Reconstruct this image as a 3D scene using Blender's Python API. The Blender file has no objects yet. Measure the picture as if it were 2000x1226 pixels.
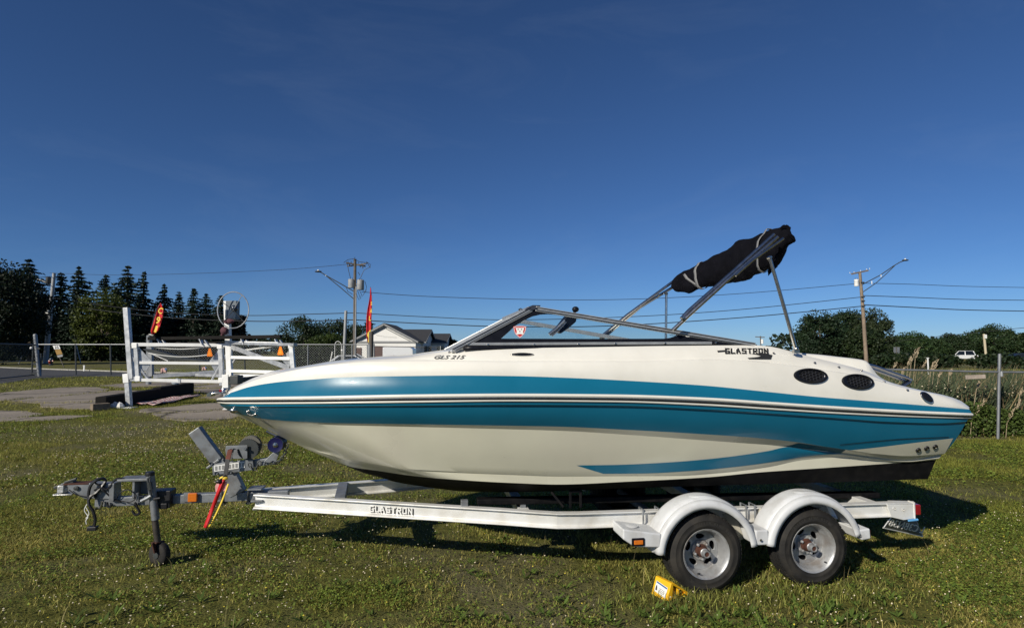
import bpy, bmesh, math, random
import numpy as np
from mathutils import Vector, Matrix, Quaternion
from mathutils.bvhtree import BVHTree

rng = np.random.default_rng(7)
random.seed(7)
SC = bpy.context.scene
COL = SC.collection

# ------------------------------------------------------------------ camera
F = 1150.0; CAM_H = 1.90; PITCH = math.atan(71 / F); PSI = math.radians(8.5)
cam = bpy.data.cameras.new('camera'); camo = bpy.data.objects.new('camera', cam); COL.objects.link(camo)
cam.sensor_width = 36; cam.lens = F / 2000 * 36; cam.clip_start = 0.05; cam.clip_end = 3000
camo.location = (0, 0, CAM_H); camo.rotation_euler = (math.pi / 2 + PITCH, 0, 0)
SC.camera = camo

# ------------------------------------------------------------------ sky and sun
SUN_EL = math.radians(29.5); SH = Vector((0.652, 0.758))       # SH: direction in which shadows fall
world = bpy.data.worlds.new('World'); SC.world = world; world.use_nodes = True
nt = world.node_tree; nt.nodes.clear()
sky = nt.nodes.new('ShaderNodeTexSky'); sky.sky_type = 'NISHITA'; sky.sun_disc = False
sky.sun_elevation = SUN_EL; sky.sun_rotation = math.atan2(-SH.x, -SH.y)
sky.air_density = 0.7; sky.dust_density = 0.12; sky.ozone_density = 10.0; sky.altitude = 0
hsv = nt.nodes.new('ShaderNodeHueSaturation'); hsv.inputs['Saturation'].default_value = 1.0
bg = nt.nodes.new('ShaderNodeBackground'); bg.inputs['Strength'].default_value = 0.075
wo = nt.nodes.new('ShaderNodeOutputWorld')
# very faint cirrus wisps all over the sky
tcw = nt.nodes.new('ShaderNodeTexCoord'); mpw = nt.nodes.new('ShaderNodeMapping'); mpw.inputs['Scale'].default_value = (1.2, 2.6, 5.0); mpw.inputs['Rotation'].default_value = (.3, .5, .4)
nzw = nt.nodes.new('ShaderNodeTexNoise'); nzw.inputs['Scale'].default_value = 1.7; nzw.inputs['Detail'].default_value = 8; nzw.inputs['Roughness'].default_value = .62; nzw.inputs['Distortion'].default_value = .8
rpw = nt.nodes.new('ShaderNodeValToRGB'); rpw.color_ramp.elements[0].position = .50; rpw.color_ramp.elements[0].color = (0, 0, 0, 1); rpw.color_ramp.elements[1].position = .78; rpw.color_ramp.elements[1].color = (.045, .045, .045, 1)
mxw = nt.nodes.new('ShaderNodeMix'); mxw.data_type = 'RGBA'; mxw.inputs['B'].default_value = (6.0, 7.2, 8.6, 1)
nt.links.new(tcw.outputs['Generated'], mpw.inputs['Vector']); nt.links.new(mpw.outputs[0], nzw.inputs['Vector']); nt.links.new(nzw.outputs['Fac'], rpw.inputs['Fac']); nt.links.new(rpw.outputs['Color'], mxw.inputs['Factor'])
nt.links.new(sky.outputs[0], hsv.inputs['Color']); nt.links.new(hsv.outputs[0], mxw.inputs['A']); nt.links.new(mxw.outputs['Result'], bg.inputs['Color']); nt.links.new(bg.outputs[0], wo.inputs[0])
sun = bpy.data.lights.new('sun', 'SUN'); suno = bpy.data.objects.new('sun', sun); COL.objects.link(suno)
sun.energy = 4.8; sun.angle = math.radians(0.5); sun.color = (1.0, 0.93, 0.80)
fromsun = Vector((SH.x * math.cos(SUN_EL), SH.y * math.cos(SUN_EL), -math.sin(SUN_EL)))
suno.rotation_euler = fromsun.to_track_quat('-Z', 'Y').to_euler(); suno.location = (-20, -25, 25)
SC.view_settings.view_transform = 'Standard'; SC.view_settings.look = 'None'
SC.view_settings.exposure = 0.0; SC.view_settings.gamma = 1.0; SC.view_settings.use_curve_mapping = False

# ------------------------------------------------------------------ measuring helpers (place things at their real distance)
def ray(px, py):
    cx = (px - 1000) / F; cy = (613 - py) / F
    return Vector((cx, math.cos(PITCH) - cy * math.sin(PITCH), math.sin(PITCH) + cy * math.cos(PITCH)))
def G(px, py, z=0.0):
    d = ray(px, py); t = (z - CAM_H) / d.z
    return Vector((d.x * t, d.y * t, z))
def at(px, py, D):
    d = ray(px, py); t = D / d.y
    return Vector((d.x * t, D, CAM_H + d.z * t))
O2 = G(1372, 1150)
AX = Vector((math.cos(PSI), math.sin(PSI), 0)); AY = Vector((-math.sin(PSI), math.cos(PSI), 0))
ROOT = O2 + AY * 1.15
def P(px, py, b):                      # point of the trailer frame (x aft, y to the far side, z up) at half breadth b
    d = ray(px, py); t = ((1.15 - b) + O2.dot(AY)) / d.dot(AY)
    w = d * t
    return Vector(((w - O2).dot(AX), -b, CAM_H + w.z))
def to_local(w): return Vector(((w - ROOT).dot(AX), (w - ROOT).dot(AY), w.z))

# ------------------------------------------------------------------ materials
def nodes_of(name):
    m = bpy.data.materials.new(name); m.use_nodes = True
    t = m.node_tree; b = t.nodes['Principled BSDF']
    return m, t, b
def pm(name, col, rough=0.5, metal=0.0, var=0.12, scale=8.0, bump=0.0, bscale=60.0, coat=0.0, col2=None, c2amt=0.5, spec=0.5, trans=0.0, c2scale=None, cpos=(0.45, 0.65)):
    m, t, b = nodes_of(name)
    L = t.links.new
    tc = t.nodes.new('ShaderNodeTexCoord')
    n = t.nodes.new('ShaderNodeTexNoise'); n.inputs['Scale'].default_value = scale; n.inputs['Detail'].default_value = 5; n.inputs['Roughness'].default_value = 0.6
    L(tc.outputs['Object'], n.inputs['Vector'])
    r = t.nodes.new('ShaderNodeValToRGB')
    r.color_ramp.elements[0].position = 0.3; r.color_ramp.elements[1].position = 0.7
    c = np.array(col)
    r.color_ramp.elements[0].color = (*np.clip(c * (1 - var), 0, 1), 1); r.color_ramp.elements[1].color = (*np.clip(c * (1 + var), 0, 1), 1)
    L(n.outputs['Fac'], r.inputs['Fac'])
    out = r.outputs['Color']
    if col2 is not None:
        n2 = t.nodes.new('ShaderNodeTexNoise'); n2.inputs['Scale'].default_value = c2scale or scale * 2.3; n2.inputs['Detail'].default_value = 6
        L(tc.outputs['Object'], n2.inputs['Vector'])
        r2 = t.nodes.new('ShaderNodeValToRGB'); r2.color_ramp.elements[0].position = cpos[0]; r2.color_ramp.elements[1].position = cpos[1]
        L(n2.outputs['Fac'], r2.inputs['Fac'])
        mu = t.nodes.new('ShaderNodeMath'); mu.operation = 'MULTIPLY'; mu.inputs[1].default_value = c2amt; L(r2.outputs['Color'], mu.inputs[0])
        mx = t.nodes.new('ShaderNodeMix'); mx.data_type = 'RGBA'; L(mu.outputs[0], mx.inputs['Factor']); L(out, mx.inputs['A']); mx.inputs['B'].default_value = (*col2, 1)
        out = mx.outputs['Result']
    L(out, b.inputs['Base Color'])
    rr = t.nodes.new('ShaderNodeMapRange'); L(n.outputs['Fac'], rr.inputs['Value'])
    rr.inputs['From Min'].default_value = 0.3; rr.inputs['From Max'].default_value = 0.7
    rr.inputs['To Min'].default_value = max(0.02, rough * 0.85); rr.inputs['To Max'].default_value = min(1, rough * 1.15)
    L(rr.outputs['Result'], b.inputs['Roughness'])
    b.inputs['Metallic'].default_value = metal; b.inputs['Specular IOR Level'].default_value = spec
    b.inputs['Coat Weight'].default_value = coat; b.inputs['Coat Roughness'].default_value = 0.03
    b.inputs['Transmission Weight'].default_value = trans
    if bump > 0:
        n3 = t.nodes.new('ShaderNodeTexNoise'); n3.inputs['Scale'].default_value = bscale; n3.inputs['Detail'].default_value = 4; L(tc.outputs['Object'], n3.inputs['Vector'])
        bp = t.nodes.new('ShaderNodeBump'); bp.inputs['Strength'].default_value = bump; bp.inputs['Distance'].default_value = 0.02; L(n3.outputs['Fac'], bp.inputs['Height']); L(bp.outputs[0], b.inputs['Normal'])
    return m
def leafmat(name, trans=0.35, rough=0.55, gain=1.0):
    m, t, b = nodes_of(name); L = t.links.new
    a = t.nodes.new('ShaderNodeAttribute'); a.attribute_name = 'tint'
    L(a.outputs['Color'], b.inputs['Base Color']); b.inputs['Roughness'].default_value = rough; b.inputs['Specular IOR Level'].default_value = 0.3
    tr = t.nodes.new('ShaderNodeBsdfTranslucent'); L(a.outputs['Color'], tr.inputs['Color'])
    mx = t.nodes.new('ShaderNodeMixShader'); mx.inputs[0].default_value = trans
    L(b.outputs[0], mx.inputs[1]); L(tr.outputs[0], mx.inputs[2]); L(mx.outputs[0], t.nodes['Material Output'].inputs['Surface'])
    return m
def glassmat(name, tint=(0.8, 0.9, 0.92), rough=0.02, mixin=0.06):
    m, t, b = nodes_of(name); L = t.links.new; t.nodes.remove(b)
    tr = t.nodes.new('ShaderNodeBsdfTransparent'); tr.inputs[0].default_value = (*tint, 1)
    gl = t.nodes.new('ShaderNodeBsdfGlossy'); gl.inputs['Roughness'].default_value = rough
    fr = t.nodes.new('ShaderNodeFresnel'); fr.inputs['IOR'].default_value = 1.45
    mx = t.nodes.new('ShaderNodeMixShader'); L(fr.outputs[0], mx.inputs[0]); L(tr.outputs[0], mx.inputs[1]); L(gl.outputs[0], mx.inputs[2])
    L(mx.outputs[0], t.nodes['Material Output'].inputs['Surface'])
    return m

M = {}
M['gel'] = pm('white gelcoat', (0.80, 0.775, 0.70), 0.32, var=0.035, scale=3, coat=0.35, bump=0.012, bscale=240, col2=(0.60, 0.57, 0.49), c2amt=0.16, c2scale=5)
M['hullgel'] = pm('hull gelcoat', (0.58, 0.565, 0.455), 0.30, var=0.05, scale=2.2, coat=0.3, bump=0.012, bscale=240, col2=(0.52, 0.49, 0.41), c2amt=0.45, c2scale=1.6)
M['blue'] = pm('teal blue gelcoat', (0.006, 0.135, 0.235), 0.34, var=0.04, scale=3, coat=0.28, bump=0.004, bscale=90, spec=0.3)
M['blueshade'] = pm('teal blue in shade', (0.005, 0.085, 0.14), 0.6, var=0.04, scale=3, spec=0.08)  # darker matte copy of the blue, the chamfer's shade put into its colour
M['bottom'] = pm('black bottom paint', (0.006, 0.006, 0.007), 0.55, var=0.25, scale=6, col2=(0.016, 0.015, 0.014), c2amt=0.5, spec=0.12)
M['black'] = pm('black plastic', (0.012, 0.012, 0.014), 0.42, var=0.2, scale=12)
M['gasket'] = pm('black gasket', (0.007, 0.008, 0.012), 0.4, var=0.2, scale=12, spec=0.2)
M['chrome'] = pm('stainless steel', (0.50, 0.485, 0.46), 0.24, 1.0, var=0.06, scale=20)
M['alu'] = pm('anodised frame', (0.50, 0.50, 0.49), 0.38, 0.6, var=0.1, scale=14)
M['railalu'] = pm('trailer aluminium', (0.82, 0.82, 0.80), 0.42, 0.25, var=0.08, scale=5, bump=0.03, bscale=120, col2=(0.42, 0.38, 0.30), c2amt=0.55, c2scale=5, cpos=(0.48, 0.70))
M['galv'] = pm('galvanised steel', (0.235, 0.25, 0.265), 0.5, 0.45, var=0.16, scale=9, bump=0.03, bscale=90, col2=(0.14, 0.13, 0.12), c2amt=0.5, c2scale=14)
M['liftalu'] = pm('lift aluminium', (0.52, 0.53, 0.54), 0.45, 0.6, var=0.14, scale=4, col2=(0.30, 0.31, 0.32), c2amt=0.5)
M['liftwhite'] = pm('white painted beam', (0.86, 0.86, 0.84), 0.5, var=0.04, scale=3, col2=(0.6, 0.6, 0.57), c2amt=0.25, c2scale=5)
M['tyre'] = pm('tyre rubber', (0.020, 0.019, 0.018), 0.72, var=0.25, scale=9, bump=0.12, bscale=70, col2=(0.045, 0.040, 0.033), c2amt=0.6, c2scale=7, spec=0.25)
M['tyretext'] = pm('raised tyre lettering', (0.035, 0.033, 0.030), 0.6, var=0.2)
M['rim'] = pm('silver wheel', (0.40, 0.405, 0.41), 0.46, 0.55, var=0.14, scale=11, bump=0.05, bscale=60, col2=(0.20, 0.15, 0.11), c2amt=0.55, c2scale=9, cpos=(0.52, 0.68))
M['rust'] = pm('rusty iron', (0.065, 0.022, 0.012), 0.85, var=0.35, scale=30, bump=0.2, bscale=80)
M['fender'] = pm('white fender plastic', (0.60, 0.61, 0.62), 0.45, var=0.05, scale=5, bump=0.04, bscale=160, col2=(0.36, 0.345, 0.32), c2amt=0.55, c2scale=7, cpos=(0.48, 0.72))
M['amber'] = pm('amber lens', (0.62, 0.16, 0.015), 0.25, var=0.12, scale=60, coat=0.5)
M['red'] = pm('red lens', (0.24, 0.006, 0.012), 0.2, var=0.15, scale=60, coat=0.5)
M['plate'] = pm('licence plate back', (0.085, 0.088, 0.085), 0.5, 0.3, var=0.15, scale=20)
M['canvas'] = pm('navy canvas', (0.0055, 0.0055, 0.008), 0.95, var=0.3, scale=7, bump=0.12, bscale=200, spec=0.06)
M['strap'] = pm('grey webbing', (0.20, 0.20, 0.20), 0.8, var=0.15, scale=40)
M['yellow'] = pm('yellow plastic', (0.85, 0.47, 0.015), 0.42, var=0.06, scale=12, trans=0.0)
M['label'] = pm('white sticker', (0.78, 0.78, 0.75), 0.5, var=0.05, scale=30)
M['ink'] = pm('black ink', (0.02, 0.02, 0.02), 0.6, var=0.1)
M['blueink'] = pm('blue ink', (0.03, 0.12, 0.28), 0.6, var=0.1)
M['redink'] = pm('red vinyl', (0.50, 0.008, 0.012), 0.5, var=0.12, scale=10)
M['yellowink'] = pm('yellow print', (0.85, 0.60, 0.06), 0.55, var=0.1)
M['roller'] = pm('blue roller rubber', (0.008, 0.008, 0.060), 0.35, var=0.15, scale=14)
M['orange'] = pm('orange reflector', (0.90, 0.22, 0.01), 0.45, var=0.05, scale=20)
M['wood'] = pm('weathered timber', (0.20, 0.155, 0.11), 0.85, var=0.3, scale=6, bump=0.2, bscale=25)
M['pole'] = pm('pole timber', (0.23, 0.175, 0.125), 0.85, var=0.3, scale=3, bump=0.2, bscale=20)
M['darkpole'] = pm('dark pole timber', (0.115, 0.10, 0.085), 0.85, var=0.3, scale=3, bump=0.2, bscale=20)
M['greypole'] = pm('grey pole', (0.34, 0.35, 0.36), 0.6, 0.2, var=0.15, scale=3)
M['fence'] = pm('galvanised fence pipe', (0.24, 0.25, 0.26), 0.5, 0.5, var=0.15, scale=5)
M['darkfence'] = pm('dark fence pipe', (0.055, 0.06, 0.06), 0.5, 0.3, var=0.2, scale=5)
M['chain'] = pm('fence wire', (0.20, 0.21, 0.21), 0.5, 0.5, var=0.1)
M['wire'] = pm('power cable', (0.018, 0.018, 0.02), 0.6, var=0.1)
M['wall'] = pm('white siding', (0.80, 0.79, 0.76), 0.7, var=0.03, scale=1.5)
M['roof'] = pm('dark shingles', (0.035, 0.036, 0.040), 0.9, var=0.25, scale=4, bump=0.2, bscale=8)
M['trim'] = pm('grey trim', (0.26, 0.265, 0.27), 0.6, var=0.08)
M['van'] = pm('white vehicle paint', (0.78, 0.79, 0.80), 0.25, var=0.03, coat=0.4)
M['darkcar'] = pm('dark vehicle paint', (0.02, 0.03, 0.05), 0.25, var=0.03, coat=0.4)
M['redcar'] = pm('red vehicle paint', (0.30, 0.015, 0.015), 0.25, var=0.03, coat=0.4)
M['silvercar'] = pm('silver vehicle paint', (0.45, 0.47, 0.50), 0.25, var=0.03, coat=0.4)
M['window'] = pm('dark glazing', (0.012, 0.016, 0.02), 0.08, var=0.1)
M['door'] = pm('brown door', (0.085, 0.04, 0.032), 0.6, var=0.15)
M['bark'] = pm('bark', (0.085, 0.068, 0.052), 0.9, var=0.3, scale=5, bump=0.3, bscale=15)
M['papers'] = pm('crumpled paper', (0.72, 0.71, 0.68), 0.8, var=0.1)
M['tar'] = pm('tarred timber', (0.016, 0.015, 0.014), 0.85, var=0.3, scale=4, bump=0.2, bscale=25, spec=0.1)
M['leaf'] = leafmat('leaf', 0.30)
M['needle'] = leafmat('needle', 0.12, 0.6)
M['blade'] = leafmat('blade', 0.35, 0.6)
M['flower'] = pm('clover blossom', (0.72, 0.62, 0.44), 0.7, var=0.2, scale=40)
M['yflower'] = pm('yellow blossom', (0.75, 0.60, 0.06), 0.7, var=0.2, scale=40)
M['plume'] = pm('reed plume', (0.36, 0.285, 0.185), 0.9, var=0.3, scale=10)
M['glass'] = glassmat('clear pane', (0.90, 0.94, 0.95))

# ------------------------------------------------------------------ mesh helpers
OFF = {}
class MB:
    def __init__(s): s.v = []; s.f = []; s.m = []; s.cur = 0
    def add(s, verts, faces):
        o = len(s.v); s.v += [Vector(v) for v in verts]
        s.f += [tuple(i + o for i in f) for f in faces]; s.m += [s.cur] * len(faces)
    def grid(s, rows, close=False):
        n = len(rows[0]); vs = [p for r in rows for p in r]; fs = []
        for i in range(len(rows) - 1):
            for j in range(n - 1 if not close else n):
                k = (j + 1) % n
                fs.append((i * n + j, i * n + k, (i + 1) * n + k, (i + 1) * n + j))
        s.add(vs, fs)
    def box(s, c, size, rot=None):
        c = Vector(c); hx, hy, hz = [a / 2 for a in size]
        vs = [Vector((x, y, z)) for x in (-hx, hx) for y in (-hy, hy) for z in (-hz, hz)]
        if rot is not None: vs = [rot @ v for v in vs]
        s.add([c + v for v in vs], [(0, 1, 3, 2), (4, 6, 7, 5), (0, 4, 5, 1), (2, 3, 7, 6), (0, 2, 6, 4), (1, 5, 7, 3)])
    def bar(s, p0, p1, w, h, up=(0, 0, 1)):
        p0 = Vector(p0); p1 = Vector(p1); d = (p1 - p0); d.normalize(); up = Vector(up)
        sd = d.cross(up)
        if sd.length < 1e-4: sd = d.cross(Vector((1, 0, 0)))
        sd.normalize(); u = sd.cross(d)
        vs = []
        for p in (p0, p1):
            for a, b in ((-1, -1), (1, -1), (1, 1), (-1, 1)): vs.append(p + sd * a * w / 2 + u * b * h / 2)
        s.add(vs, [(3, 2, 1, 0), (4, 5, 6, 7), (0, 1, 5, 4), (1, 2, 6, 5), (2, 3, 7, 6), (3, 0, 4, 7)])
    def tube(s, pts, r, n=8, caps=True, flat=1.0):
        pts = [Vector(p) for p in pts]; rs = r if isinstance(r, (list, tuple)) else [r] * len(pts)
        rows = []; prev = None
        for i, p in enumerate(pts):
            d = (pts[min(i + 1, len(pts) - 1)] - pts[max(i - 1, 0)]).normalized()
            if prev is None:
                a = Vector((0, 0, 1)) if abs(d.z) < 0.9 else Vector((1, 0, 0))
                u = (a - d * a.dot(d)).normalized()
            else: u = (prev - d * prev.dot(d)).normalized()
            prev = u; w = d.cross(u)
            rows.append([p + (u * math.cos(t) * flat + w * math.sin(t)) * rs[i] for t in [2 * math.pi * k / n for k in range(n)]])
        s.grid(rows, True)
        if caps:
            s.add(rows[0], [tuple(reversed(range(n)))]); s.add(rows[-1], [tuple(range(n))])
    def lathe(s, prof, mat, n=32, a0=0.0, a1=2 * math.pi):   # prof: (radius, along axis); axis = local z of mat
        full = abs(a1 - a0 - 2 * math.pi) < 1e-6
        rows = []
        for k in range(n if full else n + 1):
            t = a0 + (a1 - a0) * k / n
            rows.append([mat @ Vector((r * math.cos(t), r * math.sin(t), z)) for r, z in prof])
        if full: rows.append(rows[0])
        s.grid(rows)
    def ball(s, c, r, n=10, m=6, sq=(1, 1, 1)):
        c = Vector(c); rows = []
        for i in range(m + 1):
            a = math.pi * i / m
            rows.append([c + Vector((math.sin(a) * math.cos(t) * sq[0], math.sin(a) * math.sin(t) * sq[1], math.cos(a) * sq[2])) * r for t in [2 * math.pi * k / n for k in range(n)]])
        s.grid(rows, True)
    def poly(s, pts, d):                                       # closed outline pushed along vector d
        n = len(pts); pts = [Vector(p) for p in pts]; d = Vector(d)
        s.add(pts + [p + d for p in pts], [tuple(range(n)), tuple(range(2 * n - 1, n - 1, -1))] + [(i, i + n, (i + 1) % n + n, (i + 1) % n) for i in range(n)])
    def build(s, name, mats, parent=None, smooth=False, bevel=0.0, weld=False, label=None, angle=40, solid=0.0, seg=2):
        me = bpy.data.meshes.new(name); off = OFF.get(parent.name, Vector()) if parent else Vector()
        me.from_pydata([v - off for v in s.v], [], s.f)
        if not isinstance(mats, (list, tuple)): mats = [mats]
        for m in mats: me.materials.append(m)
        if len(mats) > 1: me.polygons.foreach_set('material_index', s.m)
        bm = bmesh.new(); bm.from_mesh(me)
        if weld: bmesh.ops.remove_doubles(bm, verts=bm.verts, dist=1e-4)
        bmesh.ops.recalc_face_normals(bm, faces=bm.faces)
        bm.to_mesh(me); bm.free()
        if smooth:
            me.polygons.foreach_set('use_smooth', [True] * len(me.polygons))
            me.set_sharp_from_angle(angle=math.radians(angle))
        o = bpy.data.objects.new(name, me); COL.objects.link(o)
        if parent: o.parent = parent; OFF[o.name] = off
        if label: o['label'] = label
        if solid: mo = o.modifiers.new('thickness', 'SOLIDIFY'); mo.thickness = solid; mo.offset = 0
        if bevel: mo = o.modifiers.new('bevel', 'BEVEL'); mo.width = bevel; mo.segments = seg; mo.limit_method = 'ANGLE'; mo.angle_limit = math.radians(35)
        return o

def thing(name, label, cat, loc=(0, 0, 0), rz=0.0, group=None, off=None):
    o = bpy.data.objects.new(name, None); COL.objects.link(o); o.empty_display_size = 0.1
    o.location = loc; o.rotation_euler = (0, 0, rz); o['label'] = label; o['category'] = cat
    if group: o['group'] = group
    OFF[o.name] = Vector(off) if off is not None else Vector()
    return o
def wthing(name, label, cat, base, group=None):               # parts given in world coordinates, empty at base
    return thing(name, label, cat, base, 0, group, base)
def fthing(name, label, cat, off, group=None):                # parts given in the trailer frame
    off = Vector(off)
    return thing(name, label, cat, ROOT + AX * off.x + AY * off.y + Vector((0, 0, off.z)), PSI, group, off)
def tag(o, label, cat, group=None):
    o['label'] = label; o['category'] = cat
    if group: o['group'] = group
    return o
def dup(root, loc, label=None, rz=None, scale=None):
    r = root.copy(); COL.objects.link(r); r.location = loc
    if rz is not None: r.rotation_euler = (0, 0, rz)
    if scale is not None: r.scale = scale if isinstance(scale, (tuple, list)) else (scale,) * 3
    if label: r['label'] = label
    for ch in list(root.children):
        c = ch.copy(); COL.objects.link(c); c.parent = r
        for g in list(ch.children):
            d = g.copy(); COL.objects.link(d); d.parent = c
    return r
def text_part(name, body, mat, parent, org, u, v, width=None, height=0.1, depth=0.003, shear=0.0, bold=0.0, mirror=False):
    cu = bpy.data.curves.new(name, 'FONT'); cu.body = body; cu.size = 1.0; cu.extrude = 0.0; cu.shear = shear; cu.offset = bold; cu.resolution_u = 3
    tmp = bpy.data.objects.new(name, cu)
    COL.objects.link(tmp); bpy.context.view_layer.update()
    me0 = bpy.data.meshes.new_from_object(tmp.evaluated_get(bpy.context.evaluated_depsgraph_get()))
    bpy.data.objects.remove(tmp)
    co = np.array([v_.co[:] for v_ in me0.vertices]); fs = [tuple(p.vertices) for p in me0.polygons]
    mn = co.min(0); mx = co.max(0)
    u = Vector(u).normalized(); v = Vector(v); v = (v - u * v.dot(u)).normalized(); n = u.cross(v)
    sy = height / (mx[1] - mn[1]); sx = width / (mx[0] - mn[0]) if width else sy
    mb = MB(); vs = []
    for c in co:
        a = (c[0] - mn[0]) * sx; b = (c[1] - mn[1]) * sy
        if mirror: a = (mx[0] - mn[0]) * sx - a
        vs.append(Vector(org) + u * a + v * b + n * depth)
    bot = [p - n * (depth + 0.001) for p in vs]; k = len(vs)
    # side walls from boundary edges
    cnt = {}
    for f in fs:
        for i in range(len(f)):
            e = (f[i], f[(i + 1) % len(f)]); cnt[tuple(sorted(e))] = cnt.get(tuple(sorted(e)), []) + [e]
    walls = [(e[0][1], e[0][0], e[0][0] + k, e[0][1] + k) for e in cnt.values() if len(e) == 1]
    mb.add(vs + bot, fs + walls)
    bpy.data.meshes.remove(me0)
    return mb.build(name, mat, parent)
def plate_mesh(outer, holes, thick, mat4, name, mat, parent, bevel=0.0):
    cu = bpy.data.curves.new(name, 'CURVE'); cu.dimensions = '2D'; cu.fill_mode = 'BOTH'; cu.extrude = thick / 2; cu.bevel_depth = bevel
    for ring in [outer] + holes:
        sp = cu.splines.new('POLY'); sp.points.add(len(ring) - 1); sp.use_cyclic_u = True
        for i, (x, y) in enumerate(ring): sp.points[i].co = (x, y, 0, 1)
    tmp = bpy.data.objects.new(name, cu); COL.objects.link(tmp); bpy.context.view_layer.update()
    me0 = bpy.data.meshes.new_from_object(tmp.evaluated_get(bpy.context.evaluated_depsgraph_get()))
    bpy.data.objects.remove(tmp)
    mb = MB(); mb.add([mat4 @ v.co for v in me0.vertices], [tuple(p.vertices) for p in me0.polygons])
    bpy.data.meshes.remove(me0)
    return mb.build(name, mat, parent)
def frame4(org, u, v):
    u = Vector(u).normalized(); v = Vector(v); v = (v - u * v.dot(u)).normalized(); n = u.cross(v)
    return Matrix(((u.x, v.x, n.x, org[0]), (u.y, v.y, n.y, org[1]), (u.z, v.z, n.z, org[2]), (0, 0, 0, 1)))
def pchip(x, y):
    x = np.array(x, float); y = np.array(y, float); h = np.diff(x); d = np.diff(y) / h; m = np.zeros(len(x))
    if len(x) == 2: m[:] = d[0]
    else:
        for i in range(1, len(x) - 1):
            if d[i - 1] * d[i] > 0:
                w1 = 2 * h[i] + h[i - 1]; w2 = h[i] + 2 * h[i - 1]; m[i] = (w1 + w2) / (w1 / d[i - 1] + w2 / d[i])
        m[0] = d[0]; m[-1] = d[-1]
    def f(q):
        q = np.clip(q, x[0], x[-1]); i = np.clip(np.searchsorted(x, q) - 1, 0, len(x) - 2)
        t = (q - x[i]) / h[i]
        return (2 * t**3 - 3 * t**2 + 1) * y[i] + (t**3 - 2 * t**2 + t) * h[i] * m[i] + (-2 * t**3 + 3 * t**2) * y[i + 1] + (t**3 - t**2) * h[i] * m[i + 1]
    return f
# squared block capitals of the boat maker's lettering
_BL = {'G': [[(.95, 1), (0, 1), (0, 0), (1, 0), (1, .44), (.6, .44)]], 'L': [[(0, 1), (0, 0), (1, 0)]], 'A': [[(0, 0), (0, .62), (.42, 1), (1, 0)], [(.1, .36), (.72, .36)]], 'S': [[(1, 1), (0, 1), (0, .52), (1, .52), (1, 0), (0, 0)]],
       'T': [[(0, 1), (1, 1)], [(.5, 1), (.5, 0)]], 'R': [[(0, 0), (0, 1), (1, 1), (1, .5), (.25, .5), (1, 0)]], 'O': [[(0, 0), (0, 1), (1, 1), (1, 0), (0, 0)]], 'N': [[(0, 0), (0, 1), (1, 0), (1, 1)]]}
def block_text(name, mat, parent, org, U, V, depth, body='GLASTRON'):
    mb = MB(); n = len(body); U = Vector(U); V = Vector(V); nr = U.cross(V).normalized(); cw = 1 / (n + (n - 1) * .30); th = V.length * .185; k = 0
    for i, c in enumerate(body):
        x0 = i * cw * 1.30
        for line in _BL[c]:
            q = [Vector(org) + U * (x0 + cw * (.12 + .76 * x)) + V * (.11 + .78 * y) for x, y in line]
            for a, b in zip(q[:-1], q[1:]):
                e = (b - a).normalized() * th * .5; k += 1; mb.bar(a - e + nr * .00035 * (k % 5), b + e + nr * .00035 * (k % 5), th, depth, nr)
    return mb.build(name, mat, parent)
# ================================================================== GROUND, ROADS, PAVEMENT
def vnoise(x, y, seed=0):
    xi = np.floor(x).astype(int); yi = np.floor(y).astype(int); xf = x - xi; yf = y - yi
    def h(a, b):
        n = (a * 374761393 + b * 668265263 + seed * 144665) & 0x7fffffff
        n = ((n ^ (n >> 13)) * 1274126177) & 0x7fffffff
        return ((n ^ (n >> 16)) & 0xffff) / 65535.0
    u = xf * xf * (3 - 2 * xf); v = yf * yf * (3 - 2 * yf)
    return (h(xi, yi) * (1 - u) + h(xi + 1, yi) * u) * (1 - v) + (h(xi, yi + 1) * (1 - u) + h(xi + 1, yi + 1) * u) * v
def fbm(x, y, seed=0): return (vnoise(x, y, seed) + .5 * vnoise(2.1 * x, 2.1 * y, seed + 1) + .25 * vnoise(4.3 * x, 4.3 * y, seed + 2)) / 1.75
def struct(mb, name, mat, smooth=False, kind='structure', **k):
    o = mb.build(name, mat, None, smooth, **k); o['kind'] = kind; return o
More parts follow.
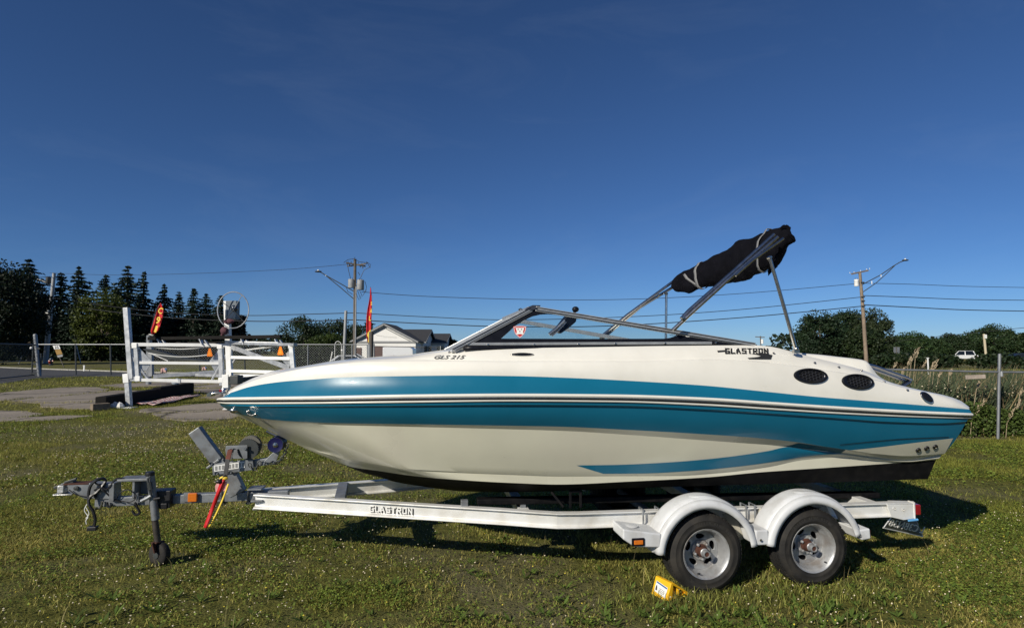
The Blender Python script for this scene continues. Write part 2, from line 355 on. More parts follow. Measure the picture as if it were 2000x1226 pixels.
def ground_mat():
    m, t, b = nodes_of('lawn soil'); L = t.links.new
    tc = t.nodes.new('ShaderNodeTexCoord')
    def noise(scale, det=5):
        n = t.nodes.new('ShaderNodeTexNoise'); n.inputs['Scale'].default_value = scale; n.inputs['Detail'].default_value = det; n.inputs['Roughness'].default_value = .62; L(tc.outputs['Object'], n.inputs['Vector']); return n
    def ramp(src, p0, c0, p1, c1):
        r = t.nodes.new('ShaderNodeValToRGB'); r.color_ramp.elements[0].position = p0; r.color_ramp.elements[0].color = (*c0, 1); r.color_ramp.elements[1].position = p1; r.color_ramp.elements[1].color = (*c1, 1); L(src, r.inputs['Fac']); return r
    n1 = noise(.35, 6); n2 = noise(9, 6); n3 = noise(60, 3)
    soil = ramp(n3.outputs['Fac'], .35, (.11, .092, .066), .7, (.25, .215, .165))
    grs = ramp(n2.outputs['Fac'], .35, (.070, .074, .016), .68, (.16, .155, .036))
    fac = ramp(n1.outputs['Fac'], .44, (0, 0, 0), .66, (1, 1, 1))
    ad = t.nodes.new('ShaderNodeMath'); ad.operation = 'MULTIPLY'; L(fac.outputs['Color'], ad.inputs[0]); ad.inputs[1].default_value = .75
    mx = t.nodes.new('ShaderNodeMix'); mx.data_type = 'RGBA'; L(ad.outputs[0], mx.inputs['Factor']); L(grs.outputs['Color'], mx.inputs['A']); L(soil.outputs['Color'], mx.inputs['B'])
    L(mx.outputs['Result'], b.inputs['Base Color']); b.inputs['Roughness'].default_value = .95; b.inputs['Specular IOR Level'].default_value = .15
    bp = t.nodes.new('ShaderNodeBump'); bp.inputs['Strength'].default_value = .7; bp.inputs['Distance'].default_value = .04
    ad2 = t.nodes.new('ShaderNodeMath'); ad2.operation = 'ADD'; L(n2.outputs['Fac'], ad2.inputs[0]); L(n3.outputs['Fac'], ad2.inputs[1]); L(ad2.outputs[0], bp.inputs['Height']); L(bp.outputs[0], b.inputs['Normal'])
    return m
def gz(x, y):                                                   # the lawn falls slightly from the jack towards the wheels
    w = np.clip((10.0 - np.asarray(y, float)) / 4.0, 0, 1); w = w * w * (3 - 2 * w); return np.clip(-.022 * (np.asarray(x, float) + .6), -.052, .062) * w
mb = MB(); xs = [-1500, -300, -60, -20] + list(np.arange(-10, 10.1, .5)) + [20, 60, 300, 1500]; ys = [-200, -20, 0] + list(np.arange(1, 11.1, .5)) + [30, 100, 400, 1500]
mb.grid([[Vector((x, y, float(gz(x, y)) if abs(x) < 15 and y > -5 else 0)) for x in xs] for y in ys]); ground = struct(mb, 'ground', ground_mat(), True)
def asphalt(name, c0, c1, crack=0.0, scale=30.0):
    m, t, b = nodes_of(name); L = t.links.new; tc = t.nodes.new('ShaderNodeTexCoord')
    n = t.nodes.new('ShaderNodeTexNoise'); n.inputs['Scale'].default_value = scale; n.inputs['Detail'].default_value = 7; n.inputs['Roughness'].default_value = .7; L(tc.outputs['Object'], n.inputs['Vector'])
    r = t.nodes.new('ShaderNodeValToRGB'); r.color_ramp.elements[0].position = .3; r.color_ramp.elements[1].position = .72; r.color_ramp.elements[0].color = (*c0, 1); r.color_ramp.elements[1].color = (*c1, 1); L(n.outputs['Fac'], r.inputs['Fac'])
    n2 = t.nodes.new('ShaderNodeTexNoise'); n2.inputs['Scale'].default_value = .8; n2.inputs['Detail'].default_value = 5; L(tc.outputs['Object'], n2.inputs['Vector'])
    mx = t.nodes.new('ShaderNodeMix'); mx.data_type = 'RGBA'; mx.blend_type = 'MULTIPLY'; mx.inputs['Factor'].default_value = .6; L(r.outputs['Color'], mx.inputs['A']); L(n2.outputs['Fac'], mx.inputs['B'])
    vo = t.nodes.new('ShaderNodeTexVoronoi'); vo.feature = 'DISTANCE_TO_EDGE'; vo.inputs['Scale'].default_value = .55; vo.inputs['Randomness'].default_value = 1
    dn = t.nodes.new('ShaderNodeMix'); dn.data_type = 'RGBA'; dn.inputs['Factor'].default_value = .35; L(tc.outputs['Object'], dn.inputs['A']); n4 = t.nodes.new('ShaderNodeTexNoise'); n4.inputs['Scale'].default_value = 1.3; L(tc.outputs['Object'], n4.inputs['Vector']); L(n4.outputs['Color'], dn.inputs['B']); L(dn.outputs['Result'], vo.inputs['Vector'])
    cr = t.nodes.new('ShaderNodeValToRGB'); cr.color_ramp.elements[0].position = .0; cr.color_ramp.elements[0].color = (1 - crack, 1 - crack, 1 - crack, 1); cr.color_ramp.elements[1].position = .035; cr.color_ramp.elements[1].color = (1, 1, 1, 1); L(vo.outputs['Distance'], cr.inputs['Fac'])
    mc = t.nodes.new('ShaderNodeMix'); mc.data_type = 'RGBA'; mc.blend_type = 'MULTIPLY'; mc.inputs['Factor'].default_value = 1; L(mx.outputs['Result'], mc.inputs['A']); L(cr.outputs['Color'], mc.inputs['B'])
    L(mc.outputs['Result'], b.inputs['Base Color']); b.inputs['Roughness'].default_value = .9
    bp = t.nodes.new('ShaderNodeBump'); bp.inputs['Strength'].default_value = .5; bp.inputs['Distance'].default_value = .02; L(n.outputs['Fac'], bp.inputs['Height']); L(bp.outputs[0], b.inputs['Normal'])
    return m
M['asphalt'] = asphalt('old asphalt', (.22, .185, .145), (.50, .43, .345), .85, 22.0); M['road'] = asphalt('road asphalt', (.05, .052, .055), (.10, .10, .105))
M['soilcrack'] = pm('crack soil', (.045, .04, .026), .95, var=.4, scale=8)
# asphalt apron: broken slabs with wandering edges
def slab_outline(pts, amp=.10, n=5, seed=0):
    W_ = [G(*p) for p in pts]; out = []; ar = sum(W_[i - 1].x * W_[i].y - W_[i].x * W_[i - 1].y for i in range(len(W_))); sg_ = -1 if ar > 0 else 1
    for i in range(len(W_)):
        a, b = W_[i], W_[(i + 1) % len(W_)]; L_ = (b - a).length; k = max(2, int(L_ / .16)); nr = Vector((-(b - a).y, (b - a).x, 0)).normalized()
        for j in range(k):
            t = j / k; p = a.lerp(b, t); w = (float(fbm(np.array(p.x * 1.6), np.array(p.y * 1.6), seed)) - .5) * 2 * amp * (1 if 0 < t else .3); out.append(p + nr * (w + sg_ * .16))
    return out
SLABS = [
    [(-120, 782), (-20, 770), (60, 762), (125, 757), (188, 756.5), (206, 760), (196, 766), (90, 776), (20, 781), (-60, 790)],
    [(24, 782.5), (95, 777), (200, 767), (225, 763), (296, 764), (282, 771), (240, 779), (165, 786), (100, 787.5), (74, 786)],
    [(76, 788.5), (168, 787.5), (236, 781), (262, 779.5), (180, 799), (148, 798), (92, 795)],
    [(200, 752.5), (262, 748.5), (340, 746), (400, 745), (410, 750), (330, 754), (236, 757)],
    [(412, 745), (520, 742), (560, 748), (500, 756), (415, 758), (345, 756), (420, 751)],
    [(280, 800), (330, 796), (372, 791), (438, 787), (470, 790), (462, 797), (380, 805), (300, 806)],
    [(298, 807.5), (382, 806.5), (455, 799), (470, 803), (436, 818), (372, 821.5), (330, 818)],
    [(-140, 806), (-20, 803), (40, 804), (70, 811), (30, 817), (-60, 818)],
    [(-120, 822), (-30, 821), (70, 815), (118, 813), (176, 813), (120, 819), (40, 823)],
    [(345, 762), (398, 759.5), (470, 758.5), (560, 760), (520, 775), (445, 783), (400, 776), (420, 768)],
]
SLAB_W = []
for i, s in enumerate(SLABS):
    o_ = slab_outline(s, .26, seed=i); SLAB_W.append(o_)
    mb = MB(); mb.poly([p + Vector((0, 0, -.03)) for p in o_], (0, 0, .042 + .004 * (i % 3)))
    struct(mb, 'asphalt_slab', M['asphalt'])
# left road with its pale kerb
kl = [(-260, 710), (-100, 714.8), (0, 718), (60, 720.5), (150, 723.5), (300, 728.5), (520, 733)]
nl = [(-260, 737), (-100, 745), (0, 750), (70, 739), (150, 735.5), (300, 735), (520, 738)]
mb = MB(); mb.grid([[G(*p) + Vector((0, 0, .006)) for p in kl], [G(*p) + Vector((0, 0, .006)) for p in nl]]); struct(mb, 'road', M['road'])
mb = MB()
for a, c in zip(kl[:-1], kl[1:]): mb.bar(G(*a) + Vector((0, .15, .06)), G(*c) + Vector((0, .15, .05)), .18, .10)
struct(mb, 'kerb', pm('concrete kerb', (.34, .33, .29), .9, var=.15, scale=2))
# right road running behind the reeds, with its far verge
mb = MB(); a, c = G(1560, 741), G(2300, 744); d_, e_ = G(1560, 728), G(2300, 729); mb.add([v + Vector((0, 0, .006)) for v in (a, c, e_, d_)], [(0, 1, 2, 3)]); struct(mb, 'road', M['road'])
# low grassy rise under the distant cars at the left
mb = MB(); rows = []
for i in range(7):
    y = 118 + i * 9; rows.append([Vector((x, y, 1.6 * math.sin(math.pi * min(1, i / 3) / 2) * math.exp(-((x + 145) / 55) ** 4) - .02)) for x in np.linspace(-260, -70, 24)])
mb.grid(rows); mound = struct(mb, 'grass_bank', ground.data.materials[0], True)

# ================================================================== TREES
def leaf_quads(name, c, nrm, up, w, h, col, mat, parent):
    n = len(c); nrm = nrm / np.linalg.norm(nrm, axis=1, keepdims=True); s = np.cross(up, nrm); s /= np.linalg.norm(s, axis=1, keepdims=True) + 1e-9; t = np.cross(nrm, s)
    w = w[:, None] / 2; h = h[:, None] / 2
    V = np.stack([c - t * h, c + s * w, c + t * h, c - s * w], 1).reshape(-1, 3)
    me = bpy.data.meshes.new(name); me.vertices.add(4 * n); me.vertices.foreach_set('co', V.ravel().astype(np.float32))
    me.loops.add(4 * n); me.loops.foreach_set('vertex_index', np.arange(4 * n, dtype=np.int32)); me.polygons.add(n); me.polygons.foreach_set('loop_start', np.arange(0, 4 * n, 4, dtype=np.int32)); me.polygons.foreach_set('loop_total', np.full(n, 4, np.int32))
    a = me.color_attributes.new('tint', 'FLOAT_COLOR', 'POINT'); cc = np.concatenate([np.repeat(col, 4, 0), np.ones((4 * n, 1))], 1); a.data.foreach_set('color', cc.ravel().astype(np.float32))
    me.materials.append(mat); me.update(); me.validate()
    o = bpy.data.objects.new(name, me); COL.objects.link(o); o.parent = parent
    return o
def rand_unit(n):
    v = rng.normal(size=(n, 3)); return v / np.linalg.norm(v, axis=1, keepdims=True)
def conifer(label, loc, H, R, seed, group='spruces in a row behind the lawn', sparse=1.0, base=.05):
    global rng
    rng = np.random.default_rng(seed); t = wthing('spruce_tree', label, 'tree', loc, group); OFF[t.name] = Vector()
    mb = MB(); mb.tube([(0, 0, 0), (.1, .05, H * .5), (0, 0, H * .97)], [R * .09, R * .05, .03], 7); mb.build('trunk', M['bark'], t, True)
    C = []; N = []; U = []; Wd = []; Hh = []; K = []; z = base * H
    while z < H * .985:
        f = z / H; L = R * (1 - f) ** .82 * (.9 + .2 * rng.random()); nb = int(6 + 4 * rng.random())
        a0 = rng.random() * 6.28
        for k in range(nb):
            a = a0 + 6.283 * k / nb + rng.normal() * .15; l = max(.25, L * (.42 + .78 * rng.random()) * (1 + .22 * math.sin(a + seed)) * (.75 + .5 * math.sin(f * 9 + seed * 1.7) ** 2)); m = int((5 + l * 9) * sparse)
            s = np.linspace(.12, 1, m); droop = -.28 * l * s ** 1.5 + .12 * l * s ** 4
            if rng.random() < .10: continue
            px = s * l * math.cos(a); py = s * l * math.sin(a); pz = z + droop + rng.normal(size=m) * .07
            sp = (1 - s * .6) * .22 * l; off = (rng.random(m) - .5) * 2 * sp
            px += -math.sin(a) * off + rng.normal(size=m) * .06; py += math.cos(a) * off + rng.normal(size=m) * .06; pz -= np.abs(off) * .25
            C.append(np.stack([px, py, pz], 1)); nn = rand_unit(m) * .7 + np.array([0, 0, .6]); N.append(nn)
            U.append(np.tile(np.array([math.cos(a), math.sin(a), -.3]), (m, 1)) + rng.normal(size=(m, 3)) * .4)
            Wd.append(.16 + .16 * rng.random(m)); Hh.append(.45 + .35 * rng.random(m))
            g = .75 + .5 * rng.random(m) * 1 + .15 * s; K.append(np.outer(g, np.array([.013, .026, .013])) + np.outer(rng.random(m) ** 3, np.array([.006, .010, .010])))
        z += max(.18, .032 * H * (.8 + .4 * rng.random()))
    s = max(1, H / 15)
    leaf_quads('crown', np.concatenate(C), np.concatenate(N), np.concatenate(U), np.concatenate(Wd) * s, np.concatenate(Hh) * s, np.concatenate(K), M['needle'], t)
    return t
def broadleaf(label, loc, H, R, seed, col=(.03, .05, .016), group=None, n=7000, leaf=.32, low=.12, squash=1.0, loose=.0, name='broadleaf_tree', cat='tree', trunk=True, flat=.72):
    global rng
    rng = np.random.default_rng(seed); t = wthing(name, label, cat, loc, group); OFF[t.name] = Vector()
    nc = int(46 + 30 * rng.random()); cl = []
    zc = H * (low + (1 - low) * .5); hz = H * (1 - low) * .5
    while len(cl) < nc:
        p = rand_unit(1)[0] * (.35 + .62 * rng.random() ** .6); x, y, z = p
        q = np.array([x * R, y * R * squash, zc + z * hz * (.95 if z > 0 else 1.0)]); q[:2] *= (1 - .25 * max(0, z)) ; cl.append(q)
    if trunk:
        mb = MB(); mb.tube([(0, 0, 0), (.05 * R, 0, H * .3), (-.03 * R, .02 * R, H * .55), (0, 0, H * .8)], [H * .028, H * .020, H * .013, .03], 8)
        for k in range(9):
            q = Vector(cl[k]); b = Vector((0, 0, min(q.z * .6, H * (.2 + .4 * rng.random())))); mb.tube([b, b.lerp(q, .5) + Vector((0, 0, .04 * H)), q], [H * .011, H * .007, .02], 5)
        mb.build('trunk', M['bark'], t, True)
    per = n // nc; C = []; N = []; K = []
    for q in cl:
        r = R * (.20 + .16 * rng.random()); d = rand_unit(per); rad = r * rng.random(per) ** .45
        p = q + d * rad[:, None] * np.array([1, 1, flat]); C.append(p); N.append(d * .6 + rand_unit(per) * .8 + np.array([0, 0, .35]))
        tone = .72 + .55 * rng.random(); g = tone * (.75 + .5 * rng.random(per)); c = np.outer(g, np.array(col)); y = rng.random(per)[:, None] ** 4; c += y * np.array([.03, .03, .004]) * (col[1] / .05); K.append(c)
    k = int(n * (.10 + loose)); d = rand_unit(k); p = np.array([0, 0, zc]) + d * np.array([R * 1.04, R * 1.04 * squash, hz * 1.02]) * (.8 + .25 * rng.random(k))[:, None]; C.append(p); N.append(rand_unit(k)); K.append(np.outer(.8 + .5 * rng.random(k), np.array(col)))
    C = np.concatenate(C); C[:, 2] = np.maximum(C[:, 2], .05); m = len(C)
    leaf_quads('crown', C, np.concatenate(N), rand_unit(m), leaf * (.6 + .6 * rng.random(m)), leaf * (.9 + .8 * rng.random(m)), np.concatenate(K), M['leaf'], t)
    return t
def gnd(px, D): p = at(px, 700, D); p.z = 0; return p
def hgt(py, D): return at(1000, py, D).z
# row of spruces behind the lawn
CON = [(47, 505, 96, 4.2, 'tall narrow spruce rising behind the big dark tree'), (112, 531, 100, 3.3, 'spruce just right of the leaning utility pole'), (146, 523, 98, 3.5, 'spruce with a forked top above the light green maple'),
       (200, 537, 104, 3.1, 'pointed spruce behind the top of the maple'), (243, 522, 97, 4.0, 'tallest spruce of the row, above the lift post'), (275, 533, 101, 3.2, 'spruce with open branches left of the red flag'),
       (316, 556, 103, 3.0, 'spruce directly behind the red feather flag'), (345, 571, 108, 2.6, 'shorter spruce right of the red feather flag'), (374, 564, 102, 2.9, 'spruce midway between flag and winch wheel'),
       (399, 575, 106, 2.5, 'slim spruce left of the winch wheel'), (428, 577, 103, 2.6, 'spruce behind the winch wheel rim'), (447, 590, 108, 2.4, 'low spruce behind the winch wheel post'), (470, 632, 112, 2.2, 'small dark spruce at the right end of the row'), (720, 622, 118, 2.4, 'little spruce behind the narrow red flag near the white house'), (222, 560, 92, 3.6, 'broad dark spruce between maple and lift post')]
for i, (px, py, D, R, lb) in enumerate(CON): conifer(lb, gnd(px, D + 16), hgt(py, D + 16) * 1.02, R * 2.0, 100 + i, sparse=1.05)
# big dark tree at the left edge, maple, hedges
broadleaf('huge dark leafy tree filling the left edge of the picture', gnd(-14, 78), hgt(512, 78), 5.9, 11, (.010, .019, .009), n=30000, leaf=.26, low=.02, loose=.06)
broadleaf('dark evergreen with broad skirt beside the huge left tree', gnd(56, 100), hgt(560, 100), 3.6, 12, (.010, .018, .010), n=14000, leaf=.28, low=.0)
broadleaf('light green maple in front of the dark spruces', gnd(196, 100), hgt(566, 100), 4.3, 13, (.058, .076, .013), n=8000, leaf=.30, low=.06, squash=.9, loose=.22, flat=.28)
for i, (px, py, D, R) in enumerate([(178, 640, 98, 1.0), (197, 652, 99, .8), (268, 655, 106, 1.0)]):
    broadleaf(['tall arborvitae under the maple branches', 'slim arborvitae right of the tall one', 'arborvitae by the lift corner post'][i], gnd(px, D), hgt(py, D), R, 30 + i, (.016, .030, .010), n=2200, leaf=.22, low=.0, name='arborvitae_shrub', cat='shrub', trunk=False)
def hedge(label, p0, p1, h, w, seed, col, n=6000, leaf=.30, name='hedge'):
    global rng
    rng = np.random.default_rng(seed); t = wthing(name, label, 'hedge', p0); OFF[t.name] = Vector(); d = p1 - p0; L = d.length; d = np.array(d / L); s = np.array([-d[1], d[0], 0])
    a = rng.random(n) * L; top = h * (.82 + .3 * vnoise(a / 2.2, a * 0 + .5, seed)); z = top * rng.random(n) ** .6; o = (rng.random(n) - .5) * w
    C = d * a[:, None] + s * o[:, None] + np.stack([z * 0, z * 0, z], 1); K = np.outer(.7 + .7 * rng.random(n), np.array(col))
    leaf_quads('foliage', C, rand_unit(n) + np.array([0, -.5, .3]), rand_unit(n), leaf * (.7 + .6 * rng.random(n)), leaf * (.9 + .8 * rng.random(n)), K, M['leaf'], t)
    return t
hedge('dark green hedge along the far edge of the lawn', gnd(96, 110), gnd(480, 114), 3.1, 1.6, 41, (.012, .028, .014), 16000, .36)
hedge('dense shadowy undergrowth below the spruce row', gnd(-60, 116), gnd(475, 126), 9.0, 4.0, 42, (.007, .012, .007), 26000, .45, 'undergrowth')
hedge('low hedge in front of the distant parked cars', gnd(-40, 104), gnd(66, 106), 1.5, 1.2, 43, (.014, .026, .010), 3500, .3)
hedge('green bushes behind the fence left of the white house', gnd(545, 62), gnd(692, 64), 2.3, 1.5, 44, (.022, .036, .013), 6000, .24)
DEC = [(592, 622, 98, 4.3, (.018, .034, .013), 'round dark green tree left of the grey steel pole'), (652, 626, 104, 4.6, (.017, .031, .012), 'dark tree behind the transformer pole'), (640, 652, 90, 3.2, (.036, .058, .012), 'brighter green bushy tree below the darker crowns'), (690, 636, 112, 3.6, (.024, .040, .012), 'tree crown between transformer pole and white house'), (884, 664, 125, 1.6, (.030, .045, .014), 'small tree at the right end of the white house'),
       (1604, 607, 88, 4.3, (.017, .034, .015), 'tall dark pine like tree left of the right utility pole'), (1662, 606, 94, 4.4, (.019, .036, .015), 'dense tree directly behind the right utility pole'), (1706, 604, 90, 3.2, (.030, .044, .020), 'pale airy tree right of the right utility pole'), (1582, 664, 84, 1.7, (.014, .028, .012), 'low dark tree beside the boat stern'), (1690, 640, 84, 3.0, (.019, .034, .012), 'bushy low tree at the foot of the right utility pole'),
       (1748, 664, 118, 3.4, (.022, .042, .014), 'rounded bush behind the two road signs'), (1779, 648, 128, 5.0, (.020, .040, .013), 'wide round tree right of the road signs'), (1824, 663, 134, 4.4, (.022, .042, .015), 'tree left of the white pickup truck'), (1862, 653, 140, 5.0, (.020, .039, .015), 'tree rising behind the white pickup truck'), (1908, 645, 138, 5.0, (.018, .036, .014), 'tree behind the short pale pole'), (1945, 634, 126, 5.2, (.020, .038, .014), 'tallest tree right of the short pale pole'), (1990, 652, 120, 4.4, (.021, .040, .014), 'tree at the right edge above the dark car'), (2040, 646, 122, 5, (.02, .04, .014), 'tree past the right edge of the road')]
for i, (px, py, D, R, col, lb) in enumerate(DEC): broadleaf(lb, gnd(px, D), hgt(py, D) * 1.01, R * (.74 if px > 1730 else .84 if px > 1560 else 1.05), 60 + i, tuple(c * ((1.15 + .75 * ((i * 37) % 10) / 10) if px > 1730 else 1.15) for c in col), n=14000 if 1560 < px < 1720 else 9000, leaf=.23 if px < 1720 else .28, low=.02, loose=.08 if 'airy' in lb else .03)  # far right crowns lightened in colour for distance haze, varied tree by tree
for i, (px, D, h, R, lb) in enumerate([(1945, 62, 1.45, 2.4, 'large spreading bush beyond the road on the right'), (1800, 62, 1.6, 2.4, 'dark bush beyond the road behind the reeds'), (1838, 66, 1.4, 1.8, 'dark bush left of the gap below the white pickup'), (1752, 60, 1.5, 2.4, 'dark bush under the two road signs')]):
    broadleaf(lb, gnd(px, D), h, R, 90 + i, (.018, .034, .012), n=3500, leaf=.24, low=.0, name='bush', cat='bush', trunk=False)
# far woods closing the view
rng = np.random.default_rng(5); n = 26000; x = (rng.random(n) - .5) * 900; top = (5.5 + 5 * fbm(x / 22, x * 0, 4)) * np.where((x > -40) & (x < 122), .38, 1.0); z = top * rng.random(n) ** .7; C = np.stack([x, 265 + rng.random(n) * 14, z], 1)
wd = leaf_quads('far_woods', C, rand_unit(n) + np.array([0, -.6, .3]), rand_unit(n), 1.0 + .8 * rng.random(n), 1.4 + 1.0 * rng.random(n), np.outer(.7 + .6 * rng.random(n), np.array([.022, .038, .018])), M['leaf'], None); wd['kind'] = 'stuff'

# ================================================================== WHITE HOUSE
HO = wthing('white_house', 'white house with dark hipped gables behind the fence', 'house', gnd(770, 100))
def gable(x0, x1, y0, y1, ze, zr, axis, ov=.5):
    """walls and a pitched roof; axis 'y': the ridge runs away from the road, 'x': along it"""
    w = MB(); r = MB(); t = MB()
    if axis == 'y':
        xm = (x0 + x1) / 2
        w.poly([(x0, y0, 0), (x1, y0, 0), (x1, y0, ze), (xm, y0, zr - .1), (x0, y0, ze)], (0, y1 - y0, 0))
        for sx in (-1, 1):
            xe = xm + sx * ((x1 - x0) / 2 + ov); zl = ze - ov * (zr - ze) / ((x1 - x0) / 2); r.poly([(xm, y0 - ov, zr), (xe, y0 - ov, zl), (xe, y0 - ov, zl + .16), (xm, y0 - ov, zr + .18)], (0, y1 - y0 + 2 * ov, 0))
            t.bar((xm, y0 - ov - .04, zr - .06), (xe, y0 - ov - .04, zl - .02), .06, .26)
            t.bar((xm, y0 - .05, zr - .62), (xe - sx * .7, y0 - .05, zl - .18), .04, .16)
        t.box((xm, y0 - .06, ze - .25), (x1 - x0 + .1, .08, .34))
    else:
        ym = (y0 + y1) / 2
        w.poly([(x0, y0, 0), (x0, y1, 0), (x0, y1, ze), (x0, ym, zr - .1), (x0, y0, ze)], (x1 - x0, 0, 0))
        for sy in (-1, 1):
            ye = ym + sy * ((y1 - y0) / 2 + ov); zl = ze - ov * (zr - ze) / ((y1 - y0) / 2); r.poly([(x0 - ov, ym, zr), (x0 - ov, ye, zl), (x0 - ov, ye, zl + .16), (x0 - ov, ym, zr + .18)], (x1 - x0 + 2 * ov, 0, 0))
            t.bar((x1 + ov + .04, ym, zr - .04), (x1 + ov + .04, ye, zl), .06, .30)
        t.box(((x0 + x1) / 2, y0 - ov, ze - .2), (x1 - x0 + 2 * ov, .1, .2))
    return w, r, t
kx = 100 / F
X = lambda px: (px - 1000) * kx
for a in ((X(690), X(812), 100, 110, 3.55, 6.35, 'y'), (-24.0, -15.9, 106, 120, 3.5, 5.75, 'x'), (-20.0, -13.3, 116, 128, 3.5, 5.2, 'x')):
    w, r, t = gable(*a); w.build('wall', M['wall'], HO); ro = r.build('roof', M['roof'], HO); t.build('trim', M['trim'], ro)
for px in (826, 852):
    mb = MB(); mb.box((X(px), 105.96, 2.1), (1.3, .06, 1.2)); wi = mb.build('window', M['window'], HO); mb = MB(); mb.box((X(px), 105.94, 2.1), (.06, .06, 1.2)); mb.box((X(px), 105.94, 1.45), (1.5, .1, .1)); mb.build('sill', M['wall'], wi)
mb = MB(); mb.box((X(700), 99.95, 1.2), (1.2, .08, 2.3)); mb.build('door', M['door'], HO)
mb = MB(); mb.tube([(X(735), 99.9, 4.5), (X(752), 99.8, 4.25), (X(775), 99.9, 4.1)], .012, 4); mb.build('lamp_cable', M['wire'], HO)
H2 = wthing('white_shed', 'low white building with a dark roof past the right end of the house', 'shed', gnd(905, 140)); w, r, t = gable((858 - 1000) * 140 / F, (960 - 1000) * 140 / F, 140, 149, 2.4, 4.2, 'y'); w.build('wall', M['wall'], H2); r.build('roof', M['roof'], H2); t.build('trim', M['trim'], H2)

# ================================================================== VEHICLES
def car(name, label, cat, loc, rz, paint, kind='sedan', group=None):
    t = thing(name, label, cat, loc, rz, group); OFF[t.name] = Vector()
    Ln, Wd = (4.6, 1.8) if kind == 'sedan' else (5.6, 2.0)
    body = MB(); prof = [(-Ln / 2, .35), (-Ln / 2 + .1, .75), (-Ln / 2 + .9, .92), (Ln / 2 - .5, .95), (Ln / 2, .80), (Ln / 2, .32)] if kind == 'sedan' else [(-Ln / 2, .5), (-Ln / 2 + .05, .95), (-Ln / 2 + 1.4, 1.12), (Ln / 2 - .05, 1.12), (Ln / 2, 1.08), (Ln / 2, .5)]
    body.poly([(x, -Wd / 2, z) for x, z in prof], (0, Wd, 0)); body.build('body', M[paint], t, False, .06)
    cab = [(-1.25, .9, -.55, 1.42, .75, 1.44, 1.55, .95)] if kind == 'sedan' else [(-1.3, 1.1, -.65, 1.78, .55, 1.80, .75, 1.1)]
    a = cab[0]; gb = MB(); p4 = [(a[0], a[1]), (a[2], a[3]), (a[4], a[5]), (a[6], a[7])]
    wb, wt = Wd / 2 - .06, Wd / 2 - .24
    gb.grid([[(x, -(wb if z < 1.2 else wt), z) for x, z in p4], [(x, (wb if z < 1.2 else wt), z) for x, z in p4]]); gb.add([(p4[i][0], -(wb if p4[i][1] < 1.2 else wt), p4[i][1]) for i in range(4)], [(0, 1, 2, 3)]); gb.add([(p4[i][0], (wb if p4[i][1] < 1.2 else wt), p4[i][1]) for i in range(4)], [(3, 2, 1, 0)])
    gb.build('windows', M['window'], t)
    rf = MB(); rf.box(((p4[1][0] + p4[2][0]) / 2, 0, p4[1][1] + .02), (p4[2][0] - p4[1][0], 2 * wt + .04, .07))
    for s in (-1, 1):
        for i, j in ((0, 1), (2, 3)): rf.bar((p4[i][0], s * (wb if p4[i][1] < 1.2 else wt), p4[i][1]), (p4[j][0], s * (wb if p4[j][1] < 1.2 else wt), p4[j][1]), .09, .09)
    rf.build('roof', M[paint], t)
    for x in (-Ln / 2 + .85, Ln / 2 - .95):
        for s in (-1, 1):
            mb = MB(); mb.lathe([(.001, .12), (.19, .11), (.22, .12), (.33, .1), (.34, -.1), (.001, -.1)], Matrix.Translation((x, s * (Wd / 2 - .1), .34)) @ Matrix.Rotation(-s * math.pi / 2, 4, 'X'), 18); mb.build('wheel', M['tyre'], t, True)
    for s in (-1, 1):
        mb = MB(); mb.box((Ln / 2 + .005, s * (Wd / 2 - .16), .82), (.04, .2, .26)); mb.build('tail_light', M['red'], t)
        mb = MB(); mb.box((-Ln / 2 + .03, s * (Wd / 2 - .25), .72), (.06, .3, .14)); mb.build('headlight', M['chrome'], t)
    mb = MB(); mb.box((Ln / 2 + .03, 0, .48), (.12, Wd - .1, .16)); mb.build('bumper', M['chrome'], t, False, .02)
    return t
p = gnd(1888, 96); p.z = .55
car('pickup_truck', 'white pickup truck seen from behind beyond the bushes', 'pickup truck', gnd(1888, 100) + Vector((0, 0, .0)), math.radians(-84), 'van', 'pickup')
car('parked_car', 'dark car at the right edge beyond the road', 'car', gnd(1996, 88), math.radians(170), 'darkcar')
for px, D, paint, lb in ((6, 132, 'silvercar', 'silver car leftmost in the distant row of parked cars'), (30, 134, 'van', 'white car in the distant row of parked cars'), (46, 136, 'redcar', 'red car at the right end of the distant row of parked cars'), (17, 134, 'redcar', 'dark red car second in the distant row of parked cars')):
    q = gnd(px, D); q.z = 1.58; car('parked_car', lb, 'car', q, math.radians(82), paint, group='parked cars far behind the left fence')
car('parked_car', 'white car behind the fence at the foot of the grey steel pole', 'car', gnd(674, 52), math.radians(20), 'van')
car('parked_car', 'blue grey car behind the fence near the transformer pole', 'car', gnd(686, 74), math.radians(10), 'silvercar')
bt = wthing('box_trailer', 'white box trailer with rounded front parked beside the house', 'trailer', gnd(772, 58)); kx = 58 / F
mb = MB(); x0, x1 = (752 - 1000) * kx, (808 - 1000) * kx; mb.poly([(x0, 57, .6), (x1, 57, .6), (x1 + .15, 57, 1.0), (x1 + .1, 57, 2.0), (x1 - .2, 57, 2.22), (x0, 57, 2.22)], (0, 2, 0)); mb.build('body', M['van'], bt, False, .06)
mb = MB(); mb.box((x0 - .02, 58, .95), (.05, 1.8, .1)); mb.box(((x0 + x1) / 2, 57, .55), (x1 - x0, .1, .12)); mb.build('chassis', M['trim'], bt)
for x in (x0 + .7, x1 - .7):
    mb = MB(); mb.lathe([(.001, .1), (.2, .1), (.33, .08), (.34, -.1), (.001, -.1)], Matrix.Translation((x, 56.98, .34)) @ Matrix.Rotation(math.pi / 2, 4, 'X'), 16); mb.build('wheel', M['tyre'], bt, True)
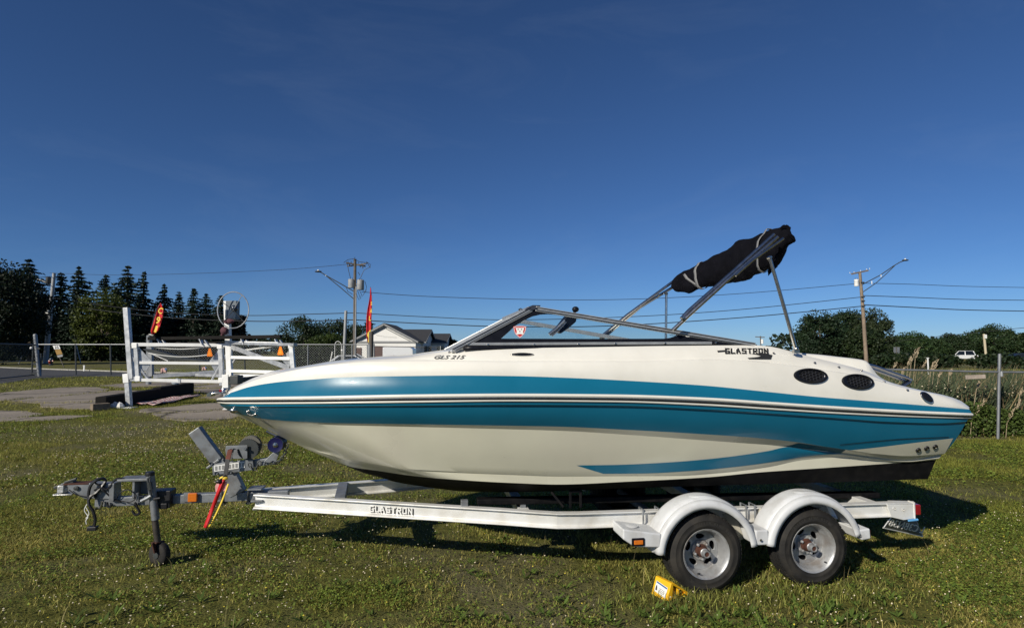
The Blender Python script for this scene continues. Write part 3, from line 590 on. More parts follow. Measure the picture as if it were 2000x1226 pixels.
mb = MB(); mb.tube([((770 - 1000) * kx, 56.96, 1.35), ((774 - 1000) * kx, 56.95, 1.42), ((778 - 1000) * kx, 56.96, 1.36)], .02, 4); mb.build('logo', M['ink'], bt)
cb = wthing('brown_cabinet', 'dark brown upright board beside the white box trailer', 'cabinet', gnd(742, 60)); mb = MB(); kx = 60 / F; mb.box(((742.5 - 1000) * kx, 60, 1.15), (19 * kx, .5, 2.3)); mb.build('body', M['door'], cb, False, .02); mb = MB(); mb.box(((742.5 - 1000) * kx, 59.73, 1.15), (15 * kx, .05, 2.0)); mb.build('panel', M['door'], cb)

# ================================================================== POLES, LAMPS AND WIRES
def insulator(mb, p): mb.lathe([(.001, .16), (.035, .15), (.02, .1), (.05, .06), (.03, .03), (.03, 0)], Matrix.Translation(p), 8)
def can(parent, c, r, h, mat):
    mb = MB(); mb.lathe([(.001, -h / 2), (r * .92, -h / 2), (r, -h / 2 + .05), (r, h / 2 - .05), (r * 1.06, h / 2 - .03), (r * .9, h / 2 + .06), (.001, h / 2 + .08)], Matrix.Translation(c), 18); o = mb.build('transformer', mat, parent, True)
    mb = MB(); insulator(mb, c + Vector((-.12, 0, h / 2 + .05))); insulator(mb, c + Vector((.12, 0, h / 2 + .05))); mb.build('bushing', M['darkfence'], o, True)
    mb = MB(); mb.box(c + Vector((r * .9 if c.x < parent.location.x else -r * .9, 0, .1)), (.2, .1, .1)); mb.build('hanger', M['galv'], o); return o
D1 = 62; base1 = gnd(693, D1); k1 = D1 / F; Z1 = lambda py: hgt(py, D1); X1 = lambda px: at(px, 560, D1).x
P1 = wthing('utility_pole', 'dark utility pole with two grey transformers and a street lamp arm', 'utility pole', base1)
mb = MB(); mb.tube([base1, (X1(692.5), D1, Z1(506))], [.20, .15], 12); mb.build('shaft', M['darkpole'], P1, True)
mb = MB(); mb.tube([(X1(697), D1 - .25, 0), (X1(697), D1 - .25, Z1(560))], .06, 8); mb.build('conduit', M['greypole'], P1, True)
can(P1, Vector((X1(686.5), D1 - .1, Z1(554.5))), .33, .85, M['greypole']); can(P1, Vector((X1(704.5), D1 - .1, Z1(557))), .37, 1.0, M['greypole'])
mb = MB(); mb.bar((X1(677), D1 - .35, Z1(514)), (X1(712), D1 + .35, Z1(519)), .12, .14); mb.bar((X1(676), D1 + .3, Z1(519)), (X1(716), D1 - .3, Z1(516)), .10, .12); ca_ = mb.build('crossarm', M['darkpole'], P1)
mb = MB()
for px, py in ((679, 513), (685, 513), (699, 515), (706, 516), (711, 516), (692, 505), (716, 515)): insulator(mb, Vector((X1(px), D1, Z1(py))))
for px, py in ((682, 520), (703, 522), (708, 524)): mb.tube([(X1(px), D1, Z1(py - 4)), (X1(px), D1, Z1(py))], .05, 6)
mb.build('insulator', M['darkfence'], ca_, True)
mb = MB()
for pts in ([(686, 545), (682, 530), (679, 515)], [(704, 546), (712, 528), (724, 522), (724, 517), (716, 512)], [(708, 565), (716, 572), (717, 560), (714, 550)], [(700, 568), (706, 584), (712, 575), (716, 566)], [(697, 574), (703, 586), (708, 576), (704, 568)], [(678, 562), (681, 570), (690, 575)], [(700, 532), (704, 538)], [(672, 514), (680, 508), (692, 506), (702, 512), (718, 514), (724, 524)]):
    mb.tube([(X1(x), D1 - .3, Z1(y)) for x, y in pts], .028, 5)
mb.build('jumper_wire', M['wire'], P1, True)
def lamp_arm(parent, Xf, Zf, D, pts, pts2, head, mat):
    mb = MB(); mb.tube([(Xf(x), D - .1, Zf(y)) for x, y in pts], .05, 8); mb.tube([(Xf(x), D - .1, Zf(y)) for x, y in pts2], .045, 8); o = mb.build('lamp_arm', mat, parent, True)
    mb = MB(); h = Vector((Xf(head[0]), D - .1, Zf(head[1]))); mb.ball(h, .32, 12, 8, (1.2, .6, .30)); mb.build('lamp_head', M['darkfence'], o, True)
    mb = MB(); mb.ball(h + Vector((0, 0, .13)), .09, 8, 6); mb.build('photocell', M['label'], o, True)
lamp_arm(P1, X1, Z1, D1, [(692, 569), (660, 551), (640, 540), (627, 532), (622, 530.5)], [(692, 584), (665, 561), (645, 545), (637, 538.5)], (621.5, 530.5), M['darkfence'])
mb = MB(); mb.ball((X1(637), D1 - .15, Z1(538.5)), .06, 6, 5); mb.build('clamp', M['label'], P1, True)
# second utility pole on the right
D2 = 66; k2 = D2 / F; X2 = lambda px: at(px, 560, D2).x; Z2 = lambda py: hgt(py, D2); base2 = Vector((X2(1687), D2, 0))
P2 = wthing('utility_pole', 'weathered brown utility pole with crossarm and long lamp arm above the stern', 'utility pole', base2)
mb = MB(); mb.tube([base2, (X2(1684), D2, Z2(610)), (X2(1680.5), D2, Z2(533))], [.21, .18, .15], 12); mb.build('shaft', M['pole'], P2, True)
mb = MB(); mb.bar((X2(1660), D2 - .4, Z2(536)), (X2(1702), D2 + .5, Z2(527)), .13, .16); ca_ = mb.build('crossarm', M['pole'], P2)
mb = MB()
for px, py in ((1661, 534), (1669, 533), (1682, 530), (1694, 527), (1700, 526)): insulator(mb, Vector((X2(px), D2, Z2(py))))
mb.build('insulator', M['label'], ca_, True)
can(P2, Vector((X2(1672), D2 - .1, Z2(553))), .24, .70, M['liftwhite'])
lamp_arm(P2, X2, Z2, D2, [(1683, 556), (1720, 537), (1745, 520), (1758, 512.5), (1768, 509)], [(1683, 571), (1710, 553), (1732, 534), (1748, 519)], (1769, 508.5), M['darkfence'])
for x_, y0_, y1_ in ((1701.5, 549, 555), (1720, 537, 541)): mb = MB(); mb.tube([(X2(x_), D2 - .15, Z2(y0_)), (X2(x_), D2 - .15, Z2(y1_))], .05, 5); mb.build('arm_tag', M['label'], P2)
mb = MB()
for py in (552, 580, 588, 598): mb.box((X2(1683), D2 - .2, Z2(py)), (.36, .12, .14))
mb.build('cable_clamp', M['darkfence'], P2)
# leaning pole on the left, steel pole, distant poles
D3 = 86; k3 = D3 / F; X3 = lambda px: at(px, 600, D3).x; Z3 = lambda py: hgt(py, D3)
P3 = wthing('utility_pole', 'pale grey leaning utility pole in front of the spruces', 'utility pole', Vector((X3(94), D3, 0)))
mb = MB(); mb.tube([(X3(94), D3, 0), (X3(99), D3, Z3(610)), (X3(102.5), D3, Z3(533))], [.34, .28, .22], 12); mb.build('shaft', M['greypole'], P3, True)
can(P3, Vector((X3(93), D3 - .1, Z3(548))), .33, .9, M['darkfence'])
mb = MB(); mb.tube([(X3(70), D3, Z3(545)), (X3(82), D3, Z3(549)), (X3(98), D3, Z3(557))], .07, 6); mb.build('lamp_arm', M['greypole'], P3, True)
mb = MB(); mb.box((X3(97), D3 - .3, Z3(607)), (.4, .3, .8)); mb.build('meter_box', M['label'], P3)
mb = MB()
for k in range(4): mb.tube([(X3(98), D3 - .3, Z3(585 + 6 * k)), (X3(88 - k), D3 - .4, Z3(592 + 8 * k)), (X3(92), D3 - .4, Z3(612 + 5 * k)), (X3(98), D3 - .3, Z3(604 + 5 * k))], .05, 5)
mb.build('cable_loop', M['wire'], P3, True)
sp = wthing('steel_pole', 'plain grey steel pole left of the transformer pole', 'pole', gnd(672, 48)); kx = 48 / F
mb = MB(); mb.tube([((671.5 - 1000) * kx, 48, 0), ((675 - 1000) * kx, 48, hgt(608, 48))], .12, 14); mb.build('shaft', M['greypole'], sp, True); mb = MB(); mb.ball(((675 - 1000) * kx, 48, hgt(608, 48)), .13, 12, 6, (1, 1, .6)); mb.build('cap', M['greypole'], sp, True)
dp = wthing('utility_pole', 'tiny distant utility pole above the deck behind the windshield', 'utility pole', gnd(1486, 190)); kx = 190 / F
mb = MB(); mb.tube([((1486 - 1000) * kx, 190, 0), ((1485 - 1000) * kx, 190, hgt(656, 190))], .2, 8); mb.bar(((1475 - 1000) * kx, 190, hgt(657.5, 190)), ((1493 - 1000) * kx, 190, hgt(658.5, 190)), .2, .25); mb.build('shaft', M['darkpole'], dp, True); mb = MB(); mb.lathe([(.001, 0), (.35, 0), (.35, 1.4), (.001, 1.4)], Matrix.Translation(((1487.5 - 1000) * kx, 189.7, hgt(671, 190))), 10); mb.build('transformer', M['liftwhite'], dp)
sp2 = wthing('short_pole', 'short pale wooden pole among the trees on the right', 'pole', gnd(1923, 92)); kx = 92 / F
mb = MB(); mb.tube([((1924 - 1000) * kx, 92, 0), ((1921.5 - 1000) * kx, 92, hgt(652, 92))], .17, 10); mb.build('shaft', pm('pale pole timber', (.50, .43, .30), .8, var=.15), sp2, True); mb = MB(); mb.box(((1922 - 1000) * kx, 91.8, hgt(657, 92)), (.28, .3, .6)); mb.build('box', M['label'], sp2)
def wire(label, pts, r=.03, n=24, group='overhead wires between the utility poles'):
    """pts: world points; smooth sag through them"""
    P_ = [Vector(p) for p in pts]; mb = MB(); out = []
    for i in range(len(P_) - 1):
        a, b, c, e = P_[max(i - 1, 0)], P_[i], P_[i + 1], P_[min(i + 2, len(P_) - 1)]
        for k in range(n):
            t = k / n; out.append(.5 * ((2 * b) + (c - a) * t + (2 * a - 5 * b + 4 * c - e) * t * t + (3 * b - a - 3 * c + e) * t ** 3))
    out.append(P_[-1]); mb.tube(out, r * 1.25, 5); tag(mb.build('power_line', M['wire'], None, True), label, 'power line', group)
q1 = lambda px, py: at(px, py, D1); q2 = lambda px, py: at(px, py, D2); q12 = lambda px, py: at(px, py, D1 + (D2 - D1) * (px - 700) / 980)
wire('uppermost thin wire between the two street lamp poles', [q1(706, 570), q12(840, 579), q12(1050, 585), q12(1240, 584), q12(1450, 573), q2(1683, 553)], .024)
wire('middle wire between the two street lamp poles', [q1(693, 611), q12(840, 619), q12(1000, 624.5), q12(1240, 618), q12(1450, 604), q2(1683, 580)], .030)
wire('lowest thick cable between the two street lamp poles', [q1(693, 624.5), q12(840, 632.5), q12(1000, 638), q12(1200, 636), q12(1450, 620), q2(1683, 598)], .040)
q2r = lambda px, py: at(px, py, D2 + (px - 1683) * .02)
wire('uppermost thin wire running right from the brown pole', [q2(1683, 553), q2r(1780, 555), q2r(1900, 559.5), q2r(2100, 563)], .024)
wire('middle wire running right from the brown pole', [q2(1683, 577), q2r(1780, 580.5), q2r(1900, 585), q2r(2100, 587)], .032)
wire('lowest thick cable running right from the brown pole', [q2(1683, 595), q2r(1780, 600), q2r(1900, 605.5), q2r(2100, 609)], .042)
wire('steep distant wire above the trees at the right edge', [at(1730, 668, 100), at(1860, 654, 96), at(2100, 630, 90)], .035)
q13 = lambda px, py: at(px, py, D3 + (D1 - D3) * (px - 97) / 595)
wire('upper cable from the leaning pole to the transformer pole', [q13(99, 581), q13(230, 600), q13(350, 611.5), q13(480, 616), q13(580, 614), q1(690, 611)], .035)
wire('lower cable from the leaning pole to the transformer pole', [q13(98, 593), q13(230, 610), q13(350, 621.5), q13(480, 627), q13(580, 627), q1(690, 624.5)], .045)
wire('high thin wire from the transformer pole crossarm to the left', [q1(690, 515), q13(560, 526), q13(380, 534), q13(225, 537), at(97, 533, D3)], .018)
wire('uppermost wire left of the leaning pole', [q13(101, 540), at(50, 545, 80), at(-60, 562, 70)], .035)
wire('second wire left of the leaning pole', [q13(99, 556), at(50, 562, 80), at(-60, 580, 70)], .035)
wire('low thick cable left of the leaning pole', [q13(97, 592), at(50, 603, 80), at(-60, 620, 70)], .045)

# ================================================================== FENCES
def pipe(mb, a, b, r): mb.tube([a, b], r, 8)
def chainlink(parent, a, b, h, step=.15, w=.012, z0=.04, name='wire_mesh', mat=None):
    mb = MB(); L = (b - a).length; d = (b - a) / L; n = int((L + h) / step)
    for i in range(n):
        for s in (1, -1):
            s0 = i * step - (h if s > 0 else 0); t0, t1 = (s0, s0 + h) if s > 0 else (i * step, i * step - h)
            z_a, z_b = z0, z0 + h; u0, u1 = t0, t1
            def clip(u0, za, u1, zb):
                if u0 == u1: return None
                ks = [0, 1]
                lo, hi = 0, 1
                for bound, sign in ((0, 1), (L, -1)):
                    f0 = sign * (u0 - bound); f1 = sign * (u1 - bound)
                    if f0 < 0 and f1 < 0: return None
                    if f0 < 0: lo = max(lo, f0 / (f0 - f1))
                    if f1 < 0: hi = min(hi, f0 / (f0 - f1))
                if lo >= hi: return None
                return (u0 + (u1 - u0) * lo, za + (zb - za) * lo, u0 + (u1 - u0) * hi, za + (zb - za) * hi)
            c = clip(u0, z_a, u1, z_b)
            if not c: continue
            p = a + d * c[0] + Vector((0, 0, c[1])); q = a + d * c[2] + Vector((0, 0, c[3])); nn = Vector((0, 0, 1)).cross(d); ww = (q - p).normalized().cross(nn) * w / 2
            y = nn * (.004 * s); mb.add([p - ww + y, q - ww + y, q + ww + y, p + ww + y], [(0, 1, 2, 3)])
    o = mb.build(name, mat or M['chain'], parent); o['kind'] = 'stuff'; return o
DF = 46; fx = lambda px: (px - 1000) * DF / F; FHT = hgt(672.5, DF)
fl = wthing('chain_link_fence', 'tall chain link fence with dark posts along the left road', 'fence', Vector((fx(80), DF, 0)))
for px in (151, 219, 300, 392, 480): mb = MB(); pipe(mb, (fx(px + 1.2), DF, 0), (fx(px - 2.5), DF, FHT + .02), .055); mb.build('post', M['darkfence'], fl, True)
mb = MB(); pipe(mb, (fx(76), DF, FHT), (fx(560), DF, FHT), .04); mb.build('top_rail', M['fence'], fl, True)
chainlink(fl, Vector((fx(300), DF, 0)), Vector((fx(560), DF, 0)), FHT - .05, .20, .010)
fr_ = wthing('chain_link_fence', 'chain link fence behind the bow, in front of the white house', 'fence', Vector((fx(562), DF, 0)))
for px in (602, 688, 731): mb = MB(); pipe(mb, (fx(px + .8), DF, 0), (fx(px), DF, FHT + .05), .05); mb.build('post', M['fence'], fr_, True)
mb = MB(); pipe(mb, (fx(562), DF, FHT), (fx(727), DF, FHT - .02), .045); mb.build('top_rail', M['fence'], fr_, True)
mb = MB(); pipe(mb, (fx(731), DF, FHT - .14), (fx(860), DF, FHT - .25), .03); mb.build('top_rail', M['darkfence'], fr_, True)
chainlink(fr_, Vector((fx(562), DF, 0)), Vector((fx(860), DF, 0)), FHT - .16, .20, .012)
# gate post and gate at the left
gp = G(77, 734.5); Dg = gp.y; gpx = lambda px: (px - 1000) * Dg / F; gpz = lambda py: hgt(py, Dg)
ga = wthing('chain_link_gate', 'thick banded gate post with the open dark chain link gate at the left', 'gate', gp)
mb = MB(); mb.tube([gp, (gpx(69), Dg, gpz(655))], .13, 14); mb.ball((gpx(69), Dg, gpz(655)), .135, 12, 8); mb.build('gate_post', M['fence'], ga, True)
mb = MB()
for py, px in ((664, 69.6), (668, 70), (675, 71), (684, 72), (700, 73.5), (712, 75), (722, 76)): mb.lathe([(.13, -.03), (.145, -.02), (.145, .02), (.13, .03)], Matrix.Translation((gpx(px), Dg, gpz(py))), 14)
mb.build('band', M['darkfence'], ga, True)
mb = MB(); mb.tube([(gpx(81), Dg + .1, 0), (gpx(80), Dg + .1, gpz(690))], .07, 8); mb.build('stop_post', M['darkfence'], ga, True)
g0 = Vector((gpx(71), Dg, 0)); g1 = at(-60, 700, 34); g1.z = 0
mb = MB()
for z, r in ((.10, .045), (gpz(704), .03), (gpz(673), .045)): mb.tube([g0 + Vector((0, 0, z)), g1 + Vector((0, 0, z))], r, 8)
mb.tube([g0 + Vector((-.1, -.1, .10)), g0 + Vector((-.1, -.1, gpz(672)))], .05, 8); mb.build('gate_frame', M['darkfence'], ga, True)
mb = MB()
for z in (gpz(680), gpz(710), .2): mb.bar(g0 + Vector((-.15, -.1, z)), gp + Vector((-.05, 0, z)), .08, .12)
mb.build('hinge', M['darkfence'], ga); mb = MB(); mb.ball((gpx(67), Dg - .2, gpz(679.5)), .10, 8, 6); mb.build('latch', M['label'], ga, True)
chainlink(ga, g1, g0, gpz(673) - .1, .24, .014, .1, mat=M['darkfence'])
# pipe fence on the right, standing before the reeds
pr = G(1949, 857); DR = pr.y; rx = lambda px: (px - 1000) * DR / F; rz_ = lambda py: hgt(py, DR)
fp = wthing('pipe_fence', 'grey pipe fence post and rail in front of the reeds', 'fence', pr)
mb = MB(); mb.tube([pr, (rx(1950), DR, rz_(693))], .030, 12); mb.ball((rx(1950), DR, rz_(693)), .032, 10, 6); mb.build('post', M['fence'], fp, True)
mb = MB(); mb.tube([(rx(1620), DR, rz_(719)), (rx(1950), DR, rz_(726.5)), (rx(2260), DR, rz_(728))], .022, 8); mb.build('rail', M['fence'], fp, True)
mb = MB(); mb.lathe([(.03, -.06), (.040, -.05), (.040, 0), (.034, .05), (.03, .06)], Matrix.Translation((rx(1950.5), DR, rz_(730))), 12); mb.build('collar', M['greypole'], fp, True)
for px in (1620, 2260): mb = MB(); mb.tube([(rx(px), DR, 0), (rx(px), DR, rz_(716))], .030, 10); mb.build('post', M['fence'], fp, True)
sg = wthing('wooden_board', 'small weathered blank board wired under the pipe rail', 'board', at(1905, 736, DR - .04))
mb = MB(); mb.bar(at(1886, 736.5, DR - .04), at(1924.5, 735, DR - .04), .02, .085); mb.build('plank', pm('bleached timber', (.36, .30, .25), .85, var=.25, scale=9, bump=.2, bscale=40), sg, False, .003)
mb = MB()
for px in (1889, 1921): mb.tube([at(px, 733, DR - .03), at(px, 722.5, DR), at(px, 725, DR + .03), at(px, 736, DR - .02)], .003, 4)
mb.build('tie_wire', M['darkfence'], sg)

# ================================================================== FLAGS, SIGNS, SMALL THINGS
def flag(label, D, pole, polepost, outline, glyphs, thick=.012):
    t = wthing('feather_flag', label, 'flag', gnd(polepost[0], D), 'red feather flags along the fence')
    mb = MB(); b = gnd(polepost[0], D); mb.tube([b, at(polepost[1], polepost[2], D)], polepost[3], 12); mb.build('post', M['fence'], t, True)
    mb = MB(); mb.tube([at(x, y, D) for x, y in pole], .02, 6); mb.build('flag_pole', M['darkfence'], t, True)
    mb = MB(); g = []
    for i, (xl, xr, y) in enumerate(outline): g.append([at(xl + (xr - xl) * k / 6, y + .5 * math.sin(i + k), D - .05 - .06 * math.sin(k * 1.1 + i * .5)) for k in range(7)])
    mb.grid(g); cl = mb.build('cloth', M['redink'], t, True, solid=thick)
    for ch_, x, y, h, ang, wd in glyphs:
        o = at(x, y, D - .16); u = Vector((math.cos(ang), 0, math.sin(ang))); v = Vector((-math.sin(ang), 0, math.cos(ang))); text_part('letter', ch_, M['yellowink'], cl, o, u, v, wd * D / F, h * D / F, .006, bold=.02)
    return t, cl
a_ = math.radians(-17)
t, c = flag('red feather flag with big yellow letters beside the boat lift', 33, [(291, 664), (296, 640), (305, 605), (313, 592), (319, 600)], (292, 291.5, 655, .14), [(296, 300, 652), (294.5, 310, 645), (299, 314, 632), (303, 318, 618), (307, 320, 607), (309.5, 318, 600), (312, 316, 595), (313, 314, 592)], [('C', 307.5, 611, 12, a_, 8.5), ('9', 303, 631, 14, a_, 7.5), ('1', 300.5, 648, 13, a_, 4.5)])
mb = MB(); mb.tube([at(291, 656, 33), at(293, 654, 33), at(301, 656, 33)], .10, 8); mb.build('wrap', M['black'], t, True)
t, c = flag('narrow red feather flag with yellow letters and flame tip by the house', 42, [(723, 674), (724.5, 640), (726, 600), (725, 570), (723.5, 560)], (723.5, 722, 672, .21), [(717.5, 720.5, 668), (716, 723, 655), (715.5, 724.5, 640), (715.5, 725.5, 620), (717.5, 726.2, 605), (720.5, 726.4, 590), (722.4, 726, 577), (723.2, 724.6, 562)], [('S', 724, 596, 7, -.05, 2.6), ('A', 722.5, 611, 9, -.05, 4), ('L', 720.5, 626, 9, -.05, 4)])
mb = MB(); mb.poly([at(718, 650, 41.85), at(724, 643, 41.85), at(723, 655, 41.85), at(720, 668, 41.85), at(718.5, 668, 41.85), at(719.5, 660, 41.85), at(717, 655, 41.85)], (0, .02, 0)); mb.build('flame_tip', M['yellowink'], c)
mb = MB(); mb.tube([gnd(723.8, 42), at(724.5, 648, 42)], .19, 12); mb.build('dark_sleeve', M['darkpole'], t, True)
# road signs
rs = wthing('road_sign', 'leaning road sign with 25 speed plate and yellow warning plate by the lawn', 'road sign', gnd(126, 66)); kx = 66 / F
mb = MB(); mb.tube([gnd(126, 66), at(104, 670, 66)], .05, 6); mb.build('post', M['darkpole'], rs, True)
pp = lambda x, y: at(x, y, 65.9)
mb = MB(); mb.poly([pp(103, 675), pp(115, 674), pp(118, 681), pp(106, 682)], (0, .03, 0)); s1 = mb.build('speed_plate', M['label'], rs); text_part('number', '25', M['ink'], s1, pp(107, 680.5) + Vector((0, -.03, 0)), (1, 0, .06), (-.3, 0, 1), .42, .28, .01)
mb = MB(); mb.poly([pp(107, 683), pp(118, 682), pp(122, 691), pp(111, 693)], (0, .03, 0)); s2 = mb.build('warning_plate', pm('ochre plate', (.30, .17, .03), .5), rs)
mb = MB(); mb.poly([pp(111, 694), pp(122, 692), pp(122.5, 696), pp(113, 698)], (0, .03, 0)); mb.build('lower_plate', M['trim'], rs)
rt_ = wthing('road_sign', 'pair of grey sign backs on a post at the right tree line', 'road sign', gnd(1750, 72))
mb = MB(); mb.tube([gnd(1749, 72), at(1750.5, 677, 72)], .05, 6); mb.build('post', M['darkpole'], rt_, True)
for x0, x1 in ((1745.2, 1749.9), (1751.5, 1757.2)): mb = MB(); mb.poly([at(x0, 691.5, 71.9), at(x1, 691.5, 71.9), at(x1, 677.5, 71.9), at(x0 + .3, 677.5, 71.9)], (0, .03, 0)); mb.build('sign_plate', M['fence'], rt_)
wm = wthing('marker_post', 'short white marker post on the kerb of the left road', 'marker post', G(164, 724.5)); b = G(164, 724.5); mb = MB(); mb.box(b + Vector((0, 0, .24)), (.12, .06, .48)); mb.build('post', M['label'], wm, False, .02); mb = MB(); mb.box(b + Vector((0, 0, .5)), (.16, .10, .06)); mb.build('cap', M['label'], wm)
wm2 = wthing('marker_post', 'white marker post standing among the reeds', 'marker post', gnd(1812, 44)); mb = MB(); mb.box(gnd(1812, 44) + Vector((0, 0, .65)), (.10, .06, 1.3)); mb.build('post', M['label'], wm2, False, .02); mb = MB(); mb.box(gnd(1812, 44) + Vector((0, 0, 1.33)), (.14, .09, .06)); mb.build('cap', M['label'], wm2)
hy = wthing('fire_hydrant', 'dark fire hydrant on the lawn by the leaning pole', 'fire hydrant', G(99.5, 713)); b = G(99.5, 713); mb = MB(); mb.lathe([(.001, 1.0), (.1, .97), (.2, .85), (.22, .75), (.18, .72), (.18, .2), (.24, .18), (.24, 0)], Matrix.Translation(b), 12); mb.build('barrel', M['darkcar'], hy, True); mb = MB(); mb.tube([b + Vector((-.3, 0, .55)), b + Vector((.3, 0, .55))], .09, 8); mb.tube([b + Vector((0, -.3, .5)), b], .11, 8); mb.build('nozzle', M['redcar'], hy, True)
for i, (x0, y0, x1, y1, lb) in enumerate(((37, 709, 49, 678, 'pale leaning stake with red top left of the gate post'), (158.5, 702, 149, 674, 'thin pale leaning stake behind the first fence post'))):
    D = 84; t = wthing('leaning_stake', lb, 'stake', gnd(x0, D)); mb = MB(); mb.tube([gnd(x0, D), at(x1, y1, D)], .06, 6); mb.build('pole', M['greypole'], t, True); mb = MB(); mb.tube([at(x1, y1, D), at(x1 + (.6 if i == 0 else -.3), y1 - 3, D)], .08, 6); mb.build('tip', M['redcar'] if i == 0 else M['greypole'], t, True)
st_ = wthing('leaning_stake', 'pale leaning guy guard behind the fence near the steel pole', 'stake', gnd(641, 50)); mb = MB(); mb.tube([gnd(641, 50), at(649, 688, 50)], .05, 6); mb.build('pole', M['label'], st_, True); mb = MB(); mb.ball(at(649, 688, 50), .07); mb.build('tip', M['label'], st_, True)
ar_ = wthing('bent_pipe', 'thin white pipe arch behind the fence left of the steel pole', 'pipe', gnd(667, 50)); mb = MB(); mb.tube([gnd(654, 50), at(654, 672, 50), at(656, 668, 50), at(660, 666, 50), at(664, 668, 50), at(667, 673, 50), gnd(667, 50)], .025, 6); mb.build('tube', M['label'], ar_, True); mb = MB(); mb.ball(at(668, 684, 50), .10); mb.build('lamp', M['label'], ar_, True)
def small_flag(px, py, D, w, h, label):
    b = gnd(px + w * .5, D); t = wthing('small_flag', label, 'flag', b, 'small striped flags by the lift'); top = at(px + w * .5, py - h, D); mb = MB(); mb.tube([b, top], .008, 5); mb.build('stick', M['pole'], t)
    s = M['flagcloth']; mb = MB(); mb.grid([[at(px + w * (.5 - k / 5) , py - h * .9 + h * v * .9 + .08 * k * k + .4 * math.sin(k * 1.4), D - .03 * math.sin(k * 1.7)) for k in range(6)] for v in (0, .33, .66, 1)]); cl = mb.build('cloth', s, t, True, solid=.004)
    mb = MB(); mb.add([at(px + w * .45, py - h * .85, D - .06), at(px + w * .1, py - h * .8, D - .06), at(px + w * .1, py - h * .45, D - .06), at(px + w * .45, py - h * .45, D - .06)], [(0, 1, 2, 3)]); mb.build('canton', M['blueink'], cl)
def stripes(name, n, w=(.62, .58, .55), r=(.40, .12, .12), axis='X', noise=.6):
    m, t, b = nodes_of(name); L = t.links.new; tc = t.nodes.new('ShaderNodeTexCoord'); wv = t.nodes.new('ShaderNodeTexWave'); wv.bands_direction = axis; wv.inputs['Scale'].default_value = n; wv.inputs['Distortion'].default_value = noise; wv.inputs['Detail'].default_value = 2
    L(tc.outputs['Object'], wv.inputs['Vector']); rr_ = t.nodes.new('ShaderNodeValToRGB'); rr_.color_ramp.elements[0].position = .45; rr_.color_ramp.elements[0].color = (*w, 1); rr_.color_ramp.elements[1].position = .55; rr_.color_ramp.elements[1].color = (*r, 1)
    L(wv.outputs['Fac'], rr_.inputs['Fac']); L(rr_.outputs['Color'], b.inputs['Base Color']); b.inputs['Roughness'].default_value = .85; return m
M['flagcloth'] = stripes('striped flag cloth', 9, (.55, .45, .42), (.42, .16, .15), 'Z'); M['tarp'] = stripes('faded striped sheet', 1.6, (.56, .50, .48), (.30, .10, .10), 'Y', 3.0)
small_flag(320, 727, 30, 12, 10, 'small striped flag on a stick under the lift frame'); small_flag(399, 722, 36, 9, 7, 'tiny far striped flag behind the lift mid beam')
# timber beam, wood block, papers and striped sheet on the apron
bm_ = wthing('timber_beam', 'long black timber beam lying across the asphalt apron', 'beam', G(215, 800)); a, c = G(196, 799), G(371, 768); mb = MB(); mb.bar(a + Vector((0, 0, .20)), c + Vector((0, 0, .22)), .34, .40); mb.bar(a.lerp(c, .55) + Vector((0, 0, .43)), c + Vector((0, 0, .44)), .30, .06); mb.build('beam', M['tar'], bm_, False, .02); mb = MB(); mb.bar(a + Vector((0, -.3, .06)), c + Vector((0, -.3, .06)), .2, .12); mb.build('plank', M['tar'], bm_, False, .01)
wb_ = wthing('wood_block', 'short brown wood block at the near end of the black beam', 'wood block', G(194, 802)); a, c = G(178, 803), G(212, 800.5); mb = MB(); mb.bar(a + Vector((0, 0, .12)), c + Vector((0, 0, .12)), .22, .22); mb.build('block', M['wood'], wb_, False, .012)
pp_ = wthing('litter', 'crumpled white papers beside the wood block', 'litter', G(227, 797)); mb = MB()
for k in range(7): mb.ball(G(218 + 3 * k, 796 + (k % 2)) + Vector((0, 0, .06)), .10, 6, 4, (1.4, 1, .7 + .4 * (k % 3)))
mb.build('paper', M['papers'], pp_)
pb_ = wthing('plastic_bag', 'clear crumpled plastic bag caught on the far end of the beam', 'bag', G(342, 772) + Vector((0, 0, .40))); mb = MB(); mb.ball(G(342, 772) + Vector((0, 0, .54)), .14, 8, 6, (1.2, 1, .8)); mb.ball(G(345, 772) + Vector((0, 0, .64)), .09, 8, 6); mb.build('bag', pm('pale plastic', (.45, .50, .56), .25, trans=.3), pb_, True)
tp_ = wthing('striped_sheet', 'faded red and white striped flag lying flat on the apron', 'flag', G(330, 784)); mb = MB(); g = []
for v in np.linspace(0, 1, 9):
    x0, y0 = 262 + 100 * v, 792 - 17 * v; x1, y1 = 305 + 90 * v, 794 - 20 * v; g.append([G(x0 + (x1 - x0) * k / 7, y0 + (y1 - y0) * k / 7) + Vector((0, 0, .075 + .03 * math.sin(k * 1.9 + v * 11))) for k in range(8)])
mb.grid(g); mb.build('cloth', M['tarp'], tp_, True, solid=.006)
lt = wthing('litter', 'flat white scrap on the asphalt under the bow', 'litter', G(441, 802)); mb = MB(); mb.poly([G(434, 803) + Vector((0, 0, .05)), G(448, 803) + Vector((0, 0, .05)), G(443, 798) + Vector((0, 0, .07)), G(439, 800) + Vector((0, 0, .09))], (0, 0, .01)); mb.build('scrap', M['papers'], lt)
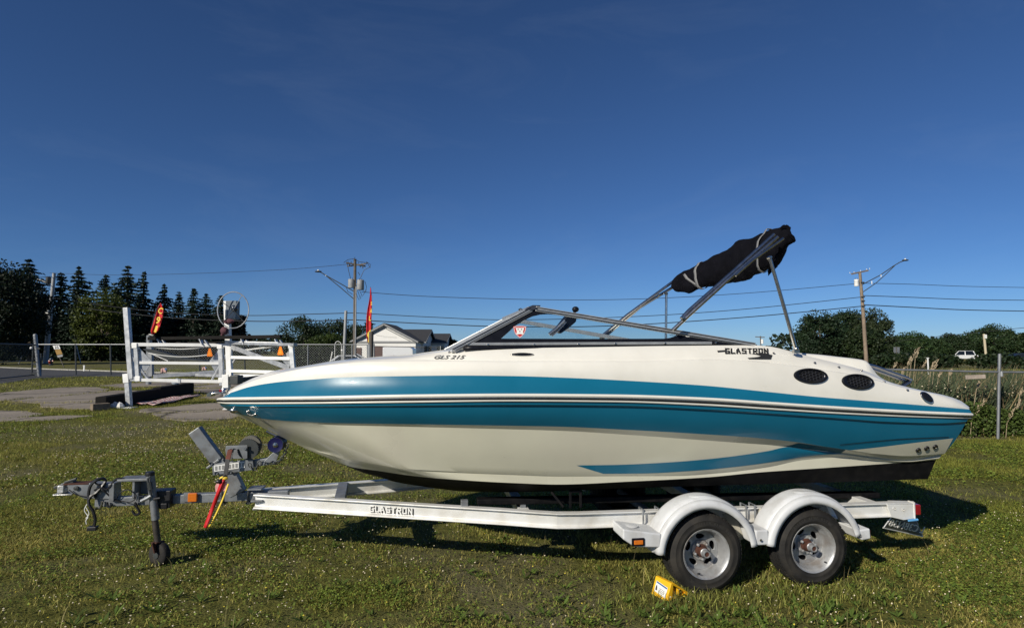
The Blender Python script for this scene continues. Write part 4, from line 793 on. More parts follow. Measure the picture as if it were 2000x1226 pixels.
# ================================================================== BOAT LIFT
DA, DB, DC = 20.0, 20.6, 18.6
A_ = lambda px, py: at(px, py, DA); B_ = lambda px, py: at(px, py, DB)
def onAB(px, py):
    t = (px - 262) / (440 - 262); return at(px, py, DA + (DB - DA) * t)
def onBC(px, py):
    t = (px - 447) / (568 - 447); return at(px, py, DB + (DC - DB) * t)
LF = wthing('boat_lift', 'white and silver boat lift frame with a big winch wheel', 'boat lift', G(251, 797))
def lbar(name, p, q, w, h, mat='liftalu', up=(0, 0, 1), lab=None):
    mb = MB(); mb.bar(p, q, w, h, up); return mb.build(name, M[mat], LF, False, .006, label=lab)
lbar('corner_post', A_(257, 740), A_(247, 601), .16, .16, 'liftalu', (1, 0, 0))
lbar('adjustable_leg', A_(253, 797), A_(248.5, 733), .15, .15, 'liftalu', (1, 0, 0)); lbar('leg_sleeve', A_(249, 747), A_(247.5, 729.5), .185, .185, 'liftwhite', (1, 0, 0))
mb = MB(); mb.box(G(253, 797) + Vector((0, 0, .02)), (.35, .35, .03)); mb.build('foot_pad', M['liftalu'], LF)
mb = MB(); mb.bar(A_(250, 739), A_(270, 740), .10, .14); mb.build('leg_bracket', M['liftalu'], LF)
lbar('top_beam', onAB(258, 672.5), onAB(446, 674), .13, .115, 'liftwhite'); lbar('middle_beam', onAB(270, 708), onAB(432, 709.5), .10, .095, 'liftwhite'); lbar('bottom_beam', onAB(268, 741.5), onAB(440, 745), .13, .105, 'liftwhite')
lbar('frame_post', onAB(270.5, 745), onAB(266, 672), .13, .13, 'liftalu', (1, 0, 0)); lbar('frame_post', onAB(434, 752), onAB(431, 673), .14, .14, 'liftalu', (1, 0, 0))
for x, y, m_ in ((265, 675, 'liftwhite'), (271, 739, 'liftwhite'), (430.5, 676, 'liftwhite'), (433, 742, 'liftwhite')): mb = MB(); mb.box(onAB(x, y), (.17, .17, .17)); mb.build('corner_cap', M[m_], LF, False, .01)
lbar('brace', onAB(250, 685), onAB(271, 716), .05, .07); lbar('brace', onAB(270, 714), onAB(291, 743), .05, .06); lbar('brace', onAB(443, 691), onAB(412, 745), .05, .06)
def gus(pts, f): mb = MB(); mb.poly([f(*p) for p in pts], (0, .02, 0)); return mb.build('gusset_plate', M['liftalu'], LF)
gus([(273, 680), (297, 706), (285, 725), (273, 722)], onAB); gus([(428, 681), (408, 706), (421, 727), (429, 722)], onAB)
mb = MB(); mb.box(onAB(351, 743.5), (.12, .15, .13)); mb.build('splice', M['liftalu'], LF)
# winch post with wheel
lbar('winch_post', B_(449, 735), B_(443, 588), .17, .17, 'liftwhite', (1, 0, 0)); lbar('leg_sleeve', B_(442.5, 757), B_(442, 731), .21, .21, 'liftwhite', (1, 0, 0)); lbar('adjustable_leg', G(443.5, 791), B_(442, 752), .16, .16, 'liftalu', (1, 0, 0))
mb = MB(); c = B_(454.5, 606); mb.box(c, (.38, .28, .66)); wbx = mb.build('winch_box', pm('blue grey housing', (.13, .155, .18), .55, var=.2), LF, False, .02); mb = MB(); mb.box(c + Vector((0, -.16, -.14)), (.36, .02, .30)); mb.build('winch_label', M['darkcar'], wbx); mb = MB(); mb.ball(B_(463, 603) + Vector((0, -.2, 0)), .12, 10, 8); mb.build('winch_hub', M['darkcar'], wbx, True)
mb = MB(); cc = B_(463.5, 606.5) + Vector((0, -.30, 0)); rw = .55; th = [2 * math.pi * k / 40 for k in range(41)]; tl = lambda a, r: cc + Vector((r * .98 * math.cos(a) , -.30 * r * math.cos(a) * .4, r * 1.28 * math.sin(a)))
rwv = 27 * DB / F; rhv = 35 * DB / F
tl = lambda a, r: cc + Vector((rwv * r * math.cos(a), .25 * rwv * r * math.cos(a), rhv * r * math.sin(a)))
mb.tube([tl(a, 1) for a in th], .019, 8, False); wh = mb.build('winch_wheel', M['liftalu'], LF, True)
for a in (1.0, 2.6, -.75, -2.3): mb = MB(); mb.tube([cc, tl(a, 1)], .012, 6); mb.build('spoke', M['liftalu'] if a == 1.0 else M['darkfence'], wh, True)
mb = MB(); mb.ball(B_(443, 646) + Vector((-.02, -.15, 0)), .14, 8, 6, (1, .8, 1)); mb.ball(B_(451, 628) + Vector((0, -.15, 0)), .12, 8, 6, (1.6, .7, .8)); mb.tube([B_(440, 648) + Vector((0, -.1, 0)), B_(435, 655) + Vector((0, -.1, 0))], .04, 6); mb.build('rag', pm('maroon rag', (.10, .04, .05), .9, var=.5, scale=20), LF, True)
# second side of the frame
lbar('top_beam', onBC(450, 670), onBC(577, 673), .15, .09, 'liftalu'); lbar('top_beam', onBC(452, 668.5), onBC(545, 671), .10, .10, 'liftwhite'); lbar('middle_beam', onBC(453, 697.5), onBC(568, 700), .10, .10, 'liftwhite'); lbar('bottom_beam', onBC(452, 724), onBC(560, 727), .12, .10, 'liftwhite')
lbar('frame_post', onBC(574, 735), onBC(569, 676), .13, .13, 'liftalu', (1, 0, 0)); mb = MB(); mb.box(onBC(569, 677), (.15, .15, .10)); mb.build('corner_cap', M['liftwhite'], LF, False, .01)
gus([(567, 683), (549, 697), (551, 704), (566, 718)], onBC)
lbar('diagonal_brace', onBC(452, 677), onBC(566, 719), .06, .15); lbar('brace', onBC(455, 708), onBC(463, 696), .05, .06)
lbar('corner_bar', onBC(450, 676), onBC(449, 735), .06, .08, 'liftwhite', (1, 0, 0))
mb = MB(); mb.box(B_(462, 741), (.28, .4, .3)); mb.bar(B_(455, 744), at(520, 735, 22), .12, .16); mb.build('base_casting', M['darkfence'], LF, False, .02)
lbar('cross_beam', at(300, 735, 26), at(452, 724, 27), .14, .16); lbar('cross_beam', at(360, 731, 27), at(520, 737, 24), .10, .12, 'liftalu'); lbar('cross_beam', at(470, 733, 25), at(560, 735, 22), .08, .10, 'liftwhite')
lbar('far_post', at(295.5, 735, 26), at(294, 672, 26), .17, .17, 'fence', (1, 0, 0))
# dark padded bunks on top, carried on short brackets
lbar('bunk', at(291, 661, 20.9), at(549, 657, 19.7), .14, .11, 'tar'); lbar('bunk', at(345, 668.5, 21.5), at(450, 668, 21.3), .12, .05, 'tar')
for x, D in ((312, 20.7), (394, 20.4), (541, 19.6), (475, 20.0)): mb = MB(); mb.bar(at(x - 3, 662, D), at(x + 2, 673, D), .16, .03, (1, 0, 0)); mb.bar(at(x + 6, 664, D), at(x + 14, 675, D), .10, .03, (1, 0, 0)); mb.build('bunk_bracket', M['liftalu'], LF)
cabl = lambda pts, r=.014: MB
def lcable(pts, r=.016, mat='label'):
    mb = MB(); mb.tube(pts, r, 5); mb.build('lift_cable', M[mat], LF, True)
sagc = lambda a, b, s, f, n=14: [f(a[0] + (b[0] - a[0]) * t, a[1] + (b[1] - a[1]) * t + s * 4 * t * (1 - t)) for t in np.linspace(0, 1, n)]
lcable(sagc((284, 675), (405, 677), 5.5, onAB)); lcable(sagc((290, 689), (410, 692), 6.0, onAB)); lcable(sagc((292, 689), (328, 704.5), 0, onAB)); lcable(sagc((455, 684), (520, 677), 1, onBC), .010); lcable(sagc((470, 685), (560, 674), 0, onBC), .010)
mb = MB(); mb.poly([onAB(278, 681), onAB(300, 683), onAB(356, 699), onAB(410, 705), onAB(410, 707), onAB(330, 702), onAB(300, 694)], (0, .3, 0)); mb.build('sling', M['darkfence'], LF)
def smv(f, cx, cy, s, lb):
    p = [f(cx - .18 * s, cy - s), f(cx + .18 * s, cy - s), f(cx + .62 * s, cy + .55 * s), f(cx + .5 * s, cy + .75 * s), f(cx - .5 * s, cy + .75 * s), f(cx - .62 * s, cy + .55 * s)]
    p = [q + Vector((0, -.14, 0)) for q in p]; ct = sum(p, Vector()) / 6
    t = wthing('warning_triangle', lb, 'warning triangle', ct, 'orange triangles hung on the lift'); mb = MB(); mb.poly(p, (0, .012, 0)); o = mb.build('plate', M['orange'], t, False)
    mb = MB(); mb.poly([ct + (q - ct) * .55 + Vector((0, -.004, 0)) for q in p], (0, .003, 0)); mb.build('centre', pm('fluorescent orange', (.95, .30, .02), .5), t); mb = MB(); mb.tube([p[0].lerp(p[1], .5), p[0].lerp(p[1], .5) + Vector((0, .1, .06))], .006, 4); mb.build('hook', M['darkfence'], t)
smv(onAB, 413.5, 689, 9, 'orange triangle hanging left of the winch post'); smv(onBC, 551, 686, 9.5, 'orange triangle at the right end of the lift')
# ================================================================== MOTORBOAT
BOAT = fthing('motorboat', 'white and teal blue bowrider motorboat standing on the silver trailer', 'motorboat', (0, 0, 0.55))
class Line:
    def __init__(s, pts, bpts=None, db=0.0, minb=0.0):
        s.x0 = pts[0][0]; s.x1 = pts[-1][0]; s.fy = pchip([p[0] for p in pts], [p[1] for p in pts])
        bp = bpts or [(p[0], p[2]) for p in pts]
        s.fb = pchip([p[0] for p in bp], [p[1] for p in bp]); s.db = db
    def pt(s, t):
        px = s.x0 + (s.x1 - s.x0) * t
        return P(px, float(s.fy(px)), max(0.0, float(s.fb(px)) + s.db))
BR = [(424, 0), (432, .12), (450, .24), (470, .36), (515, .55), (583, .75), (661, .90), (800, 1.06), (1000, 1.17), (1200, 1.19), (1400, 1.18), (1600, 1.145), (1800, 1.09), (1880, 1.05), (1900, 1.01)]
def br(db, extra=None): return [(x, max(0, b + db)) for x, b in BR]
L_RT = Line([(426, 779), (432, 777.5), (500, 776), (620, 774.5), (800, 771), (1000, 769.5), (1200, 771), (1380, 777), (1500, 785), (1650, 795), (1800, 803.5), (1897, 808)], BR)
L_RB = Line([(427, 785), (445, 787.5), (500, 788), (620, 787.5), (800, 785.5), (1000, 783), (1200, 784.5), (1380, 791.5), (1500, 799), (1650, 808), (1800, 814), (1894, 816)], BR, -.012)
L_K1 = Line([(431, 791), (500, 793.5), (620, 793), (800, 791.5), (1000, 790), (1200, 791.5), (1380, 799), (1500, 806.5), (1650, 817), (1731, 823), (1839, 826), (1887, 823)], [(431, 0.0)] + br(-.02)[2:], -.0)
L_K1b = Line([(433, 793), (500, 795), (620, 795), (800, 794), (1000, 792.5), (1200, 794), (1380, 801.5), (1500, 809), (1650, 819.5), (1731, 825.5), (1839, 828.5), (1886, 826)], [(433, 0.0)] + br(-.045)[2:])
BK2 = [(455, 0), (470, .10), (515, .32), (583, .55), (661, .72), (800, .90), (1000, 1.03), (1200, 1.05), (1400, 1.03), (1600, .97), (1845, .89)]
L_K2 = Line([(455, 806), (515, 817.5), (583, 823), (661, 826), (800, 828), (900, 829.5), (1000, 831), (1100, 833), (1225, 839), (1350, 846), (1480, 855), (1564, 864), (1609, 871.5), (1663, 879), (1717, 886), (1771, 890), (1846, 884)], BK2)
L_K3 = Line([(458, 808), (515, 819.5), (583, 826), (661, 829.5), (800, 833), (1000, 838), (1100, 841), (1225, 848.5), (1350, 857.5), (1480, 867), (1535, 871), (1639, 884), (1704, 893), (1769, 899), (1838, 889)], [(458, 0), (515, .285), (583, .515), (661, .685), (800, .865), (1000, .995), (1200, 1.01), (1350, .985), (1480, .94), (1560, .90), (1640, .862), (1704, .85), (1769, .845), (1838, .84)])
L_S1 = Line([(590, 872), (635, 883), (687, 896), (739, 906), (800, 915.5), (860, 919), (1000, 924), (1090, 927), (1200, 926.5), (1320, 926), (1400, 921), (1500, 909), (1569, 894), (1640, 890), (1704, 897), (1769, 902), (1828, 897)],
            [(590, 0), (635, .20), (687, .42), (739, .58), (800, .72), (860, .75), (1000, .84), (1200, .87), (1500, .85), (1700, .84), (1828, .835)])
L_S1b = Line([(594, 874.5), (635, 885.5), (687, 898), (739, 908), (800, 918), (860, 921.5), (1000, 927), (1090, 930), (1200, 929.5), (1320, 929), (1400, 924), (1500, 912), (1569, 898), (1640, 893), (1704, 898.5), (1769, 902.5), (1828, 897.5)],
            [(594, 0), (635, .19), (687, .40), (739, .56), (800, .70), (860, .73), (1000, .82), (1200, .855), (1500, .835), (1700, .83), (1828, .83)])
L_C = Line([(660, 903), (687, 911.5), (739, 919), (800, 928), (860, 934), (1000, 942.5), (1090, 945.5), (1225, 940), (1387, 931), (1475, 922.5), (1600, 914), (1731, 905), (1828, 898)],
           [(660, 0), (687, .14), (739, .38), (800, .58), (860, .70), (1000, .81), (1090, .835), (1225, .85), (1387, .845), (1600, .83), (1828, .82)])
L_C2 = Line([(664, 905), (687, 914), (711, 923), (743, 932), (774, 941), (816, 948), (858, 954), (906, 959), (998, 960.5), (1090, 958), (1225, 953), (1380, 948), (1636, 941), (1812, 935)],
            [(664, 0), (687, .05), (743, .16), (858, .36), (998, .56), (1090, .66), (1225, .74), (1380, .77), (1636, .775), (1812, .775)])
D1Y = [(437, 776), (445, 769), (456, 765), (488, 755), (520, 749), (563, 744), (620, 740), (661, 737), (800, 734), (900, 733), (1000, 734), (1120, 738), (1250, 744.5), (1380, 753), (1500, 765), (1600, 775), (1700, 783), (1800, 791), (1860, 796), (1892, 799)]
L_D1 = Line(D1Y, [(437, .0)] + br(-.035)[2:])
L_D2 = Line([(441, 770), (448, 765), (460, 758), (480, 749), (510, 738), (563, 725), (640, 713), (720, 707), (840, 705.5), (980, 707), (1240, 707), (1380, 703), (1461, 706), (1542, 714), (1600, 722), (1680, 735), (1760, 756), (1840, 773), (1875, 785), (1891, 796)], [(441, 0.0)] + br(-.070)[2:])
L_D2b = Line([(442, 768), (449, 763.5), (460, 757), (480, 748), (510, 737), (563, 724), (640, 711.5), (720, 704.5), (840, 702.5), (980, 704), (1240, 704), (1380, 700), (1461, 703), (1542, 711.5), (1600, 720), (1680, 733.5), (1760, 755), (1840, 772), (1875, 784), (1891, 795.5)], [(442, 0.0)] + br(-.100)[2:])
L_D3 = Line([(445, 764), (454, 758), (474, 748), (492, 739), (510, 732), (528, 726), (549, 725 - 1), (583, 718), (609, 714), (661, 706.6), (713, 701), (765, 698), (800, 696), (820, 692.5), (860, 687), (900, 682.6), (940, 681), (1000, 680), (1100, 678.5), (1200, 677), (1300, 675.5), (1400, 674.5), (1470, 674), (1500, 676), (1530, 682), (1560, 690.5), (1590, 698), (1640, 710), (1690, 724), (1733, 744), (1800, 762), (1850, 773), (1872, 781), (1890, 794)], [(445, 0.0)] + br(-.19)[2:])
NT = 110
TS = [(k / NT) ** 1.25 for k in range(NT + 1)]
def panel(mb, A, B, rows=4, bulge=0.0, ts=TS):
    for sgn in (1, -1):
        g = []
        for r in range(rows + 1):
            v = r / rows; row = []
            for t in ts:
                p = A.pt(t).lerp(B.pt(t), v); p.y -= bulge * math.sin(math.pi * v) * min(1, t * 6) * (-1 if False else 1)
                if p.y > 0: p.y = 0
                row.append(Vector((p.x, p.y * sgn, p.z)))
            g.append(row)
        mb.grid(g)
class KeelLine:
    def pt(s, t):
        p = L_C2.pt(t); z = p.z - 0.16 * min(1, -p.y / 0.9)
        return Vector((p.x, 0, z))
KEEL = KeelLine()
band = MB(); panel(band, L_RB, L_K1, 2); panel(band, L_K1, L_K1b, 1); panel(band, L_K1b, L_K2, 8, 0.012)
side = MB(); panel(side, L_K2, L_K3, 1); panel(side, L_K3, L_S1, 8, 0.012); panel(side, L_S1, L_S1b, 1); panel(side, L_S1b, L_C, 2)
bott = MB(); panel(bott, L_C, L_C2, 3); panel(bott, L_C2, KEEL, 3)
dstripe = MB(); panel(dstripe, L_RT, L_D1, 5, 0.010)
deck = MB(); panel(deck, L_D1, L_D2, 5, 0.012); panel(deck, L_D2, L_D2b, 2, 0.004); panel(deck, L_D2b, L_D3, 6, 0.018)
# transom
trm = MB(); ends = [L.pt(1.0) for L in (L_RT, L_RB, L_K1, L_K1b, L_K2, L_K3, L_S1, L_C, L_C2)] + [KEEL.pt(1.0)]
trm.grid([[Vector((p.x + 0.10 * (1 - (p.y / 1.15) ** 2) * 0 , p.y * k, p.z)) for p in ends] for k in (1, .9, .6, .3, 0, -.3, -.6, -.9, -1)])
# deck inside: coaming, cockpit well, stern platform
def depth(t): return 0.55 * max(0, min(1, (t - .16) / .05)) * max(0, min(1, (.80 - t) / .04))
well = MB(); g = []
NW = 90
for i in range(NW + 1):
    t = i / NW; p = L_D3.pt(t); b3 = -p.y; d = depth(t)
    b4 = max(0, b3 - .10); b5 = max(0, b4 - .03)
    zc = p.z + 0.012 * min(1, b3) * (1 if t < .18 else .3)
    row = [(b3, p.z), (b4, p.z + .006), (b5, zc - d), (b5 * .5, zc + .004 - d), (0, zc + .006 - d)]
    row = [Vector((p.x, -b, z)) for b, z in row]; row += [Vector((q.x, -q.y, q.z)) for q in reversed(row[:-1])]
    g.append(row)
well.grid(g)
capv = [L.pt(1.0) for L in (L_RT, L_D1, L_D2, L_D3)]
deckend = MB(); deckend.grid([[Vector((p.x, p.y * k, p.z)) for p in capv] for k in (1, .5, 0, -.5, -1)])
hull_all = MB()
for q in (band, side, bott, dstripe, deck): hull_all.add(q.v, q.f)
BV = BVHTree.FromPolygons([v[:] for v in hull_all.v], hull_all.f)
EYE = to_local(Vector((0, 0, CAM_H)))
def S(px, py, off=0.0):
    d = P(px, py, 1.0) - EYE; d.normalize()
    loc, nor, i, dist = BV.ray_cast(EYE, d)
    if loc is None:
        loc, nor, i, dist = BV.find_nearest(P(px, py, 1.05))
    if nor.dot(d) > 0: nor = -nor
    return loc + nor * off, nor
def frame_on(px, py, off=0.0, du=(6, 0)):
    c, n = S(px, py, off); a, _ = S(px - 5, py); b, _ = S(px + 5, py)
    u = (b - a).normalized(); n = (n - u * n.dot(u)).normalized(); v = n.cross(u)
    return c, u, v, n, (b - a).length / 10
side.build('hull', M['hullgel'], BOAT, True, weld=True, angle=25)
band.build('hull_band', M['blue'], BOAT, True, weld=True, angle=25)
bott.build('bottom_paint', M['bottom'], BOAT, True, weld=True, angle=30)
trm.build('transom', M['blue'], BOAT, True)
dk = MB(); dk.add(deck.v, deck.f); dk.add(well.v, well.f); dk.add(deckend.v, deckend.f)
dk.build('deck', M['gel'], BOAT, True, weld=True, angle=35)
dstripe.build('deck_stripe', M['blue'], BOAT, True, weld=True, angle=35)
def patch(name, up, lo, mat, n=60, m=6, off=0.003, label=None):
    fu = pchip([p[0] for p in up], [p[1] for p in up]); fl = pchip([p[0] for p in lo], [p[1] for p in lo]); mb = MB(); rows = []
    for j in range(m + 1):
        row = []
        for i in range(n + 1):
            t = i / n; xa = up[0][0] + (up[-1][0] - up[0][0]) * t; xb = lo[0][0] + (lo[-1][0] - lo[0][0]) * t; v = j / m
            row.append(S(xa * (1 - v) + xb * v, float(fu(xa)) * (1 - v) + float(fl(xb)) * v, off)[0])
        rows.append(row)
    mb.grid(rows); return mb.build(name, mat, BOAT, True, label=label, angle=14)
# blue swoosh sweeping from the band to the lower side, white panel at the stern
patch('blue_swoosh', [(1126, 908), (1200, 907), (1300, 902.5), (1400, 894), (1500, 880), (1537, 872.6), (1590, 879.3), (1640, 885)],
      [(1178, 924), (1250, 923.5), (1350, 918.5), (1450, 909), (1515, 900), (1582, 889.5), (1612, 887), (1646, 885.6)], M['blue'], 100, 8, 0.003, 'blue swoosh on the lower hull side')
patch('swoosh_joint', [(1560, 864.6), (1609, 871.9), (1652, 877.8)], [(1536, 871), (1590, 877.9), (1642, 883.8)], M['blueshade'], 40, 3, 0.003)
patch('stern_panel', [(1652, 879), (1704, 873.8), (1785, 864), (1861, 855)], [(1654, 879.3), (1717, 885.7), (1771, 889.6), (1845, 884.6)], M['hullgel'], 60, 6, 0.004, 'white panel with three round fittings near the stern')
patch('crease_shade', [(1640, 867), (1700, 861), (1758, 856), (1852, 852)], [(1640, 868.2), (1700, 862.3), (1758, 857.3), (1852, 853.2)], M['black'], 30, 1, 0.0055)  # black strip painted for the shade in the thin hull crease
for cx, cy in ((1792, 877.5), (1808.5, 874), (1825, 871)):
    c, u, v, n, s = frame_on(cx, cy, 0.006); mb = MB(); mb.lathe([(.001, .004), (.012, .004), (.014, .012), (.022, .010), (.0235, .002), (.0235, -.004)], frame4(c, u, v), 20)
    o = mb.build('drain_fitting', M['black'], BOAT, True)
    m2 = MB(); m2.lathe([(.0005, .009), (.008, .0085), (.010, .004)], frame4(c, u, v), 12); m2.build('plug', M['chrome'], o, True)
# rub rail
def sweep(name, A, B, v, r, mat, out, parent=BOAT, n=8, ts=TS):
    mb = MB()
    for sg in (1, -1):
        pts = []
        for t in ts:
            p = A.pt(t).lerp(B.pt(t), v); p.y -= out
            pts.append(Vector((p.x, p.y * sg, p.z)))
        mb.tube(pts, r, n)
    return mb.build(name, mat, parent, True)
rr = sweep('rub_rail', L_RT, L_RB, .14, .013, M['gel'], 0.008)
sweep('insert', L_RT, L_RB, .50, .0155, M['black'], 0.006, rr)
sweep('insert_bead', L_RT, L_RB, .42, .0055, M['chrome'], 0.020, rr, 6)
sweep('lower_bead', L_RT, L_RB, .86, .011, M['gel'], 0.004, rr)
mb = MB()
for k in range(9):
    a = -1 + k / 4; mb.v = mb.v
tp = L_RT.pt(1.0); mb = MB(); mb.tube([Vector((tp.x + .02 * (1 - (y / 1.0) ** 2) - .01, y, tp.z - .02)) for y in np.linspace(-.98, .98, 14)], .016, 8)
mb.build('stern_rail', M['black'], rr, True)
# rail screws
for px in range(640, 1890, 58):
    p = L_RT.pt((px - 426) / (1897 - 426)).lerp(L_RB.pt((px - 427) / (1894 - 427)), .5); mb = MB(); mb.ball((p.x, p.y - .022, p.z), .0035, 6, 4); mb.build('screw', M['chrome'], rr, True)
# small deck fittings
def snap(px, py):
    c, u, v, n, s = frame_on(px, py); mb = MB(); mb.lathe([(.0005, .014), (.006, .013), (.008, .009), (.006, .006), (.011, .004), (.012, 0), (.012, -.004)], frame4(c, u, v), 12); mb.build('snap', M['chrome'], BOAT, True)
for px, py in ((1511, 690), (1591, 709), (1638, 717.5), (1682, 723.5), (1727, 746), (1772, 762), (878, 688.5)): snap(px, py)
def oval(name, px, py, a, b, mats, tilt=0.0):
    c, u, v, n, s = frame_on(px, py); a *= s; b *= s
    q = Matrix.Rotation(tilt, 3, n); u = q @ u; v = q @ v
    ell = lambda k, h: [c + u * (a * k * math.cos(t)) + v * (b * k * math.sin(t)) + n * h for t in np.linspace(0, 2 * math.pi, 40, endpoint=False)]
    return c, u, v, n, a, b, ell
M['grille'] = pm('glossy black grille', (.03, .03, .032), .22, var=.1, spec=.6)
def vent(px, py, a, b, tilt):
    c, u, v, n, a, b, ell = oval('vent', px, py, a, b, None, tilt)
    mb = MB(); mb.grid([ell(1.04, -.012), ell(1.04, .006), ell(1.0, .016), ell(.90, .018), ell(.74, .010), ell(.70, .001)], True)
    o = mb.build('vent', M['gasket'], BOAT, True, label='black oval vent with honeycomb grille on the white deck side')
    m2 = MB(); m2.grid([ell(.71, .004), ell(.45, .004), ell(.2, .004), ell(.01, .004)], True); m2.build('backing', M['bottom'], o)
    m3 = MB(); R = a / 7.2
    for i in range(-7, 8):
        for j in range(-6, 7):
            x = R * 1.5 * i; y = R * math.sqrt(3) * .62 * (j + (i % 2) / 2)
            if (x / (a * .66)) ** 2 + (y / (b * .66)) ** 2 > 1: continue
            pts = [c + u * (x + R * .92 * math.cos(k * math.pi / 3)) + v * (y + R * .58 * math.sin(k * math.pi / 3)) + n * .008 for k in range(7)]
            m3.tube(pts, .0032, 4, False)
    m3.build('grille', M['grille'], o, True)
    m4 = MB(); pts = ell(.80, .0165); m4.tube(pts[28:] + pts[:6], .0025, 5); m4.build('rim_highlight', M['chrome'], o, True)  # chrome arc added to stand for the highlight along the vent rim
vent(1583, 734, 31.5, 12.6, -.02); vent(1675, 745.5, 29.5, 12.6, -.03)
def lens_oval(name, px, py, a, b, tilt, label):
    c, u, v, n, a, b, ell = oval(name, px, py, a, b, None, tilt)
    mb = MB(); mb.grid([ell(1.06, -.008), ell(1.06, .004), ell(1.0, .009), ell(.9, .010)], True); o = mb.build(name, M['chrome'], BOAT, True, label=label)
    m2 = MB(); m2.grid([ell(.9, .009), ell(.75, .015), ell(.5, .02), ell(.01, .022)], True); m2.build('cap', M['gasket'], o, True)
    return o
lens_oval('pop_up_cleat', 1020, 693, 22, 3.6, 0.0, 'dark oval pop up cleat amidships'); lens_oval('stern_cleat', 1809.5, 776, 11, 7.5, -.62, 'tilted dark oval cleat on the stern quarter')
# lettering
def decal_text(name, body, x0, x1, y0, y1, mat, bold=0.0, shear=0.0):
    c, u, v, n, s = frame_on((x0 + x1) / 2, (y0 + y1) / 2); a, _ = S(x0, y1); b, _ = S(x1, y1); t, _ = S(x0, y0)
    return text_part(name, body, mat, BOAT, a + n * .006, b - a, n.cross((b - a).normalized()), (b - a).length, (t - a).length, .002, shear, bold)
c_, n_ = S(1458, 686); a_, _ = S(1416, 691.5, .006); b_, _ = S(1500, 691.5, .006); t_, _ = S(1416, 680.8, .006)
block_text('brand_lettering', M['ink'], BOAT, a_, b_ - a_, t_ - a_, .004)
decal_text('model_lettering', 'GLS 215', 848, 909, 695.5, 701.5, pm('chrome vinyl', (.16, .16, .15), .35, .3), .008, .45)
def decal(name, pts, mat, off=.006):
    mb = MB(); vs = [S(x, y, off)[0] for x, y in pts]; mb.add(vs, [tuple(range(len(vs)))]); o = mb.build(name, mat, BOAT)
    bm = bmesh.new(); bm.from_mesh(o.data); bmesh.ops.triangulate(bm, faces=bm.faces); bm.to_mesh(o.data); bm.free(); return o
decal('emblem_dash', [(1400, 685.4), (1415.5, 684.3), (1415.5, 687.2), (1401.5, 688.2)], M['ink'])
decal('emblem_arrow', [(1464, 690.8), (1480, 691), (1498, 690.4), (1500, 692), (1508, 693.6), (1505, 701.6), (1480, 701.4), (1462, 701), (1459, 699), (1473, 698), (1480, 697), (1486, 695), (1476, 692.6)], M['ink'])
# bow hardware
mb = MB(); a = P(413, 768.5, .03); b_ = P(446, 766, .03); mb.bar(a, b_, .10, .016); mb.tube([a + Vector((0, -.06, -.005)), a + Vector((0, .06, -.005))], .02, 10)
mb.build('anchor_roller', M['chrome'], BOAT, True, .003)
mb = MB(); p = P(438, 761.5, 0.02); mb.lathe([(.03, -.02), (.03, .012), (.026, .018), (.001, .02)], frame4(p, (1, 0, 0), (0, 1, 0)), 14); o = mb.build('bow_light', M['chrome'], BOAT, True)
mb = MB(); mb.box(p + Vector((-.02, -.012, -.004)), (.03, .03, .018)); mb.build('red_lens', M['red'], o)
mb = MB(); c, n = S(458, 800); mb.ball(c + n * .005, .034, 12, 8, (1.15, .9, .8)); mb.build('tow_hook', M['chrome'], BOAT, True)
mb = MB(); c, u, v, n, s = frame_on(492, 806)
mb.tube([c - u * .04 + v * .02, c - u * .02 + v * .014 + n * .025, c + u * .02 - v * .008 + n * .025, c + u * .035 - v * .02], .008, 8); mb.ball(c - u * .04 + v * .02, .014); mb.ball(c + u * .035 - v * .02, .014); mb.ball(c + v * .03, .011)
mb.build('bow_eye', M['chrome'], BOAT, True)
mb = MB(); mb.tube([P(520, 842, .01), P(540, 851, .01)], .012, 8); mb.build('winch_eye', M['chrome'], BOAT, True)
# sun pad and engine hatch behind the cockpit
top = [(1528, 682), (1545, 687), (1575, 690), (1600, 692), (1640, 696.5), (1678, 701), (1690, 703.5), (1698, 713), (1712, 731), (1736, 746)]
ft = pchip([p[0] for p in top], [p[1] for p in top]); g = []
for i in range(41):
    px = 1528 + (1736 - 1528) * i / 40; p = P(px, float(ft(px)), .74); q = [(.80, p.z - .22), (.775, p.z - .03), (.755, p.z - .006), (.72, p.z), (.3, p.z + .004)]
    row = [Vector((p.x, -b, z)) for b, z in q]; row += [Vector((r.x, -r.y, r.z)) for r in reversed(row)]; g.append(row)
mb = MB(); mb.grid(g); mb.add(g[0], [tuple(range(len(g[0])))]); mb.add(g[-1], [tuple(range(len(g[-1])))]); mb.build('engine_hatch', M['gel'], BOAT, True, weld=True, angle=50)
# stern grab rail
mb = MB(); y0 = -.55
pts = [P(1692, 712, .55), P(1710, 716, .55), P(1740, 727, .55), P(1772, 738, .55), P(1779, 742, .55), P(1776, 747, .55), P(1757, 759, .55)]
mb.tube(pts, .016, 8); mb.tube([P(1698, 719, .5), P(1735, 732, .5), P(1766, 743, .5)], .013, 8); mb.build('grab_rail', M['chrome'], BOAT, True)
mb = MB(); mb.bar(P(1776, 744, .53), P(1757, 760, .53), .05, .03); mb.build('rail_bracket', M['gasket'], BOAT, False, .004)

